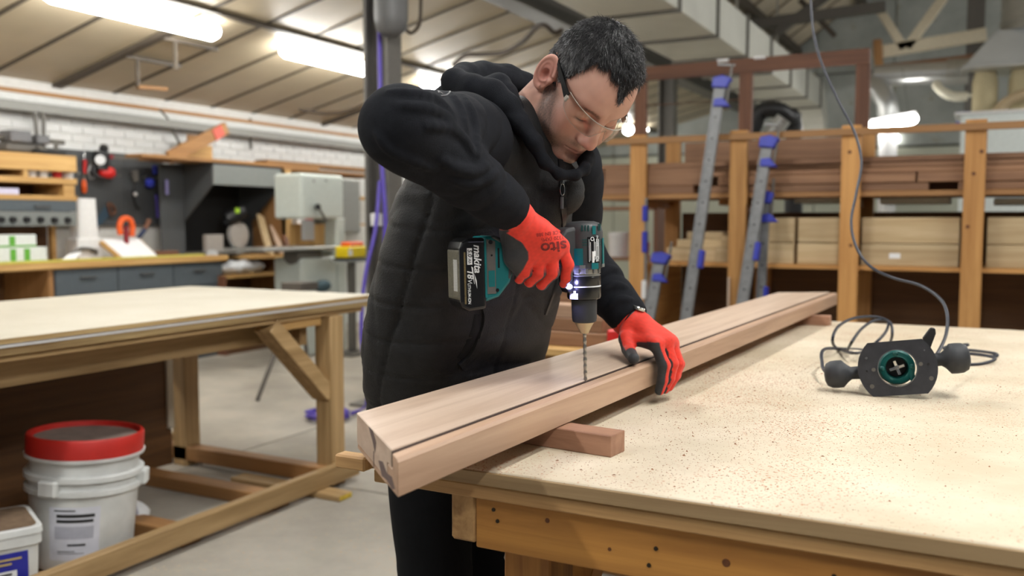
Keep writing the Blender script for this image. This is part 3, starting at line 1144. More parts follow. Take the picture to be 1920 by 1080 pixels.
loop3 = [(-0.3498, 2.7996, 0.9250), (-0.3187, 2.6347, 0.9700), (-0.3154, 2.8188, 0.9863), (-0.2935, 2.9444, 0.9988), (-0.2608, 2.9838, 0.9950), (-0.2551, 2.8946, 0.9753), (-0.2626, 2.7200, 0.9634), (-0.3012, 2.8250, 0.9250)]
build('left_coil', MB().tube(catmull(loop3, 8), 0.0042, 10), CORD, cord, smooth=60)

# ================================================================== TIMBER RACK AND WHAT IS ON IT
RY0, RY1 = 5.60, 6.38
rack = thing('timber_rack', 'orange pine timber storage rack behind the bench', 'rack', (-0.7, 6.0, 0))
PX = (-2.013, -1.365, -0.713, -0.070, 0.585)
for i, x in enumerate(PX):
    build('front_post', MB().box((x - 0.053, RY0, 0), (x + 0.053, RY0 + 0.045, 1.855)), wood('pine', 'z'), rack, bevel=0.003)
    build('rear_post', MB().box((x - 0.053, RY1 - 0.045, 0), (x + 0.053, RY1, 1.90)), wood('pine', 'z'), rack, bevel=0.003)
    for z in (0.96, 1.39):
        build('bearer', MB().box((x - 0.045, RY0 + 0.045, z), (x - 0.005, RY1 - 0.045, z + 0.055)), wood('pine', 'y'), rack, bevel=0.002)
build('front_rail', MB().box((-2.22, RY0 - 0.022, 1.795), (0.9, RY0, 1.835)), wood('mdf', 'x'), rack, bevel=0.002)
build('shelf_board', MB().box((-2.40, RY0 + 0.046, 1.445), (0.9, RY1 - 0.05, 1.475)), wood('mdf', 'x'), rack, bevel=0.002)
build('shelf_board', MB().box((-1.95, RY0 + 0.046, 1.015), (0.9, RY1 - 0.046, 1.04)), wood('pine', 'x'), rack, bevel=0.002)
build('back_panel', MB().box((-1.95, RY1 + 0.002, 0.0), (0.9, RY1 + 0.014, 1.36)), wood('panel', 'x'), rack)
build('end_panel', MB().box((-1.955, RY0 + 0.05, 0.0), (-1.935, RY1 - 0.05, 1.012)), wood('pine', 'y'), rack)
KN = plain('pine_knot', C(92, 52, 22))
for x, z in ((-0.075, 1.56), (-0.095, 1.27), (-0.04, 1.68), (-0.70, 1.16), (-0.72, 1.70)):
    build('knot', MB().cyl((x, RY0 + 0.001, z), (x, RY0 - 0.001, z), 0.011, n=12), KN, rack)

# brown boards stacked on the upper shelf: each one a thing
G = 'brown boards on the upper rack shelf'
spec = [  # x0, x1, y0, depth, z0, h, label
    (-2.42, -1.66, 5.66, 0.12, 1.476, 0.05, 'thin pale brown board at the left front of the upper shelf'),
    (-2.26, -1.60, 5.66, 0.14, 1.528, 0.115, 'thick brown board at the left front of the upper shelf'),
    (-1.55, -0.30, 5.66, 0.15, 1.476, 0.045, 'lowest brown board in the middle of the upper shelf'),
    (-1.50, -0.37, 5.65, 0.16, 1.523, 0.055, 'brown board with its end showing in the middle of the upper shelf'),
    (-0.36, 0.90, 5.65, 0.16, 1.523, 0.055, 'orange brown board at the right front of the upper shelf'),
    (-0.15, 0.90, 5.66, 0.15, 1.476, 0.045, 'lowest brown board at the right of the upper shelf'),
    (-1.58, 0.90, 5.67, 0.18, 1.580, 0.030, 'long thin brown board above the stacked ends'),
    (-0.62, 0.90, 5.68, 0.16, 1.612, 0.028, 'pale edged brown board at the right of the upper shelf'),
    (-2.40, 0.92, 5.70, 0.14, 1.645, 0.032, 'longest brown board across the top of the stack'),
    (-2.45, 0.90, 5.90, 0.12, 1.476, 0.20, 'deep brown board standing behind the stack'),
    (-1.86, -0.75, 6.12, 0.05, 1.476, 0.36, 'wide weathered board standing at the back of the rack'),
    (-2.50, -2.05, 5.80, 0.10, 1.476, 0.10, 'short brown board end sticking out left of the rack'),
]
for (x0, x1, y0, d, z0, h, lab) in spec:
    o = build('timber_board', MB().box((x0, y0, z0), (x1, y0 + d, z0 + h)), wood('brown' if 'weather' not in lab else 'brown', 'x'), None, bevel=0.003)
    tag(o, lab, 'board', G)

# pale blocks on the lower shelf
G = 'pale timber blocks on the lower rack shelf'
rows = [(-1.02, -0.78, 0), (-0.655, -0.135, 0), (0.0, 0.62, 0), (-1.02, -0.78, 1), (-0.655, -0.135, 1), (0.0, 0.62, 1),
        (-1.30, -1.04, 0), (-1.29, -1.04, 1), (-0.765, -0.67, 1), (-0.765, -0.67, 0)]
names = ['pale timber block left of the third rack post, lower row', 'long pale timber block with a white sticker, lower row', 'pale timber block right of the last post, lower row',
         'pale timber block left of the third rack post, upper row', 'long pale timber block between the last two posts, upper row', 'pale timber block right of the last post, upper row',
         'pale timber block beside the second post, lower row', 'pale timber block beside the second post, upper row', 'pale timber block behind the third post, upper row', 'pale timber block behind the third post, lower row']
for (x0, x1, lv), lab in zip(rows, names):
    z0 = 1.0402 + lv * 0.132
    y0 = 5.70 + (0.0 if lv == 0 else 0.01)
    o = build('timber_block', MB().box((x0, y0, z0), (x1, y0 + 0.45, z0 + (0.128 if lv == 0 else 0.15))), wood('oak', 'x'), None, bevel=0.004)
    tag(o, lab, 'block', G)
    if 'sticker' in lab:
        q = MB().box((-0.50, y0 - 0.001, 1.085), (-0.44, y0 - 0.0003, 1.115))
        st = build('sticker', q, PAPER, o)
G = 'small pale offcuts piled on the lower rack shelf'
for i, (x0, x1, y0, z0, h, lab) in enumerate((
        (-1.86, -1.52, 5.75, 1.0402, 0.09, 'widest pale offcut at the bottom left of the lower shelf'),
        (-1.52, -1.31, 5.70, 1.0402, 0.10, 'pale offcut next to the second post on the lower shelf'),
        (-1.80, -1.46, 5.78, 1.131, 0.05, 'pale offcut second from the bottom in the left pile'),
        (-1.50, -1.31, 5.76, 1.1405, 0.07, 'squarish pale offcut on top by the second post'),
        (-1.74, -1.50, 5.80, 1.182, 0.05, 'short pale offcut on top of the left pile'))):
    o = build('timber_offcut', MB().box((x0, y0, z0), (x1, y0 + 0.35, z0 + h)), wood('oak', 'x'), None, bevel=0.003)
    tag(o, lab, 'offcut', G)
# sheets just under the upper shelf; the pale ones stand in for bright gaps
for (x0, x1, z0, lab) in ((-1.56, -1.30, 1.37, 'small pine board tucked under the upper shelf at left'), (-1.08, -0.78, 1.38, 'pale sheet standing in for a bright gap left of the third post'),
                          (-0.58, -0.20, 1.37, 'pale sheet standing in for a bright gap between the last posts'), (0.03, 0.52, 1.36, 'white sheet standing in for a bright gap at the right end')):
    o = build('gap_sheet', MB().box((x0, 5.90, z0 + 0.035), (x1, 6.30, z0 + 0.072)), wood('pine', 'x') if 'pine' in lab else plain('bright_gap_tone', C(206, 208, 196), 0.6), None, bevel=0.003)
    tag(o, lab, 'sheet', 'gap sheets under the upper shelf')

# brown window frame standing behind the rack
wf = thing('timber_window_surround', 'tall dark red brown timber window surround standing behind the rack', 'window surround', (-1.5, 6.6, 0))
W_ = wood('redbrown', 'x'); WZ = wood('redbrown', 'z')
m = MB(); m.bar((-2.36, 6.6, 2.405), (-0.735, 6.6, 2.41), 0.07, 0.095); build('top_rail', m, W_, wf, bevel=0.004)
for x in (-2.35, -1.56, -0.775):
    build('stile', MB().box((x - 0.045, 6.57, 0.0), (x + 0.045, 6.63, 2.365)), WZ, wf, bevel=0.004)
build('middle_rail', MB().box((-2.305, 6.575, 2.17), (-1.605, 6.625, 2.172)), W_, wf)
build('bottom_rail', MB().box((-2.305, 6.575, 0.02), (-0.82, 6.625, 0.12)), W_, wf, bevel=0.004)
build('bead', MB().box((-2.36, 6.562, 2.352), (-0.735, 6.566, 2.372)), W_, wf)
for x in (-1.72, -1.46):
    build('white_clip', MB().box((x - 0.04, 6.55, 2.44), (x + 0.04, 6.60, 2.462)), WHITE, wf, bevel=0.003)

# ---- sash clamps leaning on the rack
BARM = plain('clamp_bar_steel', C(118, 119, 120), 0.5, 0.3, 0.15, 30)
CBLUE = plain('clamp_blue_casting', C(40, 50, 160), 0.45, 0, 0.08)


def sash_clamp(top, foot, w, label, tall_screw=True, jaw=0.30):
    top, foot = Vector(top), Vector(foot)
    d = (foot - top)
    L = d.length
    R = frame(-d, (0, -1, 0))          # z up the bar, y ~ out of the rack
    t = thing('sash_clamp', label, 'clamp', foot, R, 'sash clamps leaning on the rack')
    build('bar', MB().box((-w / 2, -0.010, 0), (w / 2, 0.010, L)), BARM, t, world=False, bevel=0.003)
    for s in (-1, 1):
        build('bar_rib', MB().box((s * w / 2 - 0.004, -0.014, 0), (s * w / 2 + 0.004, 0.014, L)), BARM, t, world=False, bevel=0.002)
    n = int(L / 0.13)
    for k in range(1, n):
        build('hole', MB().cyl((0, -0.0108, k * 0.13), (0, 0.0108, k * 0.13), 0.007, n=10), BLACK, t, world=False)
    m = MB().prism([(-w * .75, -0.03), (w * .75, -0.03), (w * .75, 0.03), (-w * .2, 0.045), (-w * 1.1, 0.03)], -0.028, 0.028,
                   Matrix.Translation(Vector((0, 0, L - 0.02))) @ Matrix.Rotation(math.radians(90), 4, 'X'))
    build('head', m, CBLUE, t, world=False, bevel=0.005)
    m = MB().prism([(-0.07, -0.02), (0.03, -0.025), (0.03, 0.02), (-0.02, 0.03)], -0.024, 0.024,
                   Matrix.Translation(Vector((-0.01, 0, L - 0.14))) @ Matrix.Rotation(math.radians(90), 4, 'X'))
    jw = build('jaw', m, CBLUE, t, world=False, bevel=0.004)
    build('screw_spindle', MB().cyl((-w * .9, 0, L - 0.14), (-w * .9, 0, L + 0.10), 0.008, n=10), STEEL, t, world=False, smooth=40)
    if tall_screw:
        build('tommy_bar', MB().cyl((-w * .9 - 0.015, -0.01, L + 0.095), (-w * .9 + 0.08, 0.03, L + 0.085), 0.007, n=10), ALU, t, world=False, smooth=40)
    build('sliding_foot', MB().box((-w * .9, -0.025, L * jaw), (-w * .4, 0.03, L * jaw + 0.11)), CBLUE, t, world=False, bevel=0.005)
    return t


sash_clamp((-1.4522, 5.5000, 2.1503), (-1.66, 5.22, 0.0), 0.060, 'tallest grey sash clamp leaning on the rack, blue head above the boards', jaw=0.475)
sash_clamp((-1.1746, 5.5400, 1.7850), (-1.36, 5.28, 0.0), 0.060, 'grey sash clamp with bright handle leaning beside the second post', jaw=0.60)
sash_clamp((-1.1848, 5.5600, 1.4567), (-1.20, 5.44, 0.0), 0.045, 'shorter grey sash clamp half hidden behind its neighbour', False, jaw=0.55)
sash_clamp((-1.8202, 5.5000, 1.0820), (-1.93, 5.26, 0.0), 0.065, 'shortest grey sash clamp leaning by the first post', False, jaw=0.3)
bluec = thing('bar_clamp', 'slim clamp with purple blue jaws hanging on the first post', 'clamp', (-1.945, 5.58, 0.6))
build('bar', MB().box((-1.952, 5.575, 0.65), (-1.938, 5.59, 1.45)), BARM, bluec)
build('jaw', MB().box((-1.965, 5.56, 1.30), (-1.935, 5.598, 1.40)), CBLUE, bluec, bevel=0.004)
build('jaw', MB().box((-1.965, 5.56, 1.10), (-1.935, 5.598, 1.235)), CBLUE, bluec, bevel=0.004)
build('foot', MB().box((-1.965, 5.56, 0.80), (-1.935, 5.598, 0.92)), WHITE, bluec, bevel=0.004)
o = build('wood_lath', MB().box((-1.3971, 5.5700, 0.9554), (-1.41, 5.59, 0.0)), wood('beam', 'z'), None, bevel=0.002)
tag(o, 'short pale lath standing at the foot of the second post', 'lath')

# ---- crate of offcuts between the man and the rack
cr = thing('offcut_crate', 'plywood crate on the floor holding offcuts behind the beam', 'crate', (-1.35, 3.35, 0))
build('body', MB().box((-1.62, 3.05, 0), (-1.02, 3.65, 0.80)), wood('mdf', 'x'), cr, bevel=0.004)
build('rim', MB().box((-1.64, 3.03, 0.80), (-1.00, 3.67, 0.83)), wood('shelf', 'x'), cr, bevel=0.004)
for i, (x0, x1, y0, y1, z0, z1, lab) in enumerate((
        (-1.60, -1.22, 3.10, 3.22, 0.8302, 0.885, 'lowest brown offcut on the crate'), (-1.58, -1.24, 3.26, 3.40, 0.8302, 0.90, 'brown offcut at the back of the crate'),
        (-1.56, -1.25, 3.11, 3.21, 0.8855, 0.935, 'middle brown offcut on the crate'), (-1.50, -1.26, 3.12, 3.22, 0.9355, 0.985, 'upper brown offcut on the crate'),
        (-1.55, -1.28, 3.28, 3.38, 0.9005, 1.05, 'tall brown offcut standing on the crate'))):
    o = build('wood_offcut', MB().box((x0, y0, z0), (x1, y1, z1)), wood('beam_side' if i % 2 else 'brown', 'x'), None, bevel=0.003)
    tag(o, lab, 'offcut', 'offcuts on the crate')
o = build('red_box', MB().box((-1.22, 3.08, 0.8302), (-1.03, 3.26, 0.905)), RED, None, bevel=0.006)
tag(o, 'small red box on the crate just behind the beam', 'box')

# ---- things seen under the arm, left of the first rack post (far shelf with blurred goods)
fs_ = thing('goods_shelf', 'dark shelf with goods seen between the man and the rack', 'shelf', (-3.1, 7.8, 0))
for z in (0.55, 0.95, 1.40):
    build('board', MB().box((-3.55, 7.6, z), (-2.55, 8.0, z + 0.03)), wood('brown', 'x'), fs_)
for x in (-3.55, -2.58):
    build('upright', MB().box((x, 7.6, 0), (x + 0.035, 8.0, 1.55)), wood('redbrown', 'z'), fs_)
for (x0, z0, w, h, c, lab) in ((-3.4, 0.9805, .14, .10, PAPER, 'white carton on the middle board of the far shelf'), (-3.22, 0.9805, .10, .14, RED, 'red tin on the middle board of the far shelf'),
                            (-3.05, 0.9805, .18, .22, WHITE, 'white tub on the middle board of the far shelf'), (-2.80, 0.9805, .13, .13, ORANGE, 'orange tin on the middle board of the far shelf'),
                            (-3.35, 0.5805, .3, .2, PAPER, 'white carton on the lowest board of the far shelf'), (-2.95, 0.5805, .25, .16, RED, 'red carton on the lowest board of the far shelf')):
    o = build('shelf_goods', MB().lathe([(w / 2 * .92, 0), (w / 2, h * .8), (w / 2 * 1.04, h * .82), (w / 2 * 1.04, h)], 20, Matrix.Translation(Vector((x0 + w / 2, 7.75, z0)))), c, None, smooth=40)
    tag(o, lab, 'container', 'goods on the far shelf')

# ================================================================== FAR RIGHT: TRUSS, EXTRACTOR, PIPES, CABINET
WT = plain('pale_timber', C(206, 196, 172), 0.6)
tr = thing('roof_truss', 'pale timber roof truss with crossing struts at the far right', 'truss', (-0.8, 13, 3.4))
for (a, b, w, nm) in (((-1.4193, 13.0000, 3.5144), (-0.0864, 13.0000, 3.6388), 0.16, 'bottom_chord'), ((-1.3425, 13.0000, 4.0593), (-1.0306, 13.0000, 3.5363), 0.11, 'strut'), ((-0.5855, 13.0000, 4.1462), (-1.0054, 13.0000, 3.5478), 0.12, 'strut'),
                     ((-1.3737, 13.0000, 3.2887), (-0.1956, 13.0000, 3.3452), 0.12, 'tie_rail')):
    m = MB(); m.bar(a, b, 0.08, w, (0, 0, 1)); build(nm, m, WT if nm != 'tie_rail' else wood('brown', 'x'), tr, bevel=0.006)
m = MB(); m.bar((-1.3543, 12.9000, 3.6643), (-1.3075, 12.9000, 3.1453), 0.14, 0.1); build('post_end', m, wood('mdf', 'z'), tr, bevel=0.006)
db = thing('steel_tie_beam', 'dark steel beam crossing below the steep roof', 'beam', (-2.2, 12.5, 3.9))
m = MB(); m.bar((-2.9646, 12.5000, 3.9319), (-1.2296, 12.5000, 3.9994), 0.12, 0.13); build('beam', m, STEEL, db)
m = MB(); m.bar((-2.5743, 12.5000, 3.7963), (-1.8759, 12.5000, 4.2510), 0.10, 0.10); build('diagonal', m, STEEL, db)
m = MB(); m.bar((-2.2925, 12.6000, 4.2170), (-1.8371, 12.6000, 3.7039), 0.07, 0.07); build('diagonal', m, RIBDARK, db)
fp = build('steel_post', MB().box((-0.3193, 13.2000, 4.2595), (-0.11, 13.3, 0)), STEEL, None, bevel=0.005)
tag(fp, 'dark steel post at the far right behind the extractor hood', 'post')

ex_ = thing('dust_extractor', 'galvanised extractor with sloping hood and filter bags at the far right', 'extractor', (0.35, 12, 0))
HOODM = plain('hood_sheet', C(196, 202, 206), 0.35, 0.5, 0.06, 3)
m = MB()
hx, hy = 0.42, 12.0
m.add([(hx - 0.72, hy - .4, 3.05), (hx + .72, hy - .4, 3.05), (hx + .72, hy + .4, 3.05), (hx - .72, hy + .4, 3.05),
       (hx - 0.40, hy - .25, 3.45), (hx + .40, hy - .25, 3.45), (hx + .40, hy + .25, 3.45), (hx - .40, hy + .25, 3.45)],
      [(0, 3, 2, 1), (4, 5, 6, 7), (0, 1, 5, 4), (1, 2, 6, 5), (2, 3, 7, 6), (3, 0, 4, 7)])
build('hood', m, HOODM, ex_, bevel=0.01)
build('hood_lip', MB().box((hx - 0.74, hy - .42, 3.02), (hx + .74, hy + .42, 3.05)), ZINC, ex_)
build('stack_pipe', MB().lathe([(0.36, 3.45), (0.36, 3.52), (0.375, 3.53), (0.375, 3.56), (0.36, 3.57), (0.36, 4.6)], 28, Matrix.Translation(Vector((hx, hy, 0)))), ZINC, ex_, smooth=40)
for k, x in enumerate((-0.08, 0.30, 0.68)):
    build('filter_bag', MB().lathe([(0.10, 1.9), (0.135, 2.0), (0.14, 2.9), (0.12, 3.0), (0.12, 3.02)], 20, Matrix.Translation(Vector((x, hy, 0)))), plain('filter_cloth', C(186, 174, 140), 0.9), ex_, smooth=50)
for x in (-0.25, 1.05):
    build('leg', MB().box((x, hy - .05, 0), (x + .06, hy + .05, 3.02)), STEEL, ex_)
PIPE = plain('spiral_pipe', C(188, 190, 188), 0.3, 0.7, 0.05)
p1 = thing('extraction_pipe', 'shiny horizontal extraction pipe below the pale truss', 'pipe', (-0.8, 12.3, 3.05))
build('run', MB().cyl((-1.3102, 12.3000, 3.1101), (-0.4965, 12.3000, 3.0953), 0.13, n=20), PIPE, p1, smooth=40)
build('sleeve', MB().cyl((-0.4965, 12.3000, 3.0953), (-0.2485, 12.3000, 3.0894), 0.155, n=20), ZINC, p1, smooth=40)
p2 = thing('pipe_elbow', 'shiny bent pipe curving down to a white downpipe', 'pipe', (-1.15, 12.1, 1.5))
build('bend', MB().tube(catmull([(-1.4209, 12.3000, 3.0388), (-1.2645, 12.2000, 2.9428), (-1.1460, 12.1000, 2.7673), (-1.1158, 12.1000, 2.5588)], 6), 0.125, 18), PIPE, p2, smooth=40)
build('downpipe', MB().cyl((-1.1158, 12.1000, 2.5588), (-1.10, 12.1, 0.0), 0.105, n=18), WHITE, p2, smooth=40)
p3 = build('branch_pipe', MB().tube(catmull([(-0.5996, 12.1000, 2.9360), (-0.5173, 12.0000, 2.8300), (-0.3903, 12.0000, 2.7659), (-0.2107, 12.0000, 2.7608)], 5), 0.055, 12), plain('cream_pipe', C(214, 210, 190), 0.5), None, smooth=40)
tag(p3, 'thin cream branch pipe bending towards the extractor', 'pipe')
p4 = build('flexible_hose', MB().tube(catmull([(0.0480, 11.6000, 2.5078), (0.1589, 11.6000, 2.6307), (0.3369, 11.6000, 2.7070), (0.5139, 11.6000, 2.7244)], 5), 0.06, 12), plain('tan_hose', C(176, 156, 124), 0.6), None, smooth=40)
tag(p4, 'tan flexible hose below the filter bags', 'hose')
wc = thing('white_cabinet', 'big white machine cabinet behind the rack at far right', 'cabinet', (0.3, 10.6, 0))
build('body', MB().box((-0.2794, 10.6000, 2.4213), (1.2, 11.3, 0.0)), plain('white_enamel', C(214, 222, 220), 0.45), wc, bevel=0.01)
build('lid', MB().box((-0.34, 10.58, 2.40), (1.22, 11.32, 2.43)), WHITE, wc, bevel=0.006)
sg = thing('safety_sign', 'small blue and white safety sign by the white cabinet', 'sign', (-0.36, 11.9, 2.42))
build('plate', MB().box((-0.3644, 11.9000, 2.5739), (-0.2310, 11.9200, 2.4028)), BLUE, sg)
build('pictogram', MB().cyl((-0.3010, 11.8970, 2.5148), (-0.3008, 11.8900, 2.5141), 0.035, n=16), PRINTWHITE, sg)
build('pictogram', MB().box((-0.3221, 11.8970, 2.4790), (-0.2697, 11.8900, 2.4142)), PRINTWHITE, sg)
sb = build('spot_bulb', MB().ball((-1.3553, 15.9200, 2.6275), 0.07, 12, 8), glow('bulb_glow', (1, .96, .88, 1), 8.0), None, smooth=80)
tag(sb, 'small glowing round lamp low on the back wall', 'lamp')
l1 = thing('round_lamp', 'bright round lamp glowing behind the man\'s face', 'lamp', (-4.2, 14.5, 2.5))
build('globe', MB().ball((-5.3824, 14.5000, 2.8327), 0.085, 14, 10), TUBE, l1, smooth=80)
build('stem', MB().cyl((-5.3833, 14.5000, 2.9212), Vector((-5.3932, 14.5000, 3.9159)) * 0 + Vector(((-5.3833, 14.5000, 2.9212)[0], 14.5, roofz((-5.3833, 14.5000, 2.9212)[0]) - 0.01)), 0.012, n=8), STEEL, l1)
l2 = thing('round_lamp', 'smaller bright lamp right of the glowing round lamp', 'lamp', (-3.9, 15.5, 2.5))
build('globe', MB().ball((-5.3377, 15.2000, 2.8926), (0.06, 0.06, 0.04), 14, 10), TUBE, l2, smooth=80)
build('stem', MB().cyl((-5.3380, 15.2000, 2.9202), ((-5.3380, 15.2000, 2.9202)[0], 15.2, roofz((-5.3380, 15.2000, 2.9202)[0]) - 0.01), 0.012, n=8), STEEL, l2)
# flexible black ducting and bright pipe seen between frame posts
bd = thing('black_flex_duct', 'black flexible duct ending in a bright metal pipe behind the rack', 'duct', (-2.2, 8.5, 0))
pts = catmull([(-1.9813, 8.6000, 2.1185), (-1.9014, 8.6000, 2.3011), (-1.7711, 8.6000, 2.3279), (-1.6640, 8.7000, 2.2498), (-1.6303, 8.8000, 2.0607), (-1.62, 8.9, 0.0)], 8)
build('flex_hose', MB().tube(pts, [0.075 + 0.008 * (i % 2) for i in range(len(pts))], 14), BLACK, bd, smooth=50)
build('metal_pipe', MB().cyl((-1.7966, 8.3000, 1.9903), (-1.6243, 8.3000, 2.2080), 0.07, n=18), PIPE, bd, smooth=40)

# ================================================================== LEFT TABLE AND WHAT IS UNDER IT
T0, T1, TE = -4.10, -2.79, 3.80        # back edge, front edge, right end
tb = thing('assembly_table', 'large assembly table with white top and rough pine frame at left', 'table', (-3.45, 2.4, 0))
TOPW = speckled('worn_white_top', C(206, 200, 184), C(190, 178, 150), 90.0, 0.84, 0.55, C(194, 187, 168), 1.6)
build('top_sheet', MB().box((T0, 0.6, 0.905), (T1, TE, 0.925)), TOPW, tb, bevel=0.002)
build('edge_band', MB().box((T1 - 0.002, 0.6, 0.906), (T1 + 0.004, TE, 0.922)), wood('table_edge', 'y'), tb)
build('white_layer', MB().box((T0, 0.6, 0.893), (T1 - 0.004, TE - 0.01, 0.9045)), WHITE, tb)
build('under_sheet', MB().box((T0, 0.6, 0.866), (T1 - 0.008, TE - 0.03, 0.8925)), wood('table_edge', 'y'), tb, bevel=0.002)
build('bottom_sheet', MB().box((T0 + .05, 0.6, 0.842), (T1 - 0.03, TE - 0.06, 0.8655)), wood('table', 'y'), tb, bevel=0.002)
build('front_apron', MB().box((-3.02, 0.6, 0.73), (-2.97, 3.4, 0.84)), wood('table', 'y'), tb, bevel=0.003)
build('back_apron', MB().box((-4.02, 0.6, 0.73), (-3.97, 3.4, 0.84)), wood('table', 'y'), tb, bevel=0.003)
build('end_apron', MB().box((-3.96, 3.38, 0.70), (-2.92, 3.43, 0.84)), wood('table', 'x'), tb, bevel=0.003)
build('packer', MB().box((-2.90, 3.12, 0.80), (-2.84, 3.44, 0.8415)), wood('shelf', 'y'), tb, bevel=0.002)
WZT = wood('table', 'z')
build('leg', MB().box((-2.90, 3.46, 0.0), (-2.80, 3.56, 0.84)), WZT, tb, bevel=0.004)
build('leg', MB().box((-3.83, 3.40, 0.0), (-3.73, 3.50, 0.84)), WZT, tb, bevel=0.004)
build('leg', MB().box((-2.90, 0.75, 0.0), (-2.80, 0.85, 0.84)), WZT, tb, bevel=0.004)
build('leg', MB().box((-3.98, 0.75, 0.0), (-3.88, 0.85, 0.84)), WZT, tb, bevel=0.004)
m = MB(); m.bar((-2.86, 3.475, 0.455), (-2.86, 3.08, 0.835), 0.075, 0.10, (1, 0, 0)); build('brace', m, wood('table', 'y'), tb, bevel=0.003)
m = MB(); m.bar((-3.77, 3.45, 0.60), (-3.52, 3.42, 0.82), 0.07, 0.09, (0, 1, 0)); build('brace', m, wood('table', 'x'), tb, bevel=0.003)
build('front_rail', MB().box((-2.80, 0.6, 0.030), (-2.755, 3.62, 0.118)), wood('table', 'y'), tb, bevel=0.004)
build('back_rail', MB().box((-4.03, 0.6, 0.030), (-3.985, 3.6, 0.118)), wood('table', 'y'), tb, bevel=0.004)
build('end_rail', MB().box((-3.97, 3.40, 0.030), (-2.802, 3.48, 0.105)), wood('mdf', 'x'), tb, bevel=0.004)
for i, yy in enumerate((3.05, 2.52)):
    build('cross_bearer', MB().box((-3.97, yy, 0.0), (-2.802, yy + 0.10, 0.060)), wood('mdf', 'x'), tb, bevel=0.004)
build('base_board', MB().box((-3.95, 0.7, 0.0), (-2.84, 2.38, 0.020)), wood('mdf', 'y'), tb)
build('skid_block', MB().box((-3.3, 3.28, 0.0), (-2.62, 3.38, 0.028)), wood('table', 'x'), tb, bevel=0.004)
q = build('skid_block', MB().box((-2.80, 1.9, 0.0), (-2.62, 2.0, 0.028)), wood('table', 'x'), tb, bevel=0.004)
build('yellow_paint', MB().box((-2.6195, 3.285, 0.004), (-2.6185, 3.375, 0.024)), plain('yellow_paint', C(206, 178, 60), 0.6, 0, 0.15), tb)
build('back_panel', MB().box((-3.72, 0.5, 0.05), (-3.70, 3.28, 0.728)), wood('panel', 'y'), tb)
build('batten', MB().box((-3.70, 3.25, 0.24), (-3.685, 3.285, 0.66)), wood('white', 'z'), tb)

# ---- stacked buckets
BW = plain('dirty_white_plastic', C(206, 208, 206), 0.5, 0, 0.12, 9)
bk_ = thing('plaster_bucket', 'big dirty white bucket under the left table, red lid on top', 'bucket', (-3.02, 2.235, 0.0205), Matrix.Rotation(math.radians(-3), 3, 'X') @ Matrix.Rotation(math.radians(1.5), 3, 'Y'))
build('shell', MB().lathe([(0.165, 0.0), (0.172, 0.02), (0.186, 0.28), (0.187, 0.300), (0.203, 0.302), (0.203, 0.322), (0.190, 0.326), (0.190, 0.352), (0.205, 0.355), (0.205, 0.374), (0.196, 0.377), (0.0, 0.377)], 48), BW, bk_, world=False, smooth=40)
build('upper_pail', MB().lathe([(0.186, 0.377), (0.187, 0.43), (0.204, 0.432), (0.206, 0.444), (0.0, 0.445)], 48), BW, bk_, world=False, smooth=40)
build('red_lid', MB().lathe([(0.201, 0.445), (0.202, 0.512), (0.198, 0.520), (0.188, 0.520), (0.186, 0.500), (0.0, 0.498)], 48), plain('red_lid_plastic', C(176, 34, 26), 0.45, 0, 0.1, 12), bk_, world=False, smooth=40)
build('lid_dust', MB().cyl((0, 0, 0.4985), (0, 0, 0.5005), 0.180, n=40), plain('lid_grey_dust', C(120, 106, 98), 0.9, 0, 0.2, 14), bk_, world=False)
bk_.scale = (1.02, 1.02, 0.94)
for a in (-72, 40, 140):
    t = math.radians(a)
    m = MB().box((-0.035, -0.018, -0.03), (0.035, 0.02, 0.03))
    q = build('lug', m, BW, bk_, world=False, bevel=0.006)
    q.location = (0.203 * math.cos(t), 0.203 * math.sin(t), 0.335)
    q.rotation_euler = (0, 0, t + math.pi / 2)
tc_ = (Vector((0, 0)) - Vector((-3.02, 2.235))).normalized()
ta = math.atan2(tc_.y, tc_.x)


def on_bucket(u, z, r):
    """point on the bucket shell: u metres to the right of the camera-facing line"""
    a = ta - 0.0 + u / 0.18
    return Vector((r * math.cos(a), r * math.sin(a), z))


def wrapped(poly_u0, poly_u1, z0, z1, off, n=10):
    m = MB()
    vs2 = []
    for i in range(n + 1):
        u = poly_u0 + (poly_u1 - poly_u0) * i / n
        for z in (z0, z1):
            rr = 0.172 + (0.186 - 0.172) * (z - 0.02) / 0.26 + off
            vs2.append(on_bucket(u, z, rr))
    m.add(vs2, [(2 * i, 2 * i + 2, 2 * i + 3, 2 * i + 1) for i in range(n)])
    return m


lb = build('paper_label', wrapped(-0.120, 0.050, 0.05, 0.260, 0.0012), plain('bucket_label', C(206, 208, 218), 0.6, 0, 0.05), bk_, world=False, smooth=60)
build('print_band', wrapped(-0.10, 0.03, 0.135, 0.185, 0.0018), plain('label_grey', C(170, 172, 184), 0.6), bk_, world=False)
for s, z, sz in (('READY MIXED', 0.238, 0.017), ('JOINT FILLER', 0.220, 0.017), ('25 kg', 0.105, 0.018)):
    pass
for u0, u1, z0, z1 in ((-0.10, -0.03, 0.245, 0.250), (-0.092, 0.032, 0.220, 0.233), (-0.092, 0.028, 0.200, 0.212), (-0.055, 0.005, 0.108, 0.116), (-0.09, -0.03, 0.085, 0.088), (-0.09, 0.0, 0.077, 0.079)):
    build('print_line', wrapped(u0, u1, z0, z1, 0.0022, 6), PRINTBLACK, bk_, world=False)

tub = thing('filler_tub', 'small square white tub with blue label beside the bucket', 'tub', (-2.955, 1.865, 0.0205), Matrix.Rotation(math.radians(-25), 3, 'Z'))


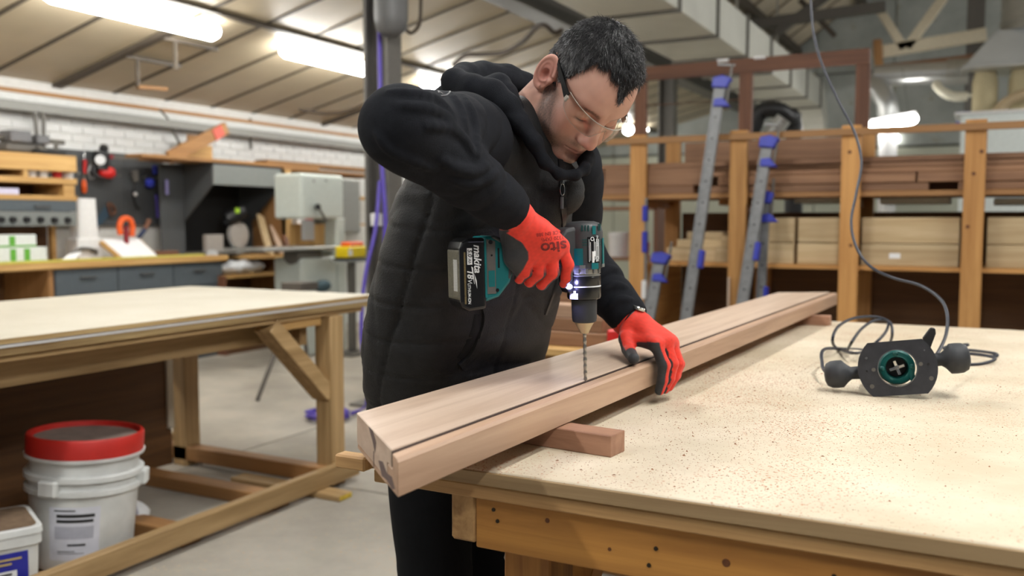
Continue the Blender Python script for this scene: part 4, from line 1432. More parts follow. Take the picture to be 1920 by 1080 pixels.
def rr_box(hx, hy, z0, z1, grow=1.0, r=0.03, n=4):
    m = MB()
    def loop(s, z):
        out = []
        for cx, cy, a0 in ((1, 1, 0), (-1, 1, 90), (-1, -1, 180), (1, -1, 270)):
            for i in range(n + 1):
                a = math.radians(a0 + 90 * i / n)
                out.append((cx * (hx * s - r) + r * math.cos(a), cy * (hy * s - r) + r * math.sin(a), z))
        return out
    A, B = loop(1, z0), loop(grow, z1)
    k = len(A)
    return m.add(A + B, [(i, (i + 1) % k, k + (i + 1) % k, k + i) for i in range(k)] + [tuple(range(k - 1, -1, -1)), tuple(range(k, 2 * k))])


build('shell', rr_box(0.125, 0.10, 0, 0.22, 1.08), BW, tub, world=False, smooth=40)
build('rim', rr_box(0.143, 0.116, 0.20, 0.235, 1.0), BW, tub, world=False, smooth=40, bevel=0.003)
build('lid', rr_box(0.147, 0.120, 0.236, 0.262, 0.98), BW, tub, world=False, smooth=40, bevel=0.003)
build('lid_dust', rr_box(0.130, 0.103, 0.2625, 0.264, 1.0), plain('brown_dust', C(112, 92, 72), 0.9, 0, 0.2), tub, world=False)
bl0 = MB()
for (x0, x1, z0, z1, ax) in ((-0.112, 0.112, 0.03, 0.185, 'y'),):
    s0, s1 = 1 + 0.08 * z0 / .22, 1 + 0.08 * z1 / .22
    bl0.add([(x0, -0.10 * s0 - .0012, z0), (x1, -0.10 * s0 - .0012, z0), (x1, -0.10 * s1 - .0012, z1), (x0, -0.10 * s1 - .0012, z1)], [(0, 1, 2, 3)])
build('blue_label', bl0, plain('blue_label', C(34, 40, 150), 0.5), tub, world=False)
bl1 = MB()
s0, s1 = 1 + 0.08 * 0.03 / .22, 1 + 0.08 * .185 / .22
bl1.add([(0.125 * s0 + .0012, -0.07, 0.03), (0.125 * s0 + .0012, 0.07, 0.03), (0.125 * s1 + .0012, 0.07, .185), (0.125 * s1 + .0012, -0.07, .185)], [(0, 1, 2, 3)])
build('blue_label', bl1, plain('blue_label', C(34, 40, 150), 0.5), tub, world=False)
bl2 = MB().add([(0.127 * 1.03 + .0012, -0.045, 0.045), (0.127 * 1.03 + .0012, 0.035, 0.045), (0.127 * 1.045 + .0025, 0.035, .125), (0.127 * 1.045 + .0025, -0.045, .125)], [(0, 1, 2, 3)])
build('white_patch', bl2, PAPER, tub, world=False)
for y0, y1, z in ((-0.055, 0.05, 0.165), (-0.055, 0.02, 0.15), (-0.02, 0.02, 0.115)):
    build('print_line', MB().add([(0.1352 + .0025, y0, z - .004), (0.1352 + .0025, y1, z - .004), (0.1355 + .0028, y1, z + .003), (0.1355 + .0028, y0, z + .003)], [(0, 1, 2, 3)]), plain('tan_print', C(190, 168, 110), 0.6) if z > .14 else PRINTBLACK, tub, world=False)

# paper and rags beside the bucket
o = build('paper_sheet', MB().box((-3.45, 2.56, 0.0605), (-3.14, 2.57, 0.29), Matrix.Rotation(math.radians(14), 3, 'X')), plain('grey_paper', C(186, 188, 202), 0.8), None)
tag(o, 'grey paper sheet standing behind the bucket under the table', 'paper')
m = MB().ball((0, 0, 0.05), (0.09, 0.07, 0.05), 14, 9)
m.v = [(p[0] + 0.012 * math.sin(60 * p[1] + 40 * p[2]), p[1] + 0.012 * math.sin(55 * p[0] - 30 * p[2]), max(0, p[2] + 0.01 * math.sin(70 * p[0]))) for p in m.v]
o = build('crumpled_rag', m, PAPER, None, world=False, smooth=50)
o.location = (-3.20, 2.52, 0.1355 - 0.0855)
o.location = (-3.22, 2.62, 0.001)
tag(o, 'crumpled pale rag on the floor under the table', 'rag')

# ---- behind the table: stand legs, hose coil
st = thing('roller_stand', 'thin legged metal stand on the floor behind the left table', 'stand', (-4.5, 5.2, 0))
LEGM = plain('stand_grey', C(96, 90, 84), 0.5, 0.3)
topc = Vector((-4.62, 5.35, 0.80))
for a, b in (((-4.6489, 4.9017, 0.0000), 0), ((-4.5806, 5.4068, 0.0000), 0), ((-5.6103, 6.0765, 0.0000), 0)):
    build('leg', MB().cyl(a, topc, 0.016, n=10), LEGM, st, smooth=50)
build('head', MB().box((-4.72, 5.25, 0.78), (-4.52, 5.45, 0.84)), LEGM, st, bevel=0.005)
c0 = Vector((-3.8037, 4.6549, 0.0120))
pts = []
for i in range(110):
    a = i * 0.33
    r = 0.125 + 0.015 * math.sin(i * 0.9)
    pts.append(c0 + Vector((r * math.cos(a), r * math.sin(a), 0.004 + 0.0011 * i * 0.35 + 0.006 * math.sin(i))))
o = build('air_hose_coil', MB().tube(pts, 0.009, 8), PURPLE, None, smooth=60)
tag(o, 'purple air hose coiled on the floor behind the left table', 'hose')

# ---- on the column: hoses, socket box, junction box
for i, (pts, lab) in enumerate((
        (catmull([(-3.7559, 5.2179, 3.0333), (-3.7328, 5.1816, 2.4494), (-3.6831, 5.1243, 1.7183), (-3.6513, 5.1107, 1.3546), (-3.6414, 5.0917, 1.0636)], 6), 'purple air hose running straight down the steel column'),
        (catmull([(-3.7029, 5.1245, 1.5737), (-3.6699, 5.0241, 1.2460), (-3.6883, 4.9484, 0.9958), (-3.6943, 4.9050, 0.7828), (-3.6909, 4.8831, 0.4975), (-3.6576, 4.9051, 0.2801), (-3.8154, 5.0878, 0.0140), (-3.7430, 4.8367, 0.0120)], 6), 'purple air hose hanging in a slack loop beside the column'))):
    o = build('air_hose', MB().tube(pts, 0.016 if i == 0 else 0.013, 10), PURPLE, None, smooth=60)
    tag(o, lab, 'hose')
sk_ = thing('socket_box', 'white socket box fixed to the steel column', 'socket', (-3.78, 5.05, 1.2))
build('body', MB().box((-3.7659, 5.0961, 1.3549), (-3.7071, 5.1874, 1.2667)), WHITE, sk_, bevel=0.004)
jb = thing('junction_drum', 'grey rounded box high on the steel column', 'box', (-3.75, 5.0, 2.75))
build('drum', MB().lathe([(0.05, -0.17), (0.10, -0.13), (0.115, -0.05), (0.115, 0.5)], 20, Matrix.Translation(Vector((-3.6037, 5.1352, 2.7135)))), plain('grey_drum', C(88, 88, 88), 0.5), jb, smooth=50)
o = build('ceiling_cable', MB().tube(catmull([(-3.6563, 5.3301, 2.6675), (-3.6521, 5.4420, 2.6254), (-3.6572, 5.5596, 2.7109), (-3.6529, 5.5761, 2.8825), (-3.6607, 5.5910, 3.1113)], 6), 0.014, 8), plain('brown_cable', C(70, 60, 50), 0.6), None, smooth=60)
tag(o, 'dark cable loop hanging from the box on the column', 'cable')
o = build('ceiling_cable', MB().tube(catmull([(-4.7497, 7.8284, 2.8470), (-4.5981, 7.8009, 2.9238), (-4.3954, 7.7930, 2.9159), (-4.1168, 7.7110, 2.8993), (-3.8251, 7.5275, 2.9409), (-3.5867, 7.3179, 3.0036), (-3.4725, 7.2642, 3.0009), (-3.3962, 7.2988, 2.9360), (-3.3354, 7.3329, 2.9638)], 6), 0.022, 8), plain('brown_cable', C(70, 60, 50), 0.6), None, smooth=60)
tag(o, 'thick brown cable sagging along the ceiling boards by the girder', 'cable')
o = build('ceiling_cable', MB().tube(catmull([(-6.5017, 7.5611, 2.4827), (-6.2502, 7.6893, 2.4433), (-5.9247, 7.6330, 2.4415), (-5.6101, 7.5773, 2.5144)], 6), 0.018, 8), plain('brown_cable', C(70, 60, 50), 0.6), None, smooth=60)
tag(o, 'brown cable sagging below the far end of the left ceiling', 'cable')

# ================================================================== WALL BENCH AND TOOLS ALONG THE LEFT WALL
FX = -6.57
wbn = thing('wall_bench', 'long wooden wall bench with grey blue drawers along the brick wall', 'workbench', (-6.9, 5.0, 0))
build('worktop', MB().box((-7.24, 2.9, 0.915), (FX, 6.56, 0.972)), wood('shelf', 'y'), wbn, bevel=0.003)
build('front_lipping', MB().box((FX, 2.9, 0.925), (FX + 0.012, 6.56, 0.972)), wood('shelf', 'y'), wbn)
build('carcass', MB().box((-7.2, 4.71, 0.0), (FX - 0.04, 6.52, 0.913)), DARKGREY, wbn)
build('side_panel', MB().box((-7.2, 4.66, 0.0), (FX - 0.02, 4.705, 0.913)), wood('mdf', 'z'), wbn)
build('back_board', MB().box((-7.2, 2.9, 0.0), (-7.15, 4.655, 0.913)), wood('panel', 'y'), wbn)
ys = [4.715, 5.31, 5.91, 6.515]
for i in range(3):
    for z0, z1 in ((0.70, 0.905), (0.45, 0.69), (0.10, 0.44)):
        d = build('drawer', MB().box((FX - 0.04, ys[i] + 0.006, z0), (FX - 0.015, ys[i + 1] - 0.006, z1)), GREYBLUE, wbn, bevel=0.003)
        yc = (ys[i] + ys[i + 1]) / 2
        m = MB().box((FX - 0.015, yc - 0.075, z1 - 0.075), (FX + 0.004, yc + 0.075, z1 - 0.055))
        build('handle', m, DARKGREY, d, bevel=0.004)
bd2 = build('yellow_edge_board', MB().box((-6.66, 2.9, 0.9725), (-6.60, 6.30, 0.990)), plain('yellow_green_edge', C(196, 190, 90), 0.5, 0, 0.1), None, bevel=0.002)
tag(bd2, 'long yellow green straight edge lying along the wall bench', 'straight edge')

# shelf unit on the bench
su = thing('tool_shelf', 'plywood shelf unit with grey front standing on the wall bench', 'shelf', (-6.95, 4.5, 0.972))
sx0 = -6.78
P_TL, P_BR = (-6.7800, 5.0927, 1.8568), (-6.7800, 5.0688, 1.2553)
yr = P_TL[1]
zt = P_TL[2]
WSH = wood('shelf', 'y')
z_a = (-6.7800, 4.7379, 1.7914)[2]
for (pa_, pb_, nm) in (((-6.7800, 4.7400, 1.8426), (-6.7800, 4.7345, 1.7104), 'top_board'), ((-6.7800, 4.7322, 1.6549), (-6.7800, 4.7303, 1.6080), 'shelf_board'), ((-6.7800, 4.7262, 1.5097), (-6.7800, 4.7246, 1.4712), 'shelf_board')):
    build(nm, MB().box((-6.78, 3.2, pb_[2]), (-7.20, yr, pa_[2])), WSH, su, bevel=0.002)
build('back_board', MB().box((-7.20, 3.2, 0.99), (-7.215, yr, zt)), wood('panel', 'y'), su)
zz0, zz1, zz2, zz3 = (-6.7800, 4.7345, 1.7104)[2], (-6.7800, 4.7322, 1.6549)[2], (-6.7800, 4.7303, 1.6080)[2], (-6.7800, 4.7262, 1.5097)[2]
for pxy in ((-6.7800, 4.6417, 1.6805)[1],):
    build('divider', MB().box((-6.79, pxy - 0.02, zz1), (-7.19, pxy + 0.02, zz0)), WSH, su)
build('divider', MB().box((-6.79, yr - 0.12, zz3), (-7.19, yr - 0.02, zz2)), WSH, su)
d1, d0 = (-6.7800, 4.7246, 1.4712)[2], (-6.7800, 4.7209, 1.3814)[2]
dp = build('grey_drawer', MB().box((-6.785, 3.2, d0), (-6.81, yr - 0.01, d1)), GREYBLUE, su, bevel=0.002)
hp = (-6.7800, 4.7691, 1.4206)
build('handle', MB().box((-6.785, hp[1] - 0.07, hp[2] - 0.015), (-6.772, hp[1] + 0.07, hp[2] + 0.01)), DARKGREY, dp)
e0 = (-6.7800, 4.7159, 1.2614)[2]
ks = build('knob_panel', MB().box((-6.785, 3.2, e0), (-6.81, yr - 0.015, d0 - 0.004)), MIDGREY, su, bevel=0.002)
for pt in ((-6.7800, 4.4142, 1.3124), (-6.7800, 4.5100, 1.3125), (-6.7800, 4.6263, 1.3127), (-6.7800, 4.7460, 1.3129), (-6.7800, 4.8690, 1.3087), (-6.7800, 4.9910, 1.3089)):
    build('black_knob', MB().cyl((-6.785, pt[1], pt[2]), (-6.76, pt[1], pt[2]), 0.028, 0.024, 16), BLACK, ks, smooth=40)
build('leg', MB().box((-6.80, 3.3, 0.9722), (-6.86, 3.4, e0 + 0.002)), WSH, su)
build('leg', MB().box((-7.05, yr - 0.06, 0.9722), (-7.10, yr - 0.02, d0)), WSH, su)

# small things on the shelf boards
G = 'small tubs in the plywood shelf unit'
for pxc, c, lab in (((-6.8500, 4.7439, 1.6613), WHITE, 'white tub at the left of the upper shelf opening'), ((-6.8500, 4.8426, 1.6656), PAPER, 'second white tub in the upper shelf opening'),
                    ((-6.8500, 4.9730, 1.6712), RED, 'red tub in the upper shelf opening'), ((-6.8500, 5.0771, 1.6713), WHITE, 'white tub at the right end of the upper shelf opening')):
    o = build('small_tub', MB().lathe([(0.035, 0), (0.04, 0.05), (0.042, 0.05), (0.042, 0.062)], 16, Matrix.Translation(Vector((-6.87, pxc[1], zz1 + 0.0005)))), c, None, smooth=40)
    tag(o, lab, 'tub', G)
o = build('paper_stack', MB().box((-6.82, (-6.8200, 4.4409, 1.5278)[1] - .1, zz3 + .0005), (-7.0, (-6.8200, 4.5991, 1.5239)[1], zz3 + 0.05)), plain('lilac_paper', C(198, 196, 220), 0.8), None, bevel=0.004)
tag(o, 'lilac white stack of papers on the lower shelf board', 'papers')
# machine lying on top of the shelf unit
mc = thing('bench_vice', 'dark grey bench vice with clutter on top of the shelf unit', 'vice', (-6.95, 4.3, zt))
v0, v1 = (-6.9000, 4.5735, 1.9740), (-6.9000, 4.9199, 1.8716)
build('body', MB().box((-6.90, v0[1], zt + .0005), (-7.08, v1[1], zt + 0.07)), STEEL, mc, bevel=0.015)
build('jaw', MB().box((-6.88, v0[1] + .02, zt + 0.072), (-7.05, v0[1] + 0.20, zt + 0.17)), plain('vice_grey', C(110, 110, 112), .5, .3), mc, bevel=0.012)
build('jaw', MB().box((-6.88, v0[1] + 0.25, zt + 0.072), (-7.05, v0[1] + 0.36, zt + 0.15)), plain('vice_grey', C(110, 110, 112), .5, .3), mc, bevel=0.012)
build('spindle', MB().cyl((-6.97, v0[1] - 0.05, zt + 0.11), (-6.97, v1[1] + 0.2, zt + 0.11), 0.02, n=12), STEEL, mc)
pl_ = thing('hand_plane', 'black hand plane lying on top of the shelf unit', 'plane', (-6.9, 5.0, zt))
w0 = (-6.8500, 4.9083, 1.8690)[1]
build('sole', MB().box((-6.84, w0 - 0.14, zt + .0005), (-6.90, w0 + 0.14, zt + 0.022)), BLACK, pl_, bevel=0.004)
build('tote', MB().box((-6.86, w0 + 0.04, zt + 0.022), (-6.88, w0 + 0.09, zt + 0.10)), STEEL, pl_, bevel=0.01)
build('knob', MB().ball((-6.87, w0 - 0.09, zt + 0.042), 0.022), STEEL, pl_, smooth=60)
# two dark rods hanging from the trunking
for i, (a, b, lab) in enumerate((((-7.1000, 4.9697, 2.2456), (-7.1000, 4.9685, 1.9841), 'left dark rod hanging from the trunking above the vice'), ((-7.1000, 5.0476, 2.2452), (-7.1000, 5.0272, 1.9887), 'right dark rod hanging from the trunking above the vice'))):
    o = build('hanging_rod', MB().cyl((a[0] - .02, a[1], 2.213), b, 0.017, n=8), STEEL, None)
    tag(o, lab, 'rod')

# green and white boxes on the bench
G = 'green and white boxes stacked on the wall bench'
GREENB = plain('green_carton', C(96, 168, 60), 0.6)
CART = plain('white_carton', C(216, 222, 220), 0.6)


def carton(y0, y1, z0, z1, lab):
    t = thing('carton', lab, 'box', (-6.80, (y0 + y1) / 2, z0), None, G)
    build('box', MB().box((-6.72, y0, z0), (-6.95, y1, z1)), CART, t, bevel=0.002)
    build('green_band', MB().box((-6.7195, y0 + .001, z0 + 0.004), (-6.7185, y1 - .001, z0 + 0.018)), GREENB, t)
    build('green_end', MB().box((-6.7195, y0 + .001, z0 + 0.02), (-6.7185, y0 + 0.05, z1 - 0.01)), GREENB, t)
    return t


ya, yb, yc, yd = 4.18, 4.40, 4.62, 4.84
q0 = (-6.7200, 4.3550, 1.0423); q1 = (-6.7200, 4.5513, 1.0359); q2 = (-6.7200, 4.7482, 1.0294); q3 = (-6.7200, 4.6604, 1.1514)
zb = 0.9725
c1_, c2_ = (-6.7200, 4.5315, 1.0952)[2], (-6.7200, 4.5357, 1.1956)[2]
zb2 = c1_
carton(q0[1] - 0.12, q0[1] + 0.08, zb, zb2, 'bottom carton with green end at the left edge of the bench')
carton(q0[1] + 0.082, q1[1], zb, zb2, 'bottom middle green and white carton on the bench')
carton(q1[1] + 0.002, q2[1], zb, zb2, 'bottom right green and white carton on the bench')
carton(q0[1] - 0.10, q1[1] - 0.12, zb2 + .0005, c2_, 'top left green and white carton on the stack')
carton(q1[1] - 0.118, q3[1], zb2 + .0005, c2_, 'top right green and white carton on the stack')

# white tall container
wcn = thing('white_canister', 'tall white plastic canister standing in front of the pegboard', 'canister', (-6.95, 5.3, 0.972))
ca = (-6.9000, 5.2691, 1.1571); cb = (-6.9000, 5.2825, 1.4978)
build('body', rr_box(0.07, 0.10, 0, cb[2] - ca[2], 0.9, 0.025), WHITE, wcn, world=False, smooth=40)
build('stand', MB().box((-0.08, -0.12, -(ca[2] - .9725)), (0.08, 0.12, 0.0)), WHITE, wcn, world=False, bevel=0.01)
wcn.location = (-6.95, ca[1], ca[2])

# pegboard with tools
pb0, pb1 = (-7.2400, 5.2042, 1.9302), (-7.2400, 6.3768, 1.2526)
zpt = 1.86
peg = thing('pegboard', 'dark grey pegboard on the brick wall behind the bench', 'pegboard', (-7.24, 5.6, 1.2))
yb0, yb1, yb2 = (-7.2200, 5.1896, 1.9238)[1], (-7.2200, 5.9254, 1.8755)[1], (-7.2200, 6.3821, 1.9026)[1]
zq = (-7.2200, 5.8905, 1.2599)[2]
build('board', MB().box((-7.245, yb0 - .3, zq), (-7.222, yb1 - .004, (-7.2200, 5.3034, 1.9364)[2])), DARKGREY, peg, bevel=0.002)
build('board', MB().box((-7.245, yb1, zq), (-7.222, yb2, (-7.2200, 5.3034, 1.9364)[2])), DARKGREY, peg, bevel=0.002)
build('top_strip', MB().box((-7.245, yb1 - .2, (-7.2200, 5.3034, 1.9364)[2] - 0.06), (-7.215, yb2, (-7.2200, 5.3034, 1.9364)[2] - 0.02)), STEEL, peg)
for yy in np.linspace(yb0 + 0.1, yb2 - 0.1, 8):
    build('hook', MB().cyl((-7.222, yy, 1.72), (-7.19, yy, 1.73), 0.005, n=6), ZINC, peg)


def hung(name, lab, cat, p, parts):
    t = thing(name, lab, cat, p)
    for (nm, mb, mat, sm) in parts:
        build(nm, mb, mat, t, smooth=sm, bevel=0.0 if sm else 0.004)
    return t


def pt(a, dx=0.0):
    return Vector((a[0] + dx, a[1], a[2]))


hung('screwdriver', 'screwdriver with orange handle hanging on the pegboard', 'screwdriver', (-7.2000, 5.4780, 1.6106),
     [('blade', MB().cyl((-7.1900, 5.4825, 1.9194), (-7.1900, 5.4722, 1.6578), 0.008, n=8), CHROME, None), ('handle', MB().lathe([(0.012, 0), (0.022, 0.02), (0.024, 0.09), (0.014, 0.12)], 14, Matrix.Translation(Vector((-7.1900, 5.4681, 1.5530)))), ORANGE, 50),
      ('red_grip', MB().cyl((-7.1900, 5.4851, 1.8485), (-7.1900, 5.4805, 1.7295), 0.016, n=10), RED, 50)])
hung('pliers', 'pliers with pale grips hanging beside the screwdriver', 'pliers', (-7.2000, 5.5605, 1.7574),
     [('grip', MB().tube(catmull([(-7.1900, 5.5436, 1.8042), (-7.1900, 5.5193, 1.7456), (-7.1900, 5.5387, 1.6795)], 5), 0.009, 8), ALU, 50), ('grip', MB().tube(catmull([(-7.1900, 5.5547, 1.8048), (-7.1900, 5.5857, 1.7488), (-7.1900, 5.5609, 1.6805)], 5), 0.009, 8), ALU, 50), ('head', MB().box((-7.2000, 5.5421, 1.8522), (-7.1800, 5.5578, 1.7999)), STEEL, None)])
hung('angle_grinder', 'black and red angle grinder hanging on the pegboard', 'grinder', (-7.1500, 5.6239, 1.8074),
     [('motor', MB().cyl((-7.1400, 5.6206, 1.9269), (-7.1400, 5.6033, 1.7676), 0.068, 0.07, 18), BLACK, 50), ('top_cap', MB().lathe([(0.03, 0), (0.045, 0.02), (0.03, 0.06), (0.0, 0.07)], 14, Matrix.Translation(Vector((-7.1400, 5.6490, 1.9337)))), BLACK, 50),
      ('white_label', MB().cyl((-7.0750, 5.5556, 1.8491), (-7.0650, 5.5477, 1.8483), 0.045, n=16), PAPER, None), ('red_body', MB().ball((-7.1300, 5.6676, 1.7416), (0.06, 0.085, 0.06), 14, 10), RED, 60), ('red_side', MB().box((-7.1500, 5.6955, 1.9081), (-7.1200, 5.7388, 1.8711)), plain('dark_red', C(130, 30, 40), .5), None),
      ('guard', MB().tube(catmull([(-7.1400, 5.5270, 1.8018), (-7.1300, 5.5275, 1.7302), (-7.1200, 5.5847, 1.6895), (-7.1200, 5.6857, 1.6792)], 5), 0.018, 8), BLACK, 50)])
hung('blue_spray_gun', 'blue spray gun hanging on the pegboard', 'spray gun', (-7.1500, 6.1668, 1.7094),
     [('cup', MB().lathe([(0.02, 0), (0.045, 0.02), (0.05, 0.07), (0.02, 0.09)], 14, Matrix.Translation(Vector((-7.1500, 6.1574, 1.6224)))), BLUE, 50), ('gun', MB().box((-7.1700, 6.2076, 1.8396), (-7.1200, 6.2312, 1.7576)), BLUE, None),
      ('hose', MB().tube(catmull([(-7.1600, 6.1534, 1.7957), (-7.1600, 6.1261, 1.7334), (-7.1600, 6.1114, 1.6718), (-7.1600, 6.1349, 1.6320)], 5), 0.008, 8), BLACK, 50)])
hung('black_drill_body', 'black corded tool hanging left of the blue spray gun', 'tool', (-7.1500, 5.9883, 1.7271),
     [('body', MB().cyl((-7.1500, 5.9841, 1.7769), (-7.1500, 5.9986, 1.6774), 0.04, 0.03, 14), STEEL, 50), ('cord', MB().tube(catmull([(-7.1500, 5.9865, 1.6769), (-7.1600, 5.9720, 1.5513), (-7.1600, 5.9987, 1.4513), (-7.1600, 6.0403, 1.4166)], 5), 0.012, 8), BLACK, 50), ('white_tip', MB().ball((-7.1300, 5.9714, 1.5559), 0.02, 10, 8), WHITE, 60)])
hung('hand_saw', 'hand saw with brown handle hanging low on the pegboard', 'saw', (-7.2000, 5.7321, 1.3738),
     [('blade', MB().prism([(0, 0), (0.30, -0.02), (0.30, 0.02), (0, 0.10)], 0, 0.003, basis((0, -0.8, -0.6), (0, -0.6, 0.8), (-7.1900, 5.7411, 1.3640))), plain('blued_steel', C(64, 84, 100), .4, .5), None),
      ('handle', MB().tube(catmull([(-7.1800, 5.7080, 1.4617), (-7.1800, 5.7592, 1.4429), (-7.1800, 5.7802, 1.3840), (-7.1800, 5.7331, 1.3639)], 5, True), 0.013, 8, True), wood('redbrown', 'y'), 50)])
hung('purple_level', 'small lilac level hanging on the saw hood side', 'level', (-6.9800, 6.2120, 1.6314),
     [('body', MB().box((-6.9900, 6.1976, 1.6971), (-6.9700, 6.2261, 1.5553)), plain('lilac_plastic', C(150, 144, 200), .5), None)])
hung('purple_tube', 'thin purple tube hanging near the pegboard edge', 'tube', (-7.1800, 6.2591, 1.4296), [('tube', MB().cyl((-7.1800, 6.2572, 1.5590), (-7.1800, 6.2686, 1.3364), 0.012, n=8), PURPLE, 50)])
hung('dark_hatchet', 'dark hatchet with brown handle hanging on the saw hood side', 'hatchet', (-6.9800, 6.5935, 1.7234),
     [('handle', MB().cyl((-6.9800, 6.6241, 1.8145), (-6.9800, 6.6073, 1.7240), 0.014, n=8), wood('redbrown', 'z'), 50), ('head', MB().prism([(0, 0), (0.10, 0.03), (0.12, 0.08), (0.0, 0.05)], 0, 0.02, basis((0, -0.8, -0.6), (0, -.6, .8), (-6.9850, 6.6525, 1.6888))), BLACK, None)])
hung('orange_clamp', 'bright orange ring clamp standing on the wall bench', 'clamp', (-6.8500, 5.6140, 1.1807),
     [('ring', MB().tube(catmull([(-6.8500, 5.5630, 1.1813), (-6.8500, 5.5546, 1.2574), (-6.8500, 5.5908, 1.3190), (-6.8500, 5.6592, 1.3192), (-6.8500, 5.6914, 1.2567), (-6.8500, 5.6823, 1.1654)], 6), 0.026, 10), ORANGE, 60), ('core', MB().cyl((-6.8500, 5.6225, 1.2570), (-6.85, (-6.8500, 5.6225, 1.2570)[1], 0.973), 0.022, n=10), plain('dark_red', C(130, 30, 40), .5), 50)])
hung('blue_pen_knife', 'dark blue handled chisel leaning behind the papers', 'chisel', (-6.9500, 5.8905, 1.1764),
     [('blade', MB().cyl((-6.9500, 5.8170, 1.1282), (-6.9500, 5.9165, 1.2257), 0.02, 0.022, 10), plain('dark_blue', C(40, 52, 84), .5), 50), ('handle', MB().cyl((-6.9500, 5.9165, 1.2257), (-6.9500, 5.9683, 1.3149), 0.022, n=10), wood('redbrown', 'z'), 50)])
# papers on a sloping board
bdp = thing('drawing_board', 'sloping board with white drawing sheets on the wall bench', 'drawing board', (-6.7526, 5.5829, 0.9730))
c_ = [Vector((-6.9000, 5.3485, 1.1465)), Vector((-6.9000, 5.8112, 1.1435)), Vector((-6.6600, 5.8256, 0.9660)), Vector((-6.6600, 5.4008, 0.9720))]
nrm = (c_[1] - c_[0]).cross(c_[3] - c_[0]).normalized()
if nrm.z < 0:
    nrm = -nrm
m = MB().add(c_ + [p - nrm * 0.02 for p in c_], [(0, 1, 2, 3), (7, 6, 5, 4), (0, 4, 5, 1), (1, 5, 6, 2), (2, 6, 7, 3), (3, 7, 4, 0)])
build('board', m, wood('shelf', 'y'), bdp)
for (s0, s1, e, mat_) in ((0.10, 0.96, 0.004, PAPER),):
    cc = [c_[0].lerp(c_[1], s0), c_[0].lerp(c_[1], s1), c_[3].lerp(c_[2], s1 + .03), c_[3].lerp(c_[2], s0)]
    cc = [p + nrm * e for p in cc]
    build('sheet', MB().add(cc + [p - nrm * 0.003 for p in cc], [(0, 1, 2, 3), (7, 6, 5, 4), (0, 4, 5, 1), (1, 5, 6, 2), (2, 6, 7, 3), (3, 7, 4, 0)]), mat_, bdp)
o = build('loose_paper', MB().add([(-6.6800, 4.8511, 0.9876), (-6.7500, 4.9726, 1.0304), (-6.8000, 5.1316, 1.0472), (-6.7000, 4.9935, 0.9907), (-6.6800, 4.8509, 0.9832), (-6.7500, 4.9724, 1.0260), (-6.8000, 5.1314, 1.0427), (-6.7000, 4.9933, 0.9863)], [(0, 1, 2, 3), (7, 6, 5, 4), (0, 4, 5, 1), (1, 5, 6, 2), (2, 6, 7, 3), (3, 7, 4, 0)]), PAPER)
tag(o, 'loose white paper sheet left of the drawing board', 'paper')
hd = thing('coiled_lead', 'grey coiled power lead heaped on the bench below the canister', 'cable', (-7.8118, 5.8996, 0.9730))
c0 = Vector((-6.8600, 5.2075, 1.0303))
build('coil', MB().tube([c0 + Vector((0.02 * math.sin(i * .7), (0.10 + .03 * math.sin(i * 1.3)) * math.cos(i * .5), 0.05 * abs(math.sin(i * .5)) + .004 * (i % 5))) - Vector((0, 0, .02)) for i in range(70)], 0.008, 8), STEEL, hd, smooth=60)
o = build('brown_tray', MB().box((-6.7500, 5.8579, 1.0219), (-6.95, (-6.7500, 6.1309, 1.0138)[1], 0.9725)), wood('redbrown', 'y'), None, bevel=0.004)
tag(o, 'small brown wooden box between the papers and the saw hood', 'box')

# ---- mitre saw station: grey hood
hood = thing('saw_hood', 'grey board dust hood around the mitre saw at the bench end', 'hood', (-6.95, 6.4, 0.97))
hA, hB = (-6.6200, 6.4582, 1.8478), (-6.6200, 7.4081, 1.6541)      # front panel
zt_, zbm = hA[2], hB[2]
ya_, yb_ = hA[1], (-6.6200, 7.4115, 1.7774)[1]
build('front_panel', MB().box((-6.62, ya_, zbm), (-6.64, yb_, zt_)), MIDGREY, hood, bevel=0.003)
build('top_panel', MB().box((-6.62, ya_, zt_), (-7.24, yb_, zt_ + 0.018)), DARKGREY, hood)
prof = [(-6.64, zt_), (-6.64, zbm), (-7.04, (-6.9500, 6.4963, 1.2947)[2]), (-7.04, 0.973), (-7.24, 0.973), (-7.24, zt_)]
for yy, mt in ((ya_, DARKGREY), (yb_ - 0.02, DARKGREY)):
    m = MB().prism([(p[0], p[1]) for p in prof], 0, 0.02, Matrix(((1, 0, 0, 0), (0, 0, 1, yy), (0, 1, 0, 0), (0, 0, 0, 1))))
    build('side_panel', m, mt, hood)
build('back_panel', MB().box((-7.235, ya_ + .02, 0.973), (-7.22, yb_ - .02, zt_)), plain('black_board', C(36, 36, 36), .7), hood)
# left extension panel of the hood, carrying tools
build('wing_panel', MB().box((-7.02, (-7.0000, 6.1650, 1.7820)[1], 0.973), (-7.04, ya_ - 0.005, zt_)), DARKGREY, hood, bevel=0.003)
ms = thing('mitre_saw', 'black and green mitre saw inside the grey hood', 'saw', (-6.8500, 6.8690, 0.9196))
sc0 = Vector((-6.8500, 7.0032, 1.1627))
build('blade_guard', MB().cyl(sc0 + Vector((0.02, 0, 0)), sc0 - Vector((0.03, 0, 0)), 0.13, n=28), plain('pale_guard', C(176, 170, 164), .4, .3), ms, smooth=40)
build('blade', MB().cyl(sc0 + Vector((0.0, 0, -.02)), sc0 + Vector((0.004, 0, -.02)), 0.14, n=32), ALU, ms)
build('motor', MB().cyl(Vector((-6.9000, 6.8945, 1.3163)), Vector((-6.8000, 7.0425, 1.4098)), 0.085, 0.075, 20), BLACK, ms, smooth=40)
build('green_badge', MB().box((-6.7600, 6.8676, 1.4347), (-6.7400, 6.9196, 1.3812)), plain('lime_print', C(150, 190, 40), .5), ms, bevel=0.004)
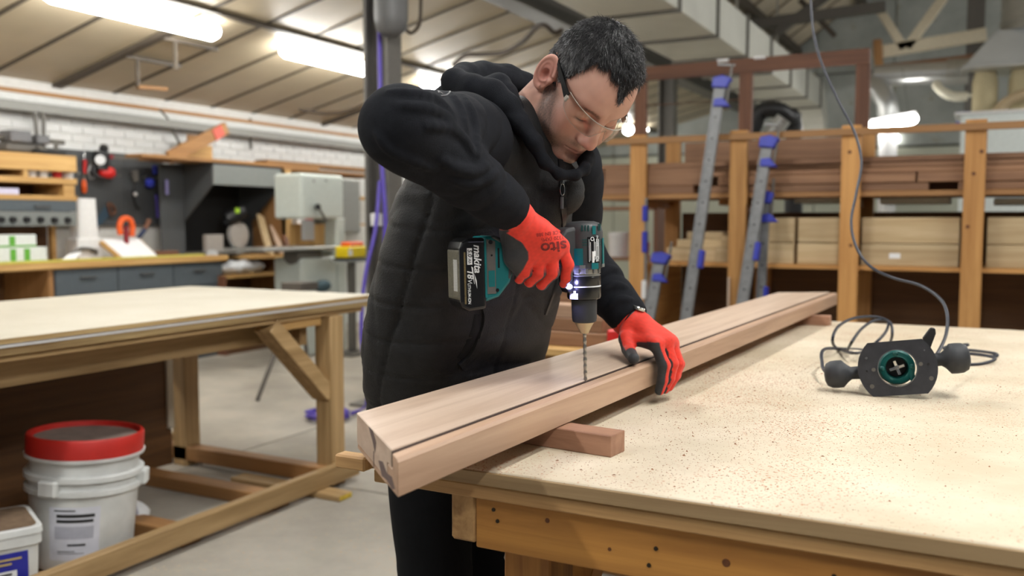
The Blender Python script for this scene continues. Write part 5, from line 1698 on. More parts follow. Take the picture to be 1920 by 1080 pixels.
build('arm', MB().cyl((-6.9500, 6.9061, 1.2727), (-6.9000, 7.0065, 1.3275), 0.05, n=14), BLACK, ms)
build('turntable', MB().cyl((-6.88, (-6.8800, 6.8990, 0.9179)[1], 0.973), (-6.88, (-6.8800, 6.8990, 0.9179)[1], 1.02), 0.17, n=28), ALU, ms, smooth=40)
build('fence', MB().box((-6.8000, 6.5281, 1.1692), (-6.8600, 6.7480, 0.9292)), plain('pale_guard', C(176, 170, 164)), ms, bevel=0.004)
build('lock_knob', MB().cyl(Vector((-6.7200, 6.5136, 0.9716)), Vector((-6.6600, 6.4554, 0.9745)), 0.055, n=20), ALU, ms, smooth=40)
build('base', MB().box((-6.72, (-6.7200, 6.4242, 0.9642)[1], 0.9728), (-7.0, (-6.7200, 7.0369, 0.9434)[1], 1.0)), STEEL, ms, bevel=0.006)

# timber laid on top of the hood and cabinet
G = 'lengths of timber on top of the hood and cabinet'
zt2 = zt_ + 0.0185
yH0, yH1 = (-6.6600, 5.6111, 1.8302)[1], 9.6
o = build('long_plank', MB().box((-6.60, yH0, zt2), (-6.82, 8.0, zt2 + 0.03)), wood('mdf', 'y'), None, bevel=0.003); tag(o, 'longest plank along the front of the hood top', 'plank', G)
o = build('long_plank', MB().box((-6.83, (-6.9000, 5.9480, 1.9454)[1], zt2), (-7.05, 7.6, zt2 + 0.055)), wood('mdf', 'y'), None, bevel=0.003); tag(o, 'plank lying second from the front on the hood top', 'plank', G)
o = build('long_plank', MB().box((-6.62, 7.2, zt2 + .0305), (-6.80, 9.6, zt2 + 0.07)), wood('mdf', 'y'), None, bevel=0.003); tag(o, 'plank at the right end above the bandsaw', 'plank', G)
o = build('plywood_sheet', MB().box((-7.0600, 6.5596, 2.1603), (-7.08, (-7.0600, 6.7947, 2.1264)[1], zt2)), wood('mdf', 'z'), None, bevel=0.003); tag(o, 'square brown sheet standing on the planks against the wall', 'sheet', G)
m = MB(); m.bar(Vector((-6.7000, 5.9904, 1.8827)), Vector((-6.7000, 6.7157, 2.2202)), 0.04, 0.12, (0, 0, 1)); o = build('tilted_board', m, wood('mdf', 'y'), None, bevel=0.003); tag(o, 'tilted board with painted red end on top of the hood', 'board', G)
m = MB(); m.bar(Vector((-6.6750, 6.5345, 2.1310)), Vector((-6.6750, 6.6477, 2.1974)), 0.008, 0.11, (0, 0, 1)); build('red_end', m, plain('faded_red', C(196, 92, 78), .6), o)
o = build('plywood_sheet', MB().box((-6.9800, 6.3891, 2.0603), (-7.0, (-6.9800, 6.8030, 2.1237)[1], zt2 + .056)), wood('shelf', 'y'), None, bevel=0.003); tag(o, 'low brown sheet behind the tilted board', 'sheet', G)
o = build('wall_bracket', MB().box((-7.2000, 7.5513, 2.4230), (-7.1600, 7.5645, 2.0869)), STEEL, None, bevel=0.003); tag(o, 'dark bracket on the brick wall above the cabinet', 'bracket')
o = build('wall_cable', MB().tube(catmull([(-7.1500, 6.3051, 2.3837), (-7.1500, 6.4183, 2.2769), (-7.1500, 6.4932, 2.1430), (-7.1500, 6.5697, 2.0173)], 6), 0.012, 8), STEEL, None, smooth=60); tag(o, 'dark cable drooping down the white brick wall', 'cable')

# ---- tall cabinet to the right of the hood
tcb = thing('tall_cabinet', 'tall open wooden cabinet between the saw hood and bandsaw', 'cabinet', (-6.9, 8.0, 0))
ys0 = (-6.6000, 7.4167, 1.8890)[1]
zc1 = zt_
build('side_panel', MB().box((-6.60, ys0, 0.0), (-7.22, ys0 + 0.03, zc1)), wood('mdf', 'z'), tcb, bevel=0.002)
build('side_edge', MB().box((-6.60, ys0, 0.0), (-6.64, ys0 + 0.12, zc1)), wood('shelf', 'z'), tcb, bevel=0.002)
build('top_panel', MB().box((-6.60, ys0, zc1), (-7.22, 9.5, zc1 + 0.018)), wood('mdf', 'y'), tcb)
build('back_panel', MB().box((-7.21, ys0 + .03, 0.0), (-7.22, 9.5, zc1)), plain('white_panel', C(206, 208, 204), .6), tcb)
for z in ((-6.6200, 7.7978, 1.2708)[2], (-6.6200, 7.8058, 1.5915)[2]):
    build('shelf_board', MB().box((-6.66, ys0 + .125, z - 0.02), (-7.2, 9.5, z)), wood('shelf', 'y'), tcb, bevel=0.002)
sbz = (-6.6200, 7.7978, 1.2708)[2] + .0005
for pxp, c, h, lab in (((-6.7500, 7.8183, 1.3000), PAPER, .18, 'white carton in the tall cabinet at left'), ((-6.7500, 7.9426, 1.3000), RED, .10, 'red carton in the tall cabinet'), ((-6.7500, 8.2754, 1.3000), wood('shelf', 'z'), .16, 'wooden box in the tall cabinet')):
    o = build('stored_carton', MB().box((-6.72, pxp[1] - .05, sbz), (-6.95, pxp[1] + .09, sbz + h)), c, None, bevel=0.004)
    tag(o, lab, 'box', 'cartons in the tall cabinet')
# low cabinet right of the wall bench with clutter
lc = thing('low_cabinet', 'low wooden cabinet at the right end of the wall bench', 'cabinet', (-6.7, 7.1, 0))
lz, lz2 = (-6.5000, 7.1908, 0.9532)[2], (-6.5000, 6.8759, 0.7757)[2]
ly0, ly1 = (-6.5000, 6.4462, 0.8646)[1], (-6.5000, 7.4170, 0.8781)[1]
build('side_panel', MB().box((-6.50, ly0, 0), (-7.0, ly0 + 0.03, lz2)), wood('redbrown', 'z'), lc)
build('side_panel', MB().box((-6.50, ly1 - 0.09, 0), (-7.0, ly1, lz)), wood('mdf', 'z'), lc)
build('top_board', MB().box((-6.50, (-6.5000, 6.8661, 0.9531)[1], lz - 0.03), (-7.0, ly1 - .091, lz)), wood('shelf', 'y'), lc)
build('shelf_board', MB().box((-6.50, ly0 + .031, lz2 - 0.03), (-7.0, ly1 - .091, lz2)), wood('shelf', 'y'), lc)
build('back_board', MB().box((-7.0, ly0, 0), (-7.02, ly1, lz)), wood('panel', 'y'), lc)
build('base_board', MB().box((-6.52, ly0 + .031, 0.0), (-7.0, ly1 - .091, 0.12)), wood('panel', 'y'), lc)
m = MB().ball((0, 0, 0.06), (0.12, 0.30, 0.07), 24, 12)
m.v = [(p[0] + 0.015 * math.sin(40 * p[1] + 30 * p[2]), p[1], max(0.0, p[2] + 0.018 * math.sin(34 * p[1]) * math.cos(30 * p[0]))) for p in m.v]
o = build('plastic_bags', m, plain('grey_plastic_bag', C(196, 200, 204), 0.35, 0, 0.15, 20), None, world=False, smooth=50)
o.location = (-6.66, (-6.6000, 6.8483, 0.8445)[1], lz2 + 0.0005)
tag(o, 'crumpled grey plastic bags heaped on the low cabinet', 'bags')
G = 'offcuts leaning against the tall cabinet'
for a, b, w, c, lab in (((-6.5500, 7.1448, 1.0254), (-6.8500, 7.3275, 1.3565), 0.10, 'oak', 'pale board leaning beside the saw hood'), ((-6.5200, 7.2955, 1.0219), (-6.8000, 7.4649, 1.2428), 0.10, 'beam', 'brown board leaning second from the saw hood'), ((-6.5000, 7.3544, 1.0150), (-6.7500, 7.5454, 1.3574), 0.07, 'redbrown', 'dark red board leaning by the cabinet side')):
    m = MB(); aa = Vector(a); aa.z = lz + .002; m.bar(aa, Vector(b), w, 0.03, (1, 0, 0)); o = build('leaning_offcut', m, wood(c, 'z'), None, bevel=0.003)
    tag(o, lab, 'offcut', G)

# ---- bandsaw
bs = thing('bandsaw', 'pale grey bandsaw with round edged cabinets beside the steel column', 'bandsaw', (-5.8, 7.3, 0))
BSM = plain('bandsaw_enamel', C(196, 204, 198), 0.4, 0, 0.04)
BX = -5.75
a, b = (-5.7500, 6.7092, 1.7566), (-5.7500, 7.3406, 1.2732)
ytop0, ytop1 = a[1], (-5.7500, 7.3510, 1.7548)[1]
mm = MB().box((BX, ytop0, b[2] + 0.05), (BX - 0.35, ytop1, a[2]))
build('upper_cabinet', mm, BSM, bs, bevel=0.03, seg=3)
build('side_cover', MB().box((BX - 0.02, ytop1 + 0.002, b[2] - 0.1), (BX - 0.34, ytop1 + 0.30, a[2] - 0.02)), plain('bandsaw_grey', C(150, 152, 148), .45), bs, bevel=0.03, seg=3)
yc0, yc1 = (-5.7500, 7.2231, 0.9543)[1], (-5.7500, 7.3595, 0.9497)[1]
build('column', MB().box((BX, yc0, 0.0), (BX - 0.30, yc1, b[2] + .06)), BSM, bs, bevel=0.01)
build('lower_cabinet', MB().box((BX, (-5.7500, 6.6867, 0.8713)[1], 0.0), (BX - 0.35, yc0, (-5.7500, 6.9607, 0.9528)[2])), BSM, bs, bevel=0.03, seg=3)
build('table', MB().box((BX + 0.10, (-5.6500, 6.0820, 1.0558)[1], (-5.6500, 6.5372, 1.0287)[2]), (BX - 0.40, (-5.6500, 7.1156, 1.0279)[1], (-5.6500, 6.5380, 1.0583)[2])), plain('cast_table', C(150, 152, 150), .35, .5), bs, bevel=0.006)
build('trunnion', MB().cyl((-5.8500, 6.6545, 0.9819), (-5.8500, 7.0017, 0.9705), 0.09, n=20), STEEL, bs, smooth=40)
build('blade_guard', MB().box((-5.7800, 6.7710, 1.3152), (-5.8200, 6.9219, 1.1189)), ALU, bs, bevel=0.004)
hw = build('hand_wheel', MB().cyl((-5.7450, 6.9346, 1.4390), (-5.6800, 6.8561, 1.4374), 0.03, n=14), BLACK, bs, smooth=40)
build('crank', MB().cyl((-5.6900, 6.8836, 1.4276), (-5.6900, 6.9841, 1.3103), 0.012, n=8), STEEL, hw)
for pq in ((-5.7480, 6.8814, 1.6883), (-5.7480, 7.0644, 1.7007)):
    build('latch', MB().cyl(pq, (pq[0] + .012, pq[1], pq[2]), 0.012, n=10), ALU, bs)
build('under_box', MB().box((-5.9000, 7.0530, 1.2737), (-6.2, (-5.9000, 7.2996, 1.2731)[1], (-5.9000, 7.1451, 1.0609)[2])), wood('shelf', 'z'), bs)
o = build('motor_clutter', MB().ball(Vector((-5.6800, 6.9090, 0.6770)), (0.05, 0.12, 0.06), 14, 8), plain('dark_teal_cloth', C(62, 84, 92), .7), None, smooth=60)
tag(o, 'dark teal rag hanging low on the bandsaw cabinet', 'rag')

# ---- yellow charger on a grey stand
gs = thing('grey_stand', 'slim grey machine stand right of the bandsaw', 'stand', (-5.4, 7.6, 0))
g0_, g1_ = (-5.4500, 6.9746, 0.9270), (-5.4500, 7.2783, 0.9155)
build('post', MB().box((-5.47, (g0_[1] + g1_[1]) / 2 - .03, 0), (-5.53, (g0_[1] + g1_[1]) / 2 + .03, g0_[2] - .002)), STEEL, gs)
build('foot', MB().box((-5.35, g0_[1] - .05, 0), (-5.65, g1_[1] + .05, 0.02)), STEEL, gs)
build('tray', MB().box((-5.38, g0_[1] - .02, g0_[2] - .02), (-5.62, g1_[1] + .02, g0_[2])), MIDGREY, gs)
yc_ = thing('yellow_charger', 'yellow battery charger with black foot on the grey stand', 'charger', (-5.5, 7.6, g0_[2]))
YEL = plain('yellow_plastic', C(226, 200, 20), 0.45, 0, 0.05)
build('body', MB().box((-5.42, g0_[1], g0_[2] + .02), (-5.58, g1_[1], (-5.4500, 7.0766, 1.0576)[2])), YEL, yc_, bevel=0.012)
build('black_base', MB().box((-5.41, g0_[1] - .005, g0_[2] + .0005), (-5.59, g1_[1] + .005, g0_[2] + .022)), BLACK, yc_, bevel=0.004)
build('orange_top', MB().box((-5.44, g0_[1] + .06, (-5.4500, 7.0766, 1.0576)[2]), (-5.56, g1_[1] - .02, (-5.4500, 7.0775, 1.0989)[2])), ORANGE, yc_, bevel=0.01)
pz = (-5.4190, 7.0102, 0.9981)
build('white_label', MB().box((-5.419, pz[1] - .03, pz[2] - .03), (-5.4175, pz[1] + .03, pz[2] + .03)), PAPER, yc_)

# ================================================================== CORDLESS DRILL (held upright, bit in the groove)
tip = Vector((-0.644, 1.523, 1.008))
hdir = Vector((-0.667, -0.743, 0)).normalized()
zax = Vector((-0.020, -0.011, 1)).normalized()
ydir = zax.cross(hdir).normalized()
hdir = ydir.cross(zax)
Rd = Matrix((hdir, ydir, zax)).transposed()
drill = thing('cordless_drill', 'black and teal cordless drill held upright, bit in the beam groove', 'drill', tip, Rd)
MD = WM[drill.name]
DGREY = plain('drill_charcoal', C(58, 60, 62), 0.5, 0, 0.06, 80, 0.08, 700)
GEAR = plain('drill_gear_metal', C(150, 150, 146), 0.38, 0.6, 0.06)
DBLACK = plain('drill_black', C(20, 20, 22), 0.25, 0, 0.05)


def dpart(name, mb, mat, **k):
    return build(name, mb, mat, drill, world=False, **k)


bit = []
for i in range(36):
    z = 0.092 * i / 35
    bit.append((0.0031 + 0.0004 * math.sin(i * 1.4), z))
dpart('drill_bit', MB().lathe([(0.0003, -0.003)] + bit, 14), plain('drill_bit_steel', C(170, 166, 158), 0.28, 0.9, 0.05), smooth=50)
dpart('chuck_nose', MB().lathe([(0.0075, 0.088), (0.009, 0.092), (0.0155, 0.104), (0.0175, 0.107), (0.0175, 0.110)], 28), plain('brassy_steel', C(190, 174, 144), 0.3, 0.85, 0.05), smooth=40)
dpart('chuck_sleeve', MB().lathe([(0.018, 0.108), (0.0215, 0.110), (0.0228, 0.116), (0.0235, 0.150), (0.022, 0.151)], 32), RUBBER, smooth=40)
dpart('clutch_ring', MB().lathe([(0.024, 0.150), (0.0295, 0.152), (0.031, 0.156), (0.031, 0.1725), (0.030, 0.1735)], 36), DBLACK, smooth=40)
dpart('white_line', MB().lathe([(0.030, 0.1735), (0.0312, 0.1738), (0.0312, 0.1755), (0.030, 0.1758)], 36), PRINTWHITE, smooth=40)
dpart('torque_ring', MB().lathe([(0.030, 0.1758), (0.0308, 0.177), (0.0308, 0.192), (0.0295, 0.1935)], 36), DBLACK, smooth=40)
dpart('silver_line', MB().lathe([(0.0295, 0.1935), (0.0308, 0.194), (0.0308, 0.1955), (0.0295, 0.196)], 36), GEAR, smooth=40)
g = MB().lathe([(0.0285, 0.196), (0.029, 0.197), (0.029, 0.212), (0.027, 0.214)], 36)
dpart('gear_housing', g, GEAR, smooth=40)
for a in (45, 75, 105, 135):
    t = math.radians(a)
    m = MB().box((-0.003, -0.002, 0.198), (0.003, 0.003, 0.212))
    m.v = [(p[0] * math.cos(t - math.pi / 2) - (p[1] + .029) * math.sin(t - math.pi / 2), p[0] * math.sin(t - math.pi / 2) + (p[1] + .029) * math.cos(t - math.pi / 2), p[2]) for p in m.v]
    dpart('gear_rib', m, GEAR, bevel=0.001)
# motor housing: rounded body a little deeper towards the handle
dpart('motor_housing', MB().lathe([(0.027, 0.205), (0.034, 0.208), (0.0355, 0.214), (0.036, 0.24), (0.036, 0.272), (0.0345, 0.281), (0.029, 0.289), (0.020, 0.292), (0.0, 0.293)], 40), DGREY, smooth=50)


def patch(u0, u1, z0, z1, off=0.0006, R0=0.036, n=6, th=0.0012):
    """curved plate on the camera-side (+y) of the housing; u to the right of the picture (-x)"""
    m = MB()
    A = []
    for rr in (R0 + off, R0 + off - th):
        for z in (z0, z1):
            for i in range(n + 1):
                u = u0 + (u1 - u0) * i / n
                u = max(-R0 * .98, min(R0 * .98, u))
                a = math.asin(u / R0)
                A.append((-rr * math.sin(a), rr * math.cos(a), z))
    k = n + 1
    fs2 = []
    for i in range(n):
        fs2 += [(i + 1, i, k + i, k + i + 1), (2 * k + i, 2 * k + i + 1, 3 * k + i + 1, 3 * k + i), (i, i + 1, 2 * k + i + 1, 2 * k + i), (k + i + 1, k + i, 3 * k + i, 3 * k + i + 1)]
    fs2 += [(0, 2 * k, 3 * k, k), (n, k + n, 3 * k + n, 2 * k + n)]
    return m.add(A, fs2)


cu = lambda x: (x - 318) * 0.000218
cz = lambda y: 0.292 - (y - 65) * 0.000212
lbp = dpart('rating_plate', patch(cu(282), cu(390), cz(415), cz(197), 0.0012), DBLACK, smooth=50)
for k in range(9):
    xx = 292 + k * 11
    if k in (2, 3):
        continue
    build('print_line', patch(cu(xx), cu(xx + 4), cz(405 - (k % 3) * 9), cz(215 + (k % 2) * 24), 0.0016, th=0.0006), PRINTWHITE, lbp, world=False)
build('print_block', patch(cu(318), cu(336), cz(412), cz(318), 0.0016, th=0.0006), PRINTWHITE, lbp, world=False)
build('print_block', patch(cu(338), cu(352), cz(360), cz(315), 0.0016, th=0.0006), PRINTWHITE, lbp, world=False)
m = MB().lathe([(0.0024, 0), (0.0036, 0), (0.0036, 0.0008), (0.0024, 0.0008)], 20, basis((-1, 0, 0), (0, 0, 1), (-cu(322), 0.0366, cz(213))), cap=False)
build('round_mark', m, PRINTWHITE, lbp, world=False)
lettering('lettering', 'CE', 0.0085, basis((0, 0, -1), (-1, 0, 0), (-cu(366), 0.0361, cz(382))), PRINTWHITE, lbp)
lettering('lettering', 'makita', 0.0075, basis((0, 0, -1), (-1, 0, 0), (-cu(372), 0.0358, cz(232))), PRINTWHITE, lbp)
dpart('teal_stripe', patch(cu(324), cu(356), cz(176), cz(66) - .008, 0.0010), TEAL, smooth=50)
dpart('teal_stripe', patch(cu(314), cu(376), cz(468), cz(416), 0.0014), TEAL, smooth=50)
dpart('teal_panel', patch(cu(188), cu(246), cz(432), cz(292), 0.0018), TEAL, smooth=50)
dpart('teal_panel', patch(cu(430), cu(462), cz(432), cz(210), 0.0018), TEAL, smooth=50)
dpart('silver_foot', patch(cu(222), cu(262), cz(460), cz(432), 0.0022), GEAR, smooth=50)
dpart('silver_foot', patch(cu(418), cu(462), cz(455), cz(428), 0.0022), GEAR, smooth=50)
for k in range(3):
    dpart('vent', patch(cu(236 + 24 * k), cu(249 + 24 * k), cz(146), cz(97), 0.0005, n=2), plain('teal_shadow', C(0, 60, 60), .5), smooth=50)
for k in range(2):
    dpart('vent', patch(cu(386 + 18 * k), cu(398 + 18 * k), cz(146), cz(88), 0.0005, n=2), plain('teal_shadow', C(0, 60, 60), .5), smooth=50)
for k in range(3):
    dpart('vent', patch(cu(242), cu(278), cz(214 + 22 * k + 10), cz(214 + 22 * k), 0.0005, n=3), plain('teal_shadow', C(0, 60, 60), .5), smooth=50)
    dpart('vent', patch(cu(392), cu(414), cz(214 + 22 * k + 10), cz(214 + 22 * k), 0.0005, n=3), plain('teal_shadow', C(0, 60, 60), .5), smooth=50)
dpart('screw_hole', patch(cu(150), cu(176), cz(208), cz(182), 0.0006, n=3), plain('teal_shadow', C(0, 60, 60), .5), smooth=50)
# shoulder that joins housing and handle
m = MB().prism([(0.0, 0.215), (0.05, 0.212), (0.06, 0.222), (0.06, 0.262), (0.045, 0.280), (0.0, 0.288)], -0.024, 0.024, Matrix(((1, 0, 0, 0), (0, 0, -1, 0), (0, 1, 0, 0), (0, 0, 0, 1))))
dpart('handle_root', m, DGREY, bevel=0.008, seg=3)
dpart('handle', MB().tube(catmull([(0.045, 0, 0.242), (0.09, 0, 0.235), (0.13, 0, 0.225), (0.165, 0, 0.215)], 5), 0.0185, 18), DGREY, smooth=60)
dpart('trigger', MB().prism([(0.040, 0.210), (0.062, 0.208), (0.064, 0.218), (0.044, 0.222)], -0.009, 0.009, Matrix(((1, 0, 0, 0), (0, 0, -1, 0), (0, 1, 0, 0), (0, 0, 0, 1)))), DBLACK, bevel=0.003)
# lamp under the trigger
dpart('lamp_nose', MB().prism([(0.024, 0.160), (0.036, 0.165), (0.043, 0.178), (0.042, 0.196), (0.024, 0.200)], -0.016, 0.020, Matrix(((1, 0, 0, 0), (0, 0, -1, 0), (0, 1, 0, 0), (0, 0, 0, 1)))), DBLACK, bevel=0.004, seg=2)
LED = glow('drill_led', (0.42, 0.40, 1.0, 1), 220.0)
dpart('work_light', MB().ball((0.0400, 0.024, 0.1765), (0.0058, 0.0046, 0.0044), 12, 8), LED, smooth=80)
dpart('lamp_sticker', patch(cu(150) + 0.004, cu(186) + .004, cz(722), cz(652), 0.0006, R0=0.0312, n=4), PAPER, smooth=50)
dpart('lamp_sticker', patch(cu(200), cu(216), cz(722), cz(672), 0.0006, R0=0.0312, n=3), PAPER, smooth=50)

# foot and battery
XZ = Matrix(((1, 0, 0, 0), (0, 0, -1, 0), (0, 1, 0, 0), (0, 0, 0, 1)))
dpart('foot', MB().prism([(0.150, 0.205), (0.155, 0.190), (0.176, 0.166), (0.202, 0.158), (0.202, 0.270), (0.186, 0.271), (0.166, 0.262), (0.152, 0.243)], -0.035, 0.035, XZ), TEAL, bevel=0.005, seg=3)
dpart('foot_guard', MB().prism([(0.1495, 0.215), (0.1545, 0.196), (0.160, 0.196), (0.157, 0.232), (0.172, 0.258), (0.190, 0.2685), (0.184, 0.2725), (0.164, 0.264), (0.150, 0.243)], -0.036, 0.036, XZ), DGREY, bevel=0.003, seg=2)
dpart('foot_panel', MB().prism([(0.182, 0.172), (0.199, 0.172), (0.199, 0.266), (0.182, 0.262)], -0.0365, -0.0355, XZ), plain('foot_grey_brown', C(92, 90, 88), .45), bevel=0.0004)
dpart('foot_panel', MB().prism([(0.184, 0.184), (0.1955, 0.184), (0.1955, 0.212), (0.184, 0.212)], -0.0369, -0.0360, XZ), TEAL)
dpart('foot_slot', MB().prism([(0.1745, 0.216), (0.1775, 0.216), (0.1775, 0.250), (0.1745, 0.250)], -0.0358, -0.0350, XZ), DBLACK)
for x, z, r in ((0.1905, 0.2605, 0.0036), (0.180, 0.178, 0.0030), (0.189, 0.238, 0.0017)):
    dpart('screw_hole', MB().cyl((x, 0.0350, z), (x, 0.0372, z), r, n=16), DBLACK)
bat = dpart('battery', MB().prism([(0.200, 0.147), (0.232, 0.144), (0.242, 0.150), (0.2465, 0.160), (0.2465, 0.252), (0.242, 0.262), (0.232, 0.268), (0.200, 0.2685)], -0.038, 0.038, XZ), DBLACK, bevel=0.0055, seg=3)
bb = plain('battery_dusty_base', C(98, 94, 80), 0.4, 0, 0.35, 260)
build('dusty_base', MB().prism([(0.2405, 0.158), (0.2475, 0.164), (0.2475, 0.248), (0.2405, 0.255)], -0.034, 0.034, XZ), bb, bat, world=False, bevel=0.003, seg=2)
build('base_sticker', MB().box((0.2476, 0.004, 0.178), (0.2481, 0.026, 0.232)), plain('sticker_grey', C(176, 176, 172), .5, 0, .25, 700), bat, world=False)
build('dust_line', MB().box((0.2365, 0.0375, 0.157), (0.2395, 0.0386, 0.245)), plain('wood_dust', C(112, 98, 66), .9, 0, .4, 500), bat, world=False)
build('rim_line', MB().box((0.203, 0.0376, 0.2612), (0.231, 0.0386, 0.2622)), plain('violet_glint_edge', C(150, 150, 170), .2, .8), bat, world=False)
TX = lambda x, z: basis((0, 0, -1), (-1, 0, 0), (x, 0.0382, z))
lettering('lettering', 'makita', 0.0180, TX(0.2155, 0.2335), PRINTWHITE, bat, shear=0.25, offset=0.0004)
build('white_field', MB().box((0.2245, 0.0378, 0.2235), (0.2335, 0.0383, 0.2515)), PRINTWHITE, bat, world=False)
lettering('lettering', '5.0', 0.0105, TX(0.2288, 0.2433), PRINTBLACK, bat, shear=0.2, offset=0.0002)
lettering('lettering', 'Ah', 0.0070, TX(0.2293, 0.2300), PRINTBLACK, bat, shear=0.2, offset=0.0001)
lettering('lettering', '18', 0.0150, TX(0.2290, 0.2080), PRINTWHITE, bat, shear=0.25, offset=0.0004)
lettering('lettering', 'V', 0.0105, TX(0.2300, 0.1960), PRINTWHITE, bat, shear=0.2, offset=0.0001)
lettering('lettering', 'LITHIUM-ION', 0.0072, TX(0.2312, 0.1745), PRINTWHITE, bat, shear=0.1, offset=0.0001, sx=0.82)
m = MB().prism([(0.0, 0.0), (0.030, 0.0045), (0.030, 0.0052), (0.002, 0.0030)], 0, 0.0004, basis((0, 0, -1), (-1, 0, 0), (0.2265, 0.0379, 0.2205)))
build('swoosh', m, PRINTWHITE, bat, world=False)
m = MB().prism([(0.0, 0.0), (0.012, 0.004), (0.026, 0.0045), (0.010, 0.001)], 0, 0.0004, basis((0, 0, -1), (-1, 0, 0), (0.2215, 0.0379, 0.2080)))
build('swoosh', m, PRINTWHITE, bat, world=False)
build('teal_edge', MB().prism([(0.1985, 0.166), (0.2025, 0.166), (0.2025, 0.266), (0.1985, 0.2685)], -0.0384, -0.0368, XZ), TEAL, bat, world=False, bevel=0.0006)

# ================================================================== THE MAN
man = thing('person', 'person in black hooded jacket, safety glasses and red gloves drilling the beam', 'person', (-1.03, 1.70, 0.0))


def waves(P, seed, n=7, freq=30.0):
    rs = np.random.RandomState(seed)
    s = 0
    for i in range(n):
        k = rs.normal(size=3)
        k = k / np.linalg.norm(k) * freq * rs.uniform(0.5, 1.6)
        s = s + np.sin(P @ k.astype(np.float32) + rs.uniform(0, 6.28))
    return s / n ** 0.5


def creases(P, seed, freq=10.0, stretch=(1, 1, 1)):
    """cloth folds: round ridges with narrow valleys between, running every which way"""
    s = 0
    Q = P * np.asarray(stretch, np.float32)
    for i in range(3):
        a = waves(Q, seed + 7 * i, 4, freq * (1 + 0.7 * i))
        s = s + (1 - 2 * np.exp(-(np.abs(a) / 0.35)) ) * (0.6 ** i)
    return s


VEST = plain('quilted_nylon_black', (0.0150, 0.0150, 0.0158, 1), 0.62, 0, 0.18, 40, 0.5, 320, spec=0.28)
FLEECE = plain('black_fleece', (0.0115, 0.0125, 0.0160, 1), 0.9, 0, 0.15, 60, 0.6, 800, spec=0.14)
TROUS = plain('black_trousers', (0.0065, 0.007, 0.0085, 1), 0.85, 0, 0.1, 50, 0.3, 700, spec=0.15)

# ---- vest / torso
zs = np.array([0.86, 0.89, 0.95, 1.05, 1.15, 1.25, 1.35, 1.42, 1.48, 1.53], np.float32)
tcx = np.array([-1.040, -1.040, -1.034, -0.995, -0.960, -0.925, -0.885, -0.855, -0.830, -0.81], np.float32)
tcy = np.array([1.715, 1.715, 1.705, 1.665, 1.645, 1.625, 1.605, 1.595, 1.588, 1.585], np.float32)
ta_ = np.array([0.125, 0.148, 0.156, 0.168, 0.166, 0.158, 0.148, 0.122, 0.085, 0.05], np.float32)
tb_ = np.array([0.205, 0.240, 0.252, 0.250, 0.248, 0.242, 0.225, 0.195, 0.140, 0.08], np.float32)


def torso(P, grow=0.0):
    z = P[..., 2]
    cx, cy = np.interp(z, zs, tcx), np.interp(z, zs, tcy)
    a, b = np.interp(z, zs, ta_) + grow, np.interp(z, zs, tb_) + grow
    e = 2.3
    qx, qy = np.abs(P[..., 0] - cx) / a, np.abs(P[..., 1] - cy) / b
    k = (qx ** e + qy ** e) ** (1 / e)
    d = (k - 1) * np.minimum(a, b) * 0.9
    return smax(d, smax(z - 1.525, 0.868 - z, 0.01), 0.03)


def vest_sd(P):
    d = torso(P)
    d = smin(d, rc(P, (-0.845, 1.44, 1.455), (-0.825, 1.74, 1.455), 0.066, 0.066), 0.05)
    d = smin(d, rc(P, (-0.850, 1.585, 1.38), (-0.800, 1.585, 1.455), 0.125, 0.076), 0.04)
    d = smin(d, rc(P, (-0.80, 1.585, 1.33), (-0.735, 1.585, 1.362), 0.09, 0.055), 0.03)
    z = P[..., 2]
    ph = np.arctan2(P[..., 1] - np.interp(z, zs, tcy), P[..., 0] - np.interp(z, zs, tcx))
    # quilting channels and side seam
    zz = z + 0.010 * np.sin(3 * ph) + 0.05 * (P[..., 0] + 0.95)
    t = np.abs((zz / 0.072) % 1.0 - 0.5) * 2            # 1 at channel
    d = d + 0.0020 * np.exp(-((1 - t) / 0.09) ** 2) * (z < 1.42)
    for p0 in (-1.62, -0.62, 1.5):
        d = d + 0.0032 * np.exp(-((ph - p0 - 0.10 * np.sin(6 * z)) / 0.022) ** 2) * (z < 1.40)
    d = d - 0.0036 * creases(P, 3, 10) * np.clip((1.5 - z) / 0.1, 0, 1) - 0.0008 * waves(P, 5, 8, 60)
    # folds that pull towards the raised arm and the belly
    d = d - 0.004 * np.sin(34 * (P[..., 0] + 0.9) + 55 * (z - 1.2)) * np.exp(-((z - 1.02) / 0.10) ** 2) * np.exp(-((ph + 0.7) / 0.6) ** 2)
    return d


vest = solid('vest', vest_sd, (-1.26, 1.28, 0.83), (-0.66, 2.02, 1.58), 0.0065, VEST, man)
vest['label'] = 'black quilted vest with vertical side seam'


def bvh_of(o):
    me = o.data
    M = WM[man.name]
    return BVHTree.FromPolygons([M @ v.co for v in me.vertices], [tuple(p.vertices) for p in me.polygons])


vest_bvh = bvh_of(vest)
camp = Vector((0, 0, 1.3))


def drape(bvh, p):
    """point of the surface met when looking from the front at p"""
    p = Vector(p)
    d = (p - camp).normalized()
    h = bvh.ray_cast(p - d * 0.6, d)
    if h[0] is None:
        h = bvh.find_nearest(p)
    return h[0], h[1]


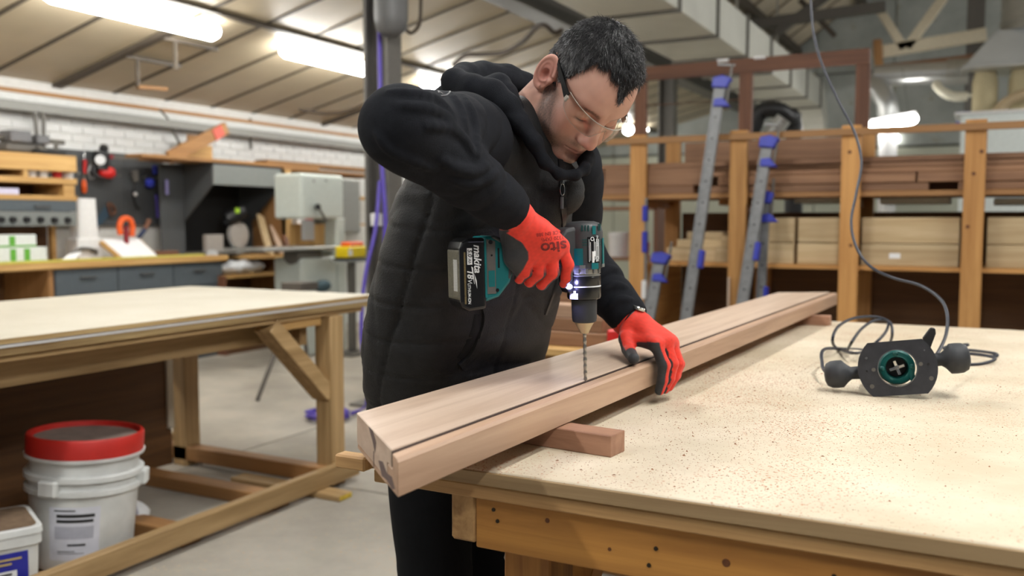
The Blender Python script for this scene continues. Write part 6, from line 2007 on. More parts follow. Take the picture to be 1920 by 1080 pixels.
def ribbon(bvh, pts, w, th, name, mat, parent, k=6, smooth=60):
    """raised tape following a surface"""
    C_ = catmull(pts, k)
    S_ = [drape(bvh, p) for p in C_]
    m = MB()
    vs2 = []
    for i, (q, n) in enumerate(S_):
        t = (S_[min(i + 1, len(S_) - 1)][0] - S_[max(i - 1, 0)][0]).normalized()
        s = t.cross(n).normalized()
        vs2 += [q - s * w / 2 - n * th * .6, q - s * w / 2 * .8 + n * th, q + s * w / 2 * .8 + n * th, q + s * w / 2 - n * th * .6]
    fs2 = []
    for i in range(len(S_) - 1):
        for j in range(3):
            fs2.append((4 * i + j, 4 * i + j + 1, 4 * i + 5 + j, 4 * i + 4 + j))
    fs2 += [(3, 2, 1, 0), tuple(len(vs2) - 4 + i for i in range(4))]
    m.add(vs2, fs2)
    return build(name, m, mat, parent, smooth=smooth)


ZIPM = plain('zip_tape', (0.006, 0.006, 0.007, 1), 0.4)
zipo = ribbon(vest_bvh, [(-0.7139, 1.5598, 1.4147), (-0.7143, 1.5781, 1.3656), (-0.7211, 1.5913, 1.2949), (-0.7422, 1.6186, 1.2112), (-0.7583, 1.6288, 1.1627), (-0.7803, 1.6358, 1.1132)], 0.012, 0.003, 'zip', ZIPM, man)
zp = drape(vest_bvh, (-0.7095, 1.5579, 1.3648))
rr_ = frame((0, 0, 1))
pull = MB()
c0 = zp[0] + zp[1] * 0.006
pull.tube([c0 + Vector((0.0025 * math.cos(a) * 1, 0.0045 * math.cos(a), 0.011 * math.sin(a) - 0.004)) for a in np.linspace(0, 6.283, 17)[:-1]], 0.0012, 6, True)
pull.box(c0 + Vector((-0.003, -0.004, 0.006)), c0 + Vector((0.003, 0.004, 0.018)))
build('zip_pull', pull, CHROME, zipo)
tab = MB().box(zp[0] + zp[1] * .004 + Vector((-.002, -.0022, -.040)), zp[0] + zp[1] * .004 + Vector((.002, .0022, -.018)))
build('zip_tab', tab, plain('grey_tab', C(96, 96, 98), .5), zipo)
ribbon(vest_bvh, [(-0.8581, 1.5191, 1.1511), (-0.8506, 1.5204, 1.1203), (-0.8558, 1.5148, 1.0844), (-0.8701, 1.5043, 1.0485), (-0.8929, 1.4902, 1.0218)], 0.020, 0.006, 'pocket_welt', VEST, man)
ribbon(vest_bvh, [(-0.8652, 1.5128, 1.1203), (-0.8713, 1.5067, 1.0844), (-0.8830, 1.4980, 1.0536), (-0.8934, 1.4911, 1.0362)], 0.016, 0.0012, 'pocket_opening', plain('pocket_dark', (0.004, 0.004, 0.004, 1), 0.9), man)

# ---- sleeves (hooded fleece)
shR, elR, wrR = np.array((-0.825, 1.405, 1.440)), np.array((-0.7754, 1.1280, 1.4397)), np.array((-0.7131, 1.3544, 1.3215))
shL, elL, wrL = np.array((-0.800, 1.775, 1.415)), np.array((-0.845, 1.925, 1.225)), np.array((-0.6839, 1.8599, 1.0926))


def sleeve(P, sh, elb, wr, r, seed, inner):
    d = rc(P, sh, elb, r[0], r[1])
    fdir = (wr - elb) / np.linalg.norm(wr - elb)
    d2 = rc(P, elb, wr - fdir * 0.02, r[1], r[2])
    d = smin(d, d2, 0.03)
    # ribbed cuff
    d = smin(d, rc(P, wr - fdir * 0.045, wr + fdir * 0.008, r[2] * 0.93, r[3]), 0.006)
    # cut the end
    s = (P - wr.astype(np.float32)) @ fdir.astype(np.float32)
    d = smax(d, s - 0.012, 0.004)
    # gathers: across the upper arm and above the cuff
    ua = (P - sh.astype(np.float32)) @ ((elb - sh) / np.linalg.norm(elb - sh)).astype(np.float32)
    fa = (P - elb.astype(np.float32)) @ fdir.astype(np.float32)
    L = np.linalg.norm(wr - elb)
    w1 = (2 * np.abs(np.sin(42 * ua + 1.3 * waves(P, seed, 4, 14))) ** 0.7 - 1) * np.clip(1 - fa / 0.08, 0, 1) * np.clip(ua / 0.03, 0, 1) * np.clip((np.linalg.norm(elb - sh) - 0.05 - ua) / 0.06, 0, 1)
    w2 = (2 * np.abs(np.sin(46 * fa + 1.6 * waves(P, seed + 1, 4, 18))) ** 0.7 - 1) * np.exp(-((fa - L + 0.085) / 0.045) ** 2)
    w3 = creases(P, seed + 3, 13) * np.clip(fa / 0.03, 0, 1) * np.clip((L - 0.05 - fa) / 0.05, 0, 1)
    d = d - 0.0042 * w1 - 0.0030 * w2 - 0.0018 * w3 - 0.0005 * waves(P, seed + 2, 7, 60)
    return d


def trace(fn, p):
    """where the sight line through p first meets the solid"""
    p = np.asarray(p, np.float64)
    d = p - np.array(camp)
    d /= np.linalg.norm(d)
    q = p - d * 0.35
    for _ in range(80):
        s = float(fn(q[None].astype(np.float32))[0])
        q = q + d * max(s * 0.7, 0.0004)
        if s < 0.0006:
            break
    return q


def with_folds(fn, folds):
    """fn plus raised cloth folds along lines on its surface"""
    chains = []
    for pts, rad in folds:
        pp = [trace(fn, p) for p in catmull(pts, 3)]
        n = len(pp)
        chains.append((pp, [rad * (0.35 + 0.65 * math.sin(math.pi * (i + 0.5) / n)) for i in range(n)]))

    def g(P):
        d = fn(P)
        for pp, rr in chains:
            for i in range(len(pp) - 1):
                d = smin(d, rc(P, pp[i], pp[i + 1], rr[i], rr[i + 1]), 0.010)
        return d
    return g


rR = (0.083, 0.0565, 0.043, 0.0365)
rL = (0.078, 0.060, 0.046, 0.040)
foldsR = [([(-0.8250, 1.1693, 1.4996), (-0.7921, 1.1862, 1.4963), (-0.7922, 1.2428, 1.4965), (-0.7985, 1.2950, 1.4839), (-0.8096, 1.3440, 1.4628)], 0.0050),
          ([(-0.7822, 1.1328, 1.4719), (-0.7767, 1.1925, 1.4749), (-0.7761, 1.2489, 1.4693), (-0.7881, 1.2980, 1.4540)], 0.0050),
          ([(-0.7721, 1.1926, 1.4470), (-0.7709, 1.2500, 1.4489), (-0.7751, 1.3036, 1.4399), (-0.7570, 1.3109, 1.4135)], 0.0050),
          ([(-0.7767, 1.2427, 1.3978), (-0.7551, 1.2529, 1.3842), (-0.7408, 1.2826, 1.3802), (-0.7313, 1.3227, 1.3942)], 0.0065),
          ([(-0.7605, 1.2486, 1.3672), (-0.7462, 1.2781, 1.3595), (-0.7383, 1.3170, 1.3695), (-0.7231, 1.3260, 1.3818)], 0.0050),
          ([(-0.8103, 1.1147, 1.4307), (-0.7926, 1.1220, 1.4069), (-0.7922, 1.1777, 1.3945), (-0.7752, 1.2195, 1.3814)], 0.0045),
          ([(-0.8275, 1.3960, 1.5206), (-0.8132, 1.4012, 1.4924), (-0.8044, 1.4026, 1.4549), (-0.8007, 1.4015, 1.4173)], 0.0060),
          ([(-0.8460, 1.3867, 1.5243), (-0.8300, 1.3927, 1.4962), (-0.8206, 1.3950, 1.4643)], 0.0045)]
slR = solid('sleeve', with_folds(lambda P: sleeve(P, shR, elR, wrR, rR, 11, 1), foldsR), np.minimum(np.minimum(shR, elR), wrR) - 0.10, np.maximum(np.maximum(shR, elR), wrR) + 0.10, 0.005, FLEECE, man)
slR['label'] = 'raised black fleece sleeve of the drilling arm'
foldsL = [([(-0.7371, 1.8110, 1.1799), (-0.7194, 1.8217, 1.1970), (-0.7082, 1.8500, 1.1948)], 0.006), ([(-0.7224, 1.7935, 1.1494), (-0.7008, 1.8061, 1.1641), (-0.6835, 1.8373, 1.1593)], 0.006),
          ([(-0.7092, 1.7976, 1.1154), (-0.6897, 1.8093, 1.1336), (-0.6724, 1.8408, 1.1318)], 0.005)]
slL = solid('sleeve', with_folds(lambda P: sleeve(P, shL, elL, wrL, rL, 21, -1), foldsL), np.minimum(np.minimum(shL, elL), wrL) - 0.10, np.maximum(np.maximum(shL, elL), wrL) + 0.10, 0.0055, FLEECE, man)
slL['label'] = 'black fleece sleeve of the holding arm'
slR_bvh = bvh_of(slR)
# badge on the upper arm
BADGE = plain('badge_grey', (0.07, 0.07, 0.075, 1), 0.6)
bpts = [(-0.8248, 1.2844, 1.5218), (-0.8038, 1.2957, 1.5262), (-0.7949, 1.2995, 1.5156), (-0.7993, 1.2966, 1.5086), (-0.8086, 1.2916, 1.5068)]
ribbon(slR_bvh, bpts, 0.0025, 0.0010, 'badge_edge', BADGE, man, 4)
ribbon(slR_bvh, [(-0.8200, 1.2867, 1.5191), (-0.8028, 1.2957, 1.5191)], 0.003, 0.0008, 'badge_print', BADGE, man, 4)
ribbon(slR_bvh, [(-0.8201, 1.2868, 1.5209), (-0.8056, 1.2935, 1.5103)], 0.004, 0.0008, 'badge_print', BADGE, man, 4)
ribbon(slR_bvh, [(-0.8092, 1.2926, 1.5226), (-0.8120, 1.2903, 1.5121)], 0.0025, 0.0008, 'badge_print', BADGE, man, 4)

# ---- hood lying round the neck
hoodA = [((-0.8944, 1.4777, 1.5623), .022), ((-0.9078, 1.5398, 1.5777), .026), ((-0.9076, 1.6089, 1.5904), .030), ((-0.8837, 1.6667, 1.5913), .029), ((-0.8584, 1.7017, 1.5812), .024), ((-0.8286, 1.7036, 1.5523), .020)]
hoodB = [((-0.8943, 1.4775, 1.5603), .022), ((-0.8442, 1.4626, 1.5413), .026), ((-0.8070, 1.4640, 1.5294), .027), ((-0.7775, 1.4663, 1.5069), .022), ((-0.7496, 1.4669, 1.4750), .0175), ((-0.7227, 1.4690, 1.4399), .0150), ((-0.7046, 1.4755, 1.4037), .0115),
         ((-0.6853, 1.4930, 1.3841), .0092), ((-0.6671, 1.5229, 1.3841), .0085), ((-0.6646, 1.5613, 1.3956), .0090), ((-0.6824, 1.6105, 1.4187), .014), ((-0.7295, 1.6697, 1.4742), .020), ((-0.7850, 1.7013, 1.5225), .020), ((-0.8286, 1.7036, 1.5523), .020)]
hoodC = [((-0.8467, 1.5009, 1.5423), .026), ((-0.8302, 1.5334, 1.5573), .020), ((-0.8066, 1.5214, 1.5364), .020), ((-0.7799, 1.5046, 1.5064), .016)]


def hood_sd(P):
    d = None
    for L_ in (hoodA, hoodB, hoodC):
        for (a, r0), (b, r1) in zip(L_[:-1], L_[1:]):
            e = rc(P, a, b, r0, r1)
            d = e if d is None else smin(d, e, 0.010)
    # cloth going from the roll down into the shoulders and back
    d = smin(d, el(P, (-0.945, 1.585, 1.50), (0.050, 0.105, 0.075)), 0.03)
    return d - 0.0022 * creases(P, 8, 16) - 0.0006 * waves(P, 9, 6, 60)


hoodo = solid('hood', hood_sd, (-1.06, 1.36, 1.30), (-0.58, 1.84, 1.64), 0.0045, FLEECE, man)
hoodo['label'] = 'black hood lying rolled round the neck'

# ---- trousers and boots
def legs_sd(P):
    d = el(P, (-1.045, 1.715, 0.90), (0.125, 0.185, 0.12))
    d = smin(d, smin(rc(P, (-1.05, 1.635, 0.86), (-1.035, 1.620, 0.50), 0.100, 0.078), rc(P, (-1.035, 1.620, 0.50), (-1.085, 1.615, 0.10), 0.078, 0.066), 0.03), 0.05)
    d = smin(d, smin(rc(P, (-1.05, 1.80, 0.86), (-1.02, 1.83, 0.50), 0.100, 0.078), rc(P, (-1.02, 1.83, 0.50), (-1.06, 1.84, 0.10), 0.078, 0.066), 0.03), 0.04)
    z = P[..., 2]
    d = smax(d, 0.07 - z, 0.01)
    return d - 0.003 * waves(P, 31, 8, 26) - 0.003 * np.sin(70 * z + 2 * waves(P, 33, 3, 15)) * (np.exp(-((z - 0.48) / 0.07) ** 2) + np.exp(-((z - 0.12) / 0.06) ** 2))


solid('trousers', legs_sd, (-1.26, 1.45, 0.05), (-0.88, 1.99, 1.02), 0.008, TROUS, man)
for (x, y2) in ((-1.085, 1.615), (-1.06, 1.84)):
    def boot(P, x=x, y2=y2):
        d = smin(rc(P, (x - 0.03, y2, 0.052), (x + 0.15, y2, 0.045), 0.05, 0.044), rc(P, (x, y2, 0.06), (x, y2, 0.15), 0.056, 0.058), 0.03)
        return smax(d, -P[..., 2] + 0.002, 0.004)
    solid('boot', boot, (x - 0.12, y2 - 0.1, -0.02), (x + 0.24, y2 + 0.1, 0.24), 0.008, plain('black_leather', (0.012, 0.012, 0.012, 1), 0.5), man)

# ---- head and neck (local frame: x to the front, y to his left, z up; origin between the ears)
RH = Matrix(((0.4398, 0.4654, 0.7681), (-0.3694, 0.8733, -0.3176), (-0.8186, -0.1441, 0.5559)))
OH = Vector((-0.6738, 1.5789, 1.5475))
MH = RH.to_4x4()
MH.translation = OH
nb_l = np.array(RH.transposed() @ (Vector((-0.815, 1.585, 1.455)) - OH))


def cranium(P, g=0.0):
    d = el(P, (-0.006, 0, 0.039), (0.091 + g, 0.0755 + g, 0.0850 + g))
    d = smin(d, el(P, (0.036, 0, 0.034), (0.057 + g, 0.0615 + g, 0.060 + g)), 0.02)
    return smin(d, el(P, (-0.034, 0, -0.002), (0.058 + g, 0.062 + g, 0.06 + g)), 0.03)


def head_sd(P):
    Q = P.copy()
    Q[..., 1] = np.abs(Q[..., 1])
    d = cranium(P)
    d = smin(d, el(Q, (0.032, 0, -0.034), (0.060, 0.059, 0.082)), 0.02)
    d = smin(d, rc(Q, (-0.002, 0.058, -0.050), (0.068, 0.020, -0.096), 0.019, 0.0205), 0.022)       # jaw
    d = smin(d, el(P, (0.079, 0, -0.096), (0.021, 0.025, 0.020)), 0.016)                            # chin
    d = smin(d, el(Q, (0.052, 0.045, -0.022), (0.030, 0.022, 0.024)), 0.02)                         # cheek
    d = smin(d, el(Q, (0.045, 0.042, -0.054), (0.036, 0.024, 0.030)), 0.02)
    d = smin(d, rc(Q, (0.0815, 0.010, 0.027), (0.066, 0.042, 0.030), 0.0125, 0.011), 0.012)         # brow
    d = smin(d, el(P, (0.074, 0, -0.062), (0.024, 0.029, 0.026)), 0.014)                            # muzzle
    # eyes
    d = smax(d, -el(Q, (0.093, 0.0315, 0.004), (0.016, 0.020, 0.013)), 0.012)
    d = smin(d, el(Q, (0.0715, 0.0315, 0.002), (0.0128, 0.0150, 0.0128)), 0.003)
    d = smax(d, -rc(Q, (0.0835, 0.022, -0.0065), (0.0795, 0.042, -0.0055), 0.0011, 0.0011), 0.0025)     # lash line
    # nose
    d = smin(d, rc(P, (0.086, 0, 0.018), (0.106, 0, -0.024), 0.0085, 0.0115), 0.010)
    d = smin(d, el(P, (0.1085, 0, -0.031), (0.0135, 0.0125, 0.0115)), 0.008)
    d = smin(d, el(Q, (0.0985, 0.0125, -0.0355), (0.0115, 0.0080, 0.0085)), 0.006)
    d = smax(d, -el(Q, (0.1035, 0.0068, -0.0440), (0.0055, 0.0040, 0.0045)), 0.003)
    # lips
    d = smin(d, rc(Q, (0.0965, 0.0, -0.0605), (0.0845, 0.021, -0.0655), 0.0058, 0.003), 0.005)
    d = smin(d, rc(Q, (0.0945, 0.0, -0.0715), (0.0845, 0.019, -0.0685), 0.0060, 0.003), 0.005)
    d = smax(d, -rc(Q, (0.1025, 0.0, -0.0660), (0.0885, 0.0235, -0.0675), 0.0010, 0.0010), 0.0025)
    d = smax(d, -el(P, (0.098, 0, -0.0815), (0.008, 0.014, 0.005)), 0.007)
    # ears
    R1 = np.array(Matrix.Rotation(math.radians(-14), 3, 'Y') @ Matrix.Rotation(math.radians(-34), 3, 'Z'))
    c = (-0.014, 0.083, 0.0)
    e = el(Q, c, (0.0195, 0.0060, 0.0325), R1)
    q = (Q - np.asarray(c, np.float32)) @ R1.astype(np.float32)
    rr = np.sqrt((q[..., 0] / 0.0175) ** 2 + (q[..., 2] / 0.0305) ** 2)
    tor = np.sqrt(((rr - 1) * 0.0205) ** 2 + (q[..., 1] - 0.0035) ** 2) - 0.0040
    tor = np.where((q[..., 0] > 0.004) & (q[..., 2] < 0.0), tor + 0.004, tor)
    e = smin(e, tor, 0.003)
    rr2 = np.sqrt(((q[..., 0] + 0.001) / 0.0105) ** 2 + ((q[..., 2] - 0.002) / 0.0185) ** 2)
    e = smin(e, np.sqrt(((rr2 - 1) * 0.013) ** 2 + (q[..., 1] - 0.004) ** 2) - 0.0026, 0.002)
    e = smax(e, -el(Q, (-0.009, 0.0875, -0.003), (0.0085, 0.0085, 0.0120)), 0.003)
    e = smin(e, el(Q, (-0.006, 0.079, -0.029), (0.0085, 0.0060, 0.0095)), 0.005)
    e = smin(e, el(Q, (0.003, 0.0775, -0.006), (0.004, 0.0045, 0.006)), 0.004)      # tragus
    d = smin(d, e, 0.006)
    # neck
    nk = rc(P, (-0.038, 0, -0.035), nb_l, 0.056, 0.066)
    d = smin(d, nk, 0.025)
    return d


HZ_PHI = np.array([0, .05, .14, .54, .91, .99, 1.12, 1.25, 1.33, 1.60, 1.66, 2.00, 2.15, 2.6, 3.15], np.float32)
HZ_Z = np.array([.0655, .067, .085, .0975, .092, .070, .038, .012, -.008, -.012, .026, .022, -.030, -.050, -.058], np.float32)


def hair_line(v):
    ph = np.arctan2(np.abs(v[..., 1]), v[..., 0] + 0.005)
    return v[..., 2] - np.interp(ph, HZ_PHI, HZ_Z)


def blob(v, c, r):
    q = (v - np.asarray(c)) / np.asarray(r)
    return np.exp(-(q * q).sum(-1))


def head_color(v, n):
    w = v.copy()
    w[:, 1] = np.abs(w[:, 1])
    base = np.array([0.60, 0.345, 0.265])
    col = np.tile(base, (len(v), 1))
    red = blob(w, (0.055, 0.045, -0.03), (.03, .025, .025)) * 0.55 + blob(w, (.11, 0, -.033), (.018, .016, .016)) * 0.7 + blob(w, (-0.014, 0.085, 0.0), (.03, .02, .04)) * 0.75
    col = col * (1 - red[:, None]) + np.array([0.56, 0.215, 0.175]) * red[:, None]
    # stubble: jaw, chin, upper lip, below the ear
    st = np.clip(1.9 * (blob(w, (0.015, 0.058, -0.045), (.034, .03, .036)) + blob(w, (.05, .04, -.082), (.035, .03, .024)) * 0.8 + blob(w, (.03, .058, -.062), (.035, .025, .03)) + 0.15 * blob(w, (.085, 0, -.09), (.03, .03, .02)) + 0.45 * blob(w, (.098, .012, -.052), (.012, .022, .007))
                 + 0.5 * blob(w, (-.01, .05, -.09), (.05, .03, .03))), 0, 1)
    st = st * np.clip((0.076 - w[:, 1]) / 0.004, 0, 1)
    spk = 0.5 + 0.5 * np.clip(waves(v.astype(np.float32), 41, 10, 2200) * 0.9, -1, 1)
    st = st * (0.58 + 0.36 * spk)
    col = col * (1 - st[:, None]) + np.array([0.095, 0.072, 0.062]) * st[:, None]
    lip = blob(w, (0.096, 0.0, -0.066), (.014, .020, .0075)) * 0.75
    col = col * (1 - lip[:, None]) + np.array([0.42, 0.15, 0.13]) * lip[:, None]
    # lashes and brows
    lash = np.clip(blob(w, (0.083, 0.032, -0.0055), (.008, .014, .0022)) * 1.5, 0, 1) * 0.9
    brow = np.clip(1.6 * np.exp(-((w[:, 1] - 0.029) / 0.0175) ** 4) * np.exp(-((w[:, 2] - 0.0225 - 0.10 * (w[:, 1] - .02) * (w[:, 1] < .032)) / 0.0038) ** 2) * (w[:, 1] > 0.010) * (w[:, 1] < 0.049) * (w[:, 0] > 0.055), 0, 1) * (0.45 + 0.40 * spk)
    dk = np.maximum(lash, brow)
    col = col * (1 - dk[:, None]) + np.array([0.022, 0.016, 0.013]) * dk[:, None]
    # scalp under the hair
    hl = np.clip(hair_line(v) / 0.008, 0, 1) * (np.linalg.norm(w - np.array([-0.014, 0.088, 0]), axis=1) > 0.041) * (v[:, 1] > -0.079) * (v[:, 1] < 0.079)
    col = col * (1 - 0.9 * hl[:, None]) + np.array([0.03, 0.028, 0.028]) * 0.9 * hl[:, None]
    pore = 1 + 0.015 * waves(v.astype(np.float32), 43, 8, 500)
    return np.clip(col * pore[:, None], 0, 1)


SKIN = tinted('skin', 0.48, 0.10, 900, 0.45, 0.0006, sss=0.12)
lo_h = np.minimum(np.array([-0.125, -0.112, -0.13]), nb_l - 0.06)
hi_h = np.array([0.135, 0.112, 0.15])
body = solid('body', head_sd, lo_h, hi_h, 0.0023, SKIN, man, head_color, MH)
body['label'] = 'head and neck, face bent down towards the drill'

# ---- hair: a close shell with short strands on it
def hair_sd(P):
    hl = hair_line(P)
    z = P[..., 2]
    thick = np.interp(z, [-0.06, 0.02, 0.07, 0.12], [0.0010, 0.0016, 0.0035, 0.0055])
    d = cranium(P) - thick - 0.0012 * waves(P, 51, 6, 220)
    m = -(hl - 0.0015 * waves(P, 52, 6, 260))
    Q = P.copy()
    Q[..., 1] = np.abs(Q[..., 1])
    m = np.maximum(m, 0.022 - np.linalg.norm((Q - np.asarray((-0.016, 0.088, -0.004), np.float32)) * np.asarray((1, .8, .72), np.float32), axis=-1))
    d = smax(d, m * 0.7, 0.004)
    return smax(d, -(cranium(P) + 0.005), 0.002)


HAIRM = tinted('hair', 0.38, 0.5, 1500, 0.6, 0.0008)


def hair_color(v, n):
    g = np.clip(0.5 + 0.5 * waves(v.astype(np.float32), 55, 8, 900), 0, 1) ** 3
    side = np.clip((0.085 - v[:, 2]) / 0.06, 0, 1)
    c = np.array([0.014, 0.014, 0.016]) + (g * side * 0.10)[:, None] * np.array([1, 1, 1.02])
    return c


hv, hq, hn = surface(hair_sd, np.array([-0.13, -0.10, -0.08]), np.array([0.12, 0.10, 0.16]), 0.0028)
hc = hair_color(hv, hn)
rs = np.random.RandomState(5)
okk = (np.abs(cranium(hv) - 0.004) < 0.016) & (cranium(hv) > -0.0005) & (hair_line(hv) > -0.002)
cand = np.where(okk)[0]
NS = 19000
pick = rs.choice(cand, NS)
base_p = hv[pick] + rs.normal(size=(NS, 3)) * 0.0014
nn = hn[pick]
crown = np.array([-0.055, 0.012, 0.125])
flow = base_p - crown
flow[:, 0] += 0.05 * (base_p[:, 2] > 0.05)
flow = flow - (flow * nn).sum(1, keepdims=True) * nn
flow /= np.maximum(np.linalg.norm(flow, axis=1, keepdims=True), 1e-6)
flow += rs.normal(size=(NS, 3)) * 0.22
top = np.clip((base_p[:, 2] - 0.03) / 0.08, 0, 1)
ln = (0.0045 + 0.0085 * top) * rs.uniform(0.7, 1.25, NS)
lift = 0.07 + 0.13 * top * rs.uniform(0.2, 1.2, NS)
mid = base_p + (flow * 0.55 + nn * lift[:, None] * 0.75) * ln[:, None]
tipp = base_p + (flow * 1.1 + nn * lift[:, None] * 0.65) * ln[:, None]
sd_ = np.cross(flow, nn)
sd_ /= np.maximum(np.linalg.norm(sd_, axis=1, keepdims=True), 1e-6)
wd = (0.00034 * rs.uniform(0.7, 1.3, NS))[:, None]
b0 = base_p - nn * 0.001
SV = np.stack([b0 - sd_ * wd, b0 + sd_ * wd, b0 + nn * wd * 1.6, mid - sd_ * wd * .8, mid + sd_ * wd * .8, mid + nn * wd * 1.3, tipp], 1).reshape(-1, 3)
o7 = (np.arange(NS) * 7)[:, None]
FQ = np.concatenate([o7 + np.array([[0, 1, 4, 3]]), o7 + np.array([[1, 2, 5, 4]]), o7 + np.array([[2, 0, 3, 5]])])
FT = np.concatenate([o7 + np.array([[3, 4, 6]]), o7 + np.array([[4, 5, 6]]), o7 + np.array([[5, 3, 6]])])
sidef = np.clip((0.095 - base_p[:, 2]) / 0.05, 0, 1)
greyp = rs.uniform(size=NS) < (0.06 + 0.42 * sidef)
sc_ = np.where(greyp[:, None], np.array([[0.20, 0.20, 0.205]]) * rs.uniform(0.5, 1.4, (NS, 1)), np.array([[0.013, 0.012, 0.013]]) * rs.uniform(0.5, 1.8, (NS, 1)))
sc_ = np.repeat(sc_, 7, 0)
allv = np.concatenate([hv, SV]).astype(np.float64)
A = np.array(WM[man.name].inverted() @ MH)
allv = allv @ A[:3, :3].T + A[:3, 3]
me = bpy.data.meshes.new('hair')
me.from_pydata(allv.tolist(), [], hq.tolist() + (FQ + len(hv)).tolist() + (FT + len(hv)).tolist())
me.update()
me.shade_smooth()
at = me.color_attributes.new('tint', 'FLOAT_COLOR', 'POINT')
cc = np.concatenate([hc, sc_])
at.data.foreach_set('color', np.concatenate([cc, np.ones((len(cc), 1))], 1).astype(np.float32).ravel())
me.materials.append(HAIRM)
hair = bpy.data.objects.new('hair', me)
COL.objects.link(hair)
hair.parent = man
hair['label'] = 'short dark hair flecked with grey at the temples'

# ---- safety glasses (in the head frame)
def lens_mat():
    m, nt, b = nodes('clear_lens')
    nt.nodes.remove(b)
    tr_ = N(nt, 'ShaderNodeBsdfTransparent')
    tr_.inputs[0].default_value = (0.95, 0.94, 0.92, 1)
    gl = N(nt, 'ShaderNodeBsdfGlossy')
    gl.inputs['Roughness'].default_value = 0.05
    lf = N(nt, 'ShaderNodeLayerWeight')
    lp = N(nt, 'ShaderNodeMath', operation='POWER')
    lp.inputs[1].default_value = 3.5
    nt.links.new(lf.outputs['Facing'], lp.inputs[0])
    lw = N(nt, 'ShaderNodeMath', operation='MULTIPLY_ADD')
    lw.inputs[1].default_value = 0.5
    lw.inputs[2].default_value = 0.04
    nt.links.new(lp.outputs[0], lw.inputs[0])
    mx = N(nt, 'ShaderNodeMixShader')
    nt.links.new(lw.outputs[0], mx.inputs[0])
    nt.links.new(tr_.outputs[0], mx.inputs[1])
    nt.links.new(gl.outputs[0], mx.inputs[2])
    nt.links.new(mx.outputs[0], nt.nodes['Material Output'].inputs[0])
    return m


LENS = lens_mat()
FRAMEC = plain('clear_frame_plastic', C(170, 162, 152), 0.1, 0, 0)
Mg = WM[man.name].inverted() @ MH


def headpart(name, mb, mat, parent, **k):
    # the glasses sit a little crooked: the far side hangs lower
    mb.v = [tuple(MH @ Vector((p[0], p[1], p[2] - 0.08 * (p[1] + 0.07) * min(1.0, max(0.0, (p[0] + 0.05) / 0.09))))) for p in mb.v]
    return build(name, mb, mat, parent, **k)


gx = lambda th: (0.030 + 0.086 * math.cos(th), 0.076 * math.sin(th))
m = MB()
n = 24
vs2 = []
for i in range(n + 1):
    th = math.radians(-72 + 144 * i / n)
    x, y2 = gx(th)
    notch = 0.030 * math.exp(-(y2 / 0.010) ** 2)
    edge = min(1, (72 - abs(-72 + 144 * i / n)) / 22)
    zt_l = 0.0275 + 0.001 * (abs(y2) / 0.07) ** 2
    zb_l = zt_l - 0.007 - (0.030 * (0.35 + 0.65 * edge ** 0.5)) + notch
    vs2 += [(x, y2, zt_l), (x + 0.004, y2, (zt_l + zb_l) / 2), (x - 0.002, y2, zb_l)]
    vs2 += [(x - 0.0018, y2 * .98, zt_l), (x + 0.0022, y2 * .98, (zt_l + zb_l) / 2), (x - 0.0038, y2 * .98, zb_l)]
fs2 = []
for i in range(n):
    a, b = 6 * i, 6 * i + 6
    fs2 += [(a, a + 1, b + 1, b), (a + 1, a + 2, b + 2, b + 1), (a + 3, b + 3, b + 4, a + 4), (a + 4, b + 4, b + 5, a + 5), (a, b, b + 3, a + 3), (a + 2, a + 5, b + 5, b + 2)]
fs2 += [(0, 3, 4, 1), (1, 4, 5, 2), (6 * n, 6 * n + 1, 6 * n + 4, 6 * n + 3), (6 * n + 1, 6 * n + 2, 6 * n + 5, 6 * n + 4)]
m.add(vs2, fs2)
topedge = [vs2[6 * i] for i in range(n + 1)]
botedge = [vs2[6 * i + 2] for i in range(n + 1)]
gls = headpart('safety_glasses', m, LENS, man, smooth=60)
gls['label'] = 'clear wraparound safety glasses with dark arms'
headpart('top_rim', MB().tube(topedge, 0.0009, 8), FRAMEC, gls, smooth=60)
headpart('lower_rim', MB().tube(botedge, 0.0004, 6), FRAMEC, gls, smooth=60)
for s in (-1, 1):
    hx_, hy_ = gx(math.radians(72 * s))
    armp = catmull([(hx_ + 0.002, hy_ * 1.01, 0.0195), (0.035, s * 0.0765, 0.0235), (0.008, s * 0.0795, 0.0285), (-0.018, s * 0.081, 0.032), (-0.042, s * 0.0775, 0.026)], 6)
    m = MB()
    vs3 = []
    for i, p in enumerate(armp):
        f = i / (len(armp) - 1)
        hh = 0.0065 * (1 - f) ** 1.6 + 0.0020
        for dy, dz in ((-0.0014, -hh), (0.0014, -hh), (0.0014, hh * .75), (-0.0014, hh * .75)):
            vs3.append((p.x, p.y + dy, p.z + dz))
    fs3 = []
    for i in range(len(armp) - 1):
        for k in range(4):
            fs3.append((4 * i + k, 4 * i + (k + 1) % 4, 4 * i + 4 + (k + 1) % 4, 4 * i + 4 + k))
    fs3 += [(3, 2, 1, 0), tuple(len(vs3) - 4 + i for i in range(4))]
    m.add(vs3, fs3)
    headpart('arm', m, plain('glasses_arm_black', C(14, 14, 15), 0.55, spec=0.2), gls, smooth=35)
    headpart('hinge', MB().box((hx_ - 0.002, hy_ * 1.01 - 0.002, 0.0100), (hx_ + 0.008, hy_ * 1.01 + 0.002, 0.022)), FRAMEC, gls, bevel=0.0015)

# ---- right glove (back of the hand to the camera, fingers closed round the handle)
def chain(P, pts, rad, k=0.003):
    d = rc(P, pts[0], pts[1], rad[0], rad[1])
    for i in range(1, len(pts) - 1):
        d = smin(d, rc(P, pts[i], pts[i + 1], rad[i], rad[i + 1]), k)
    return d


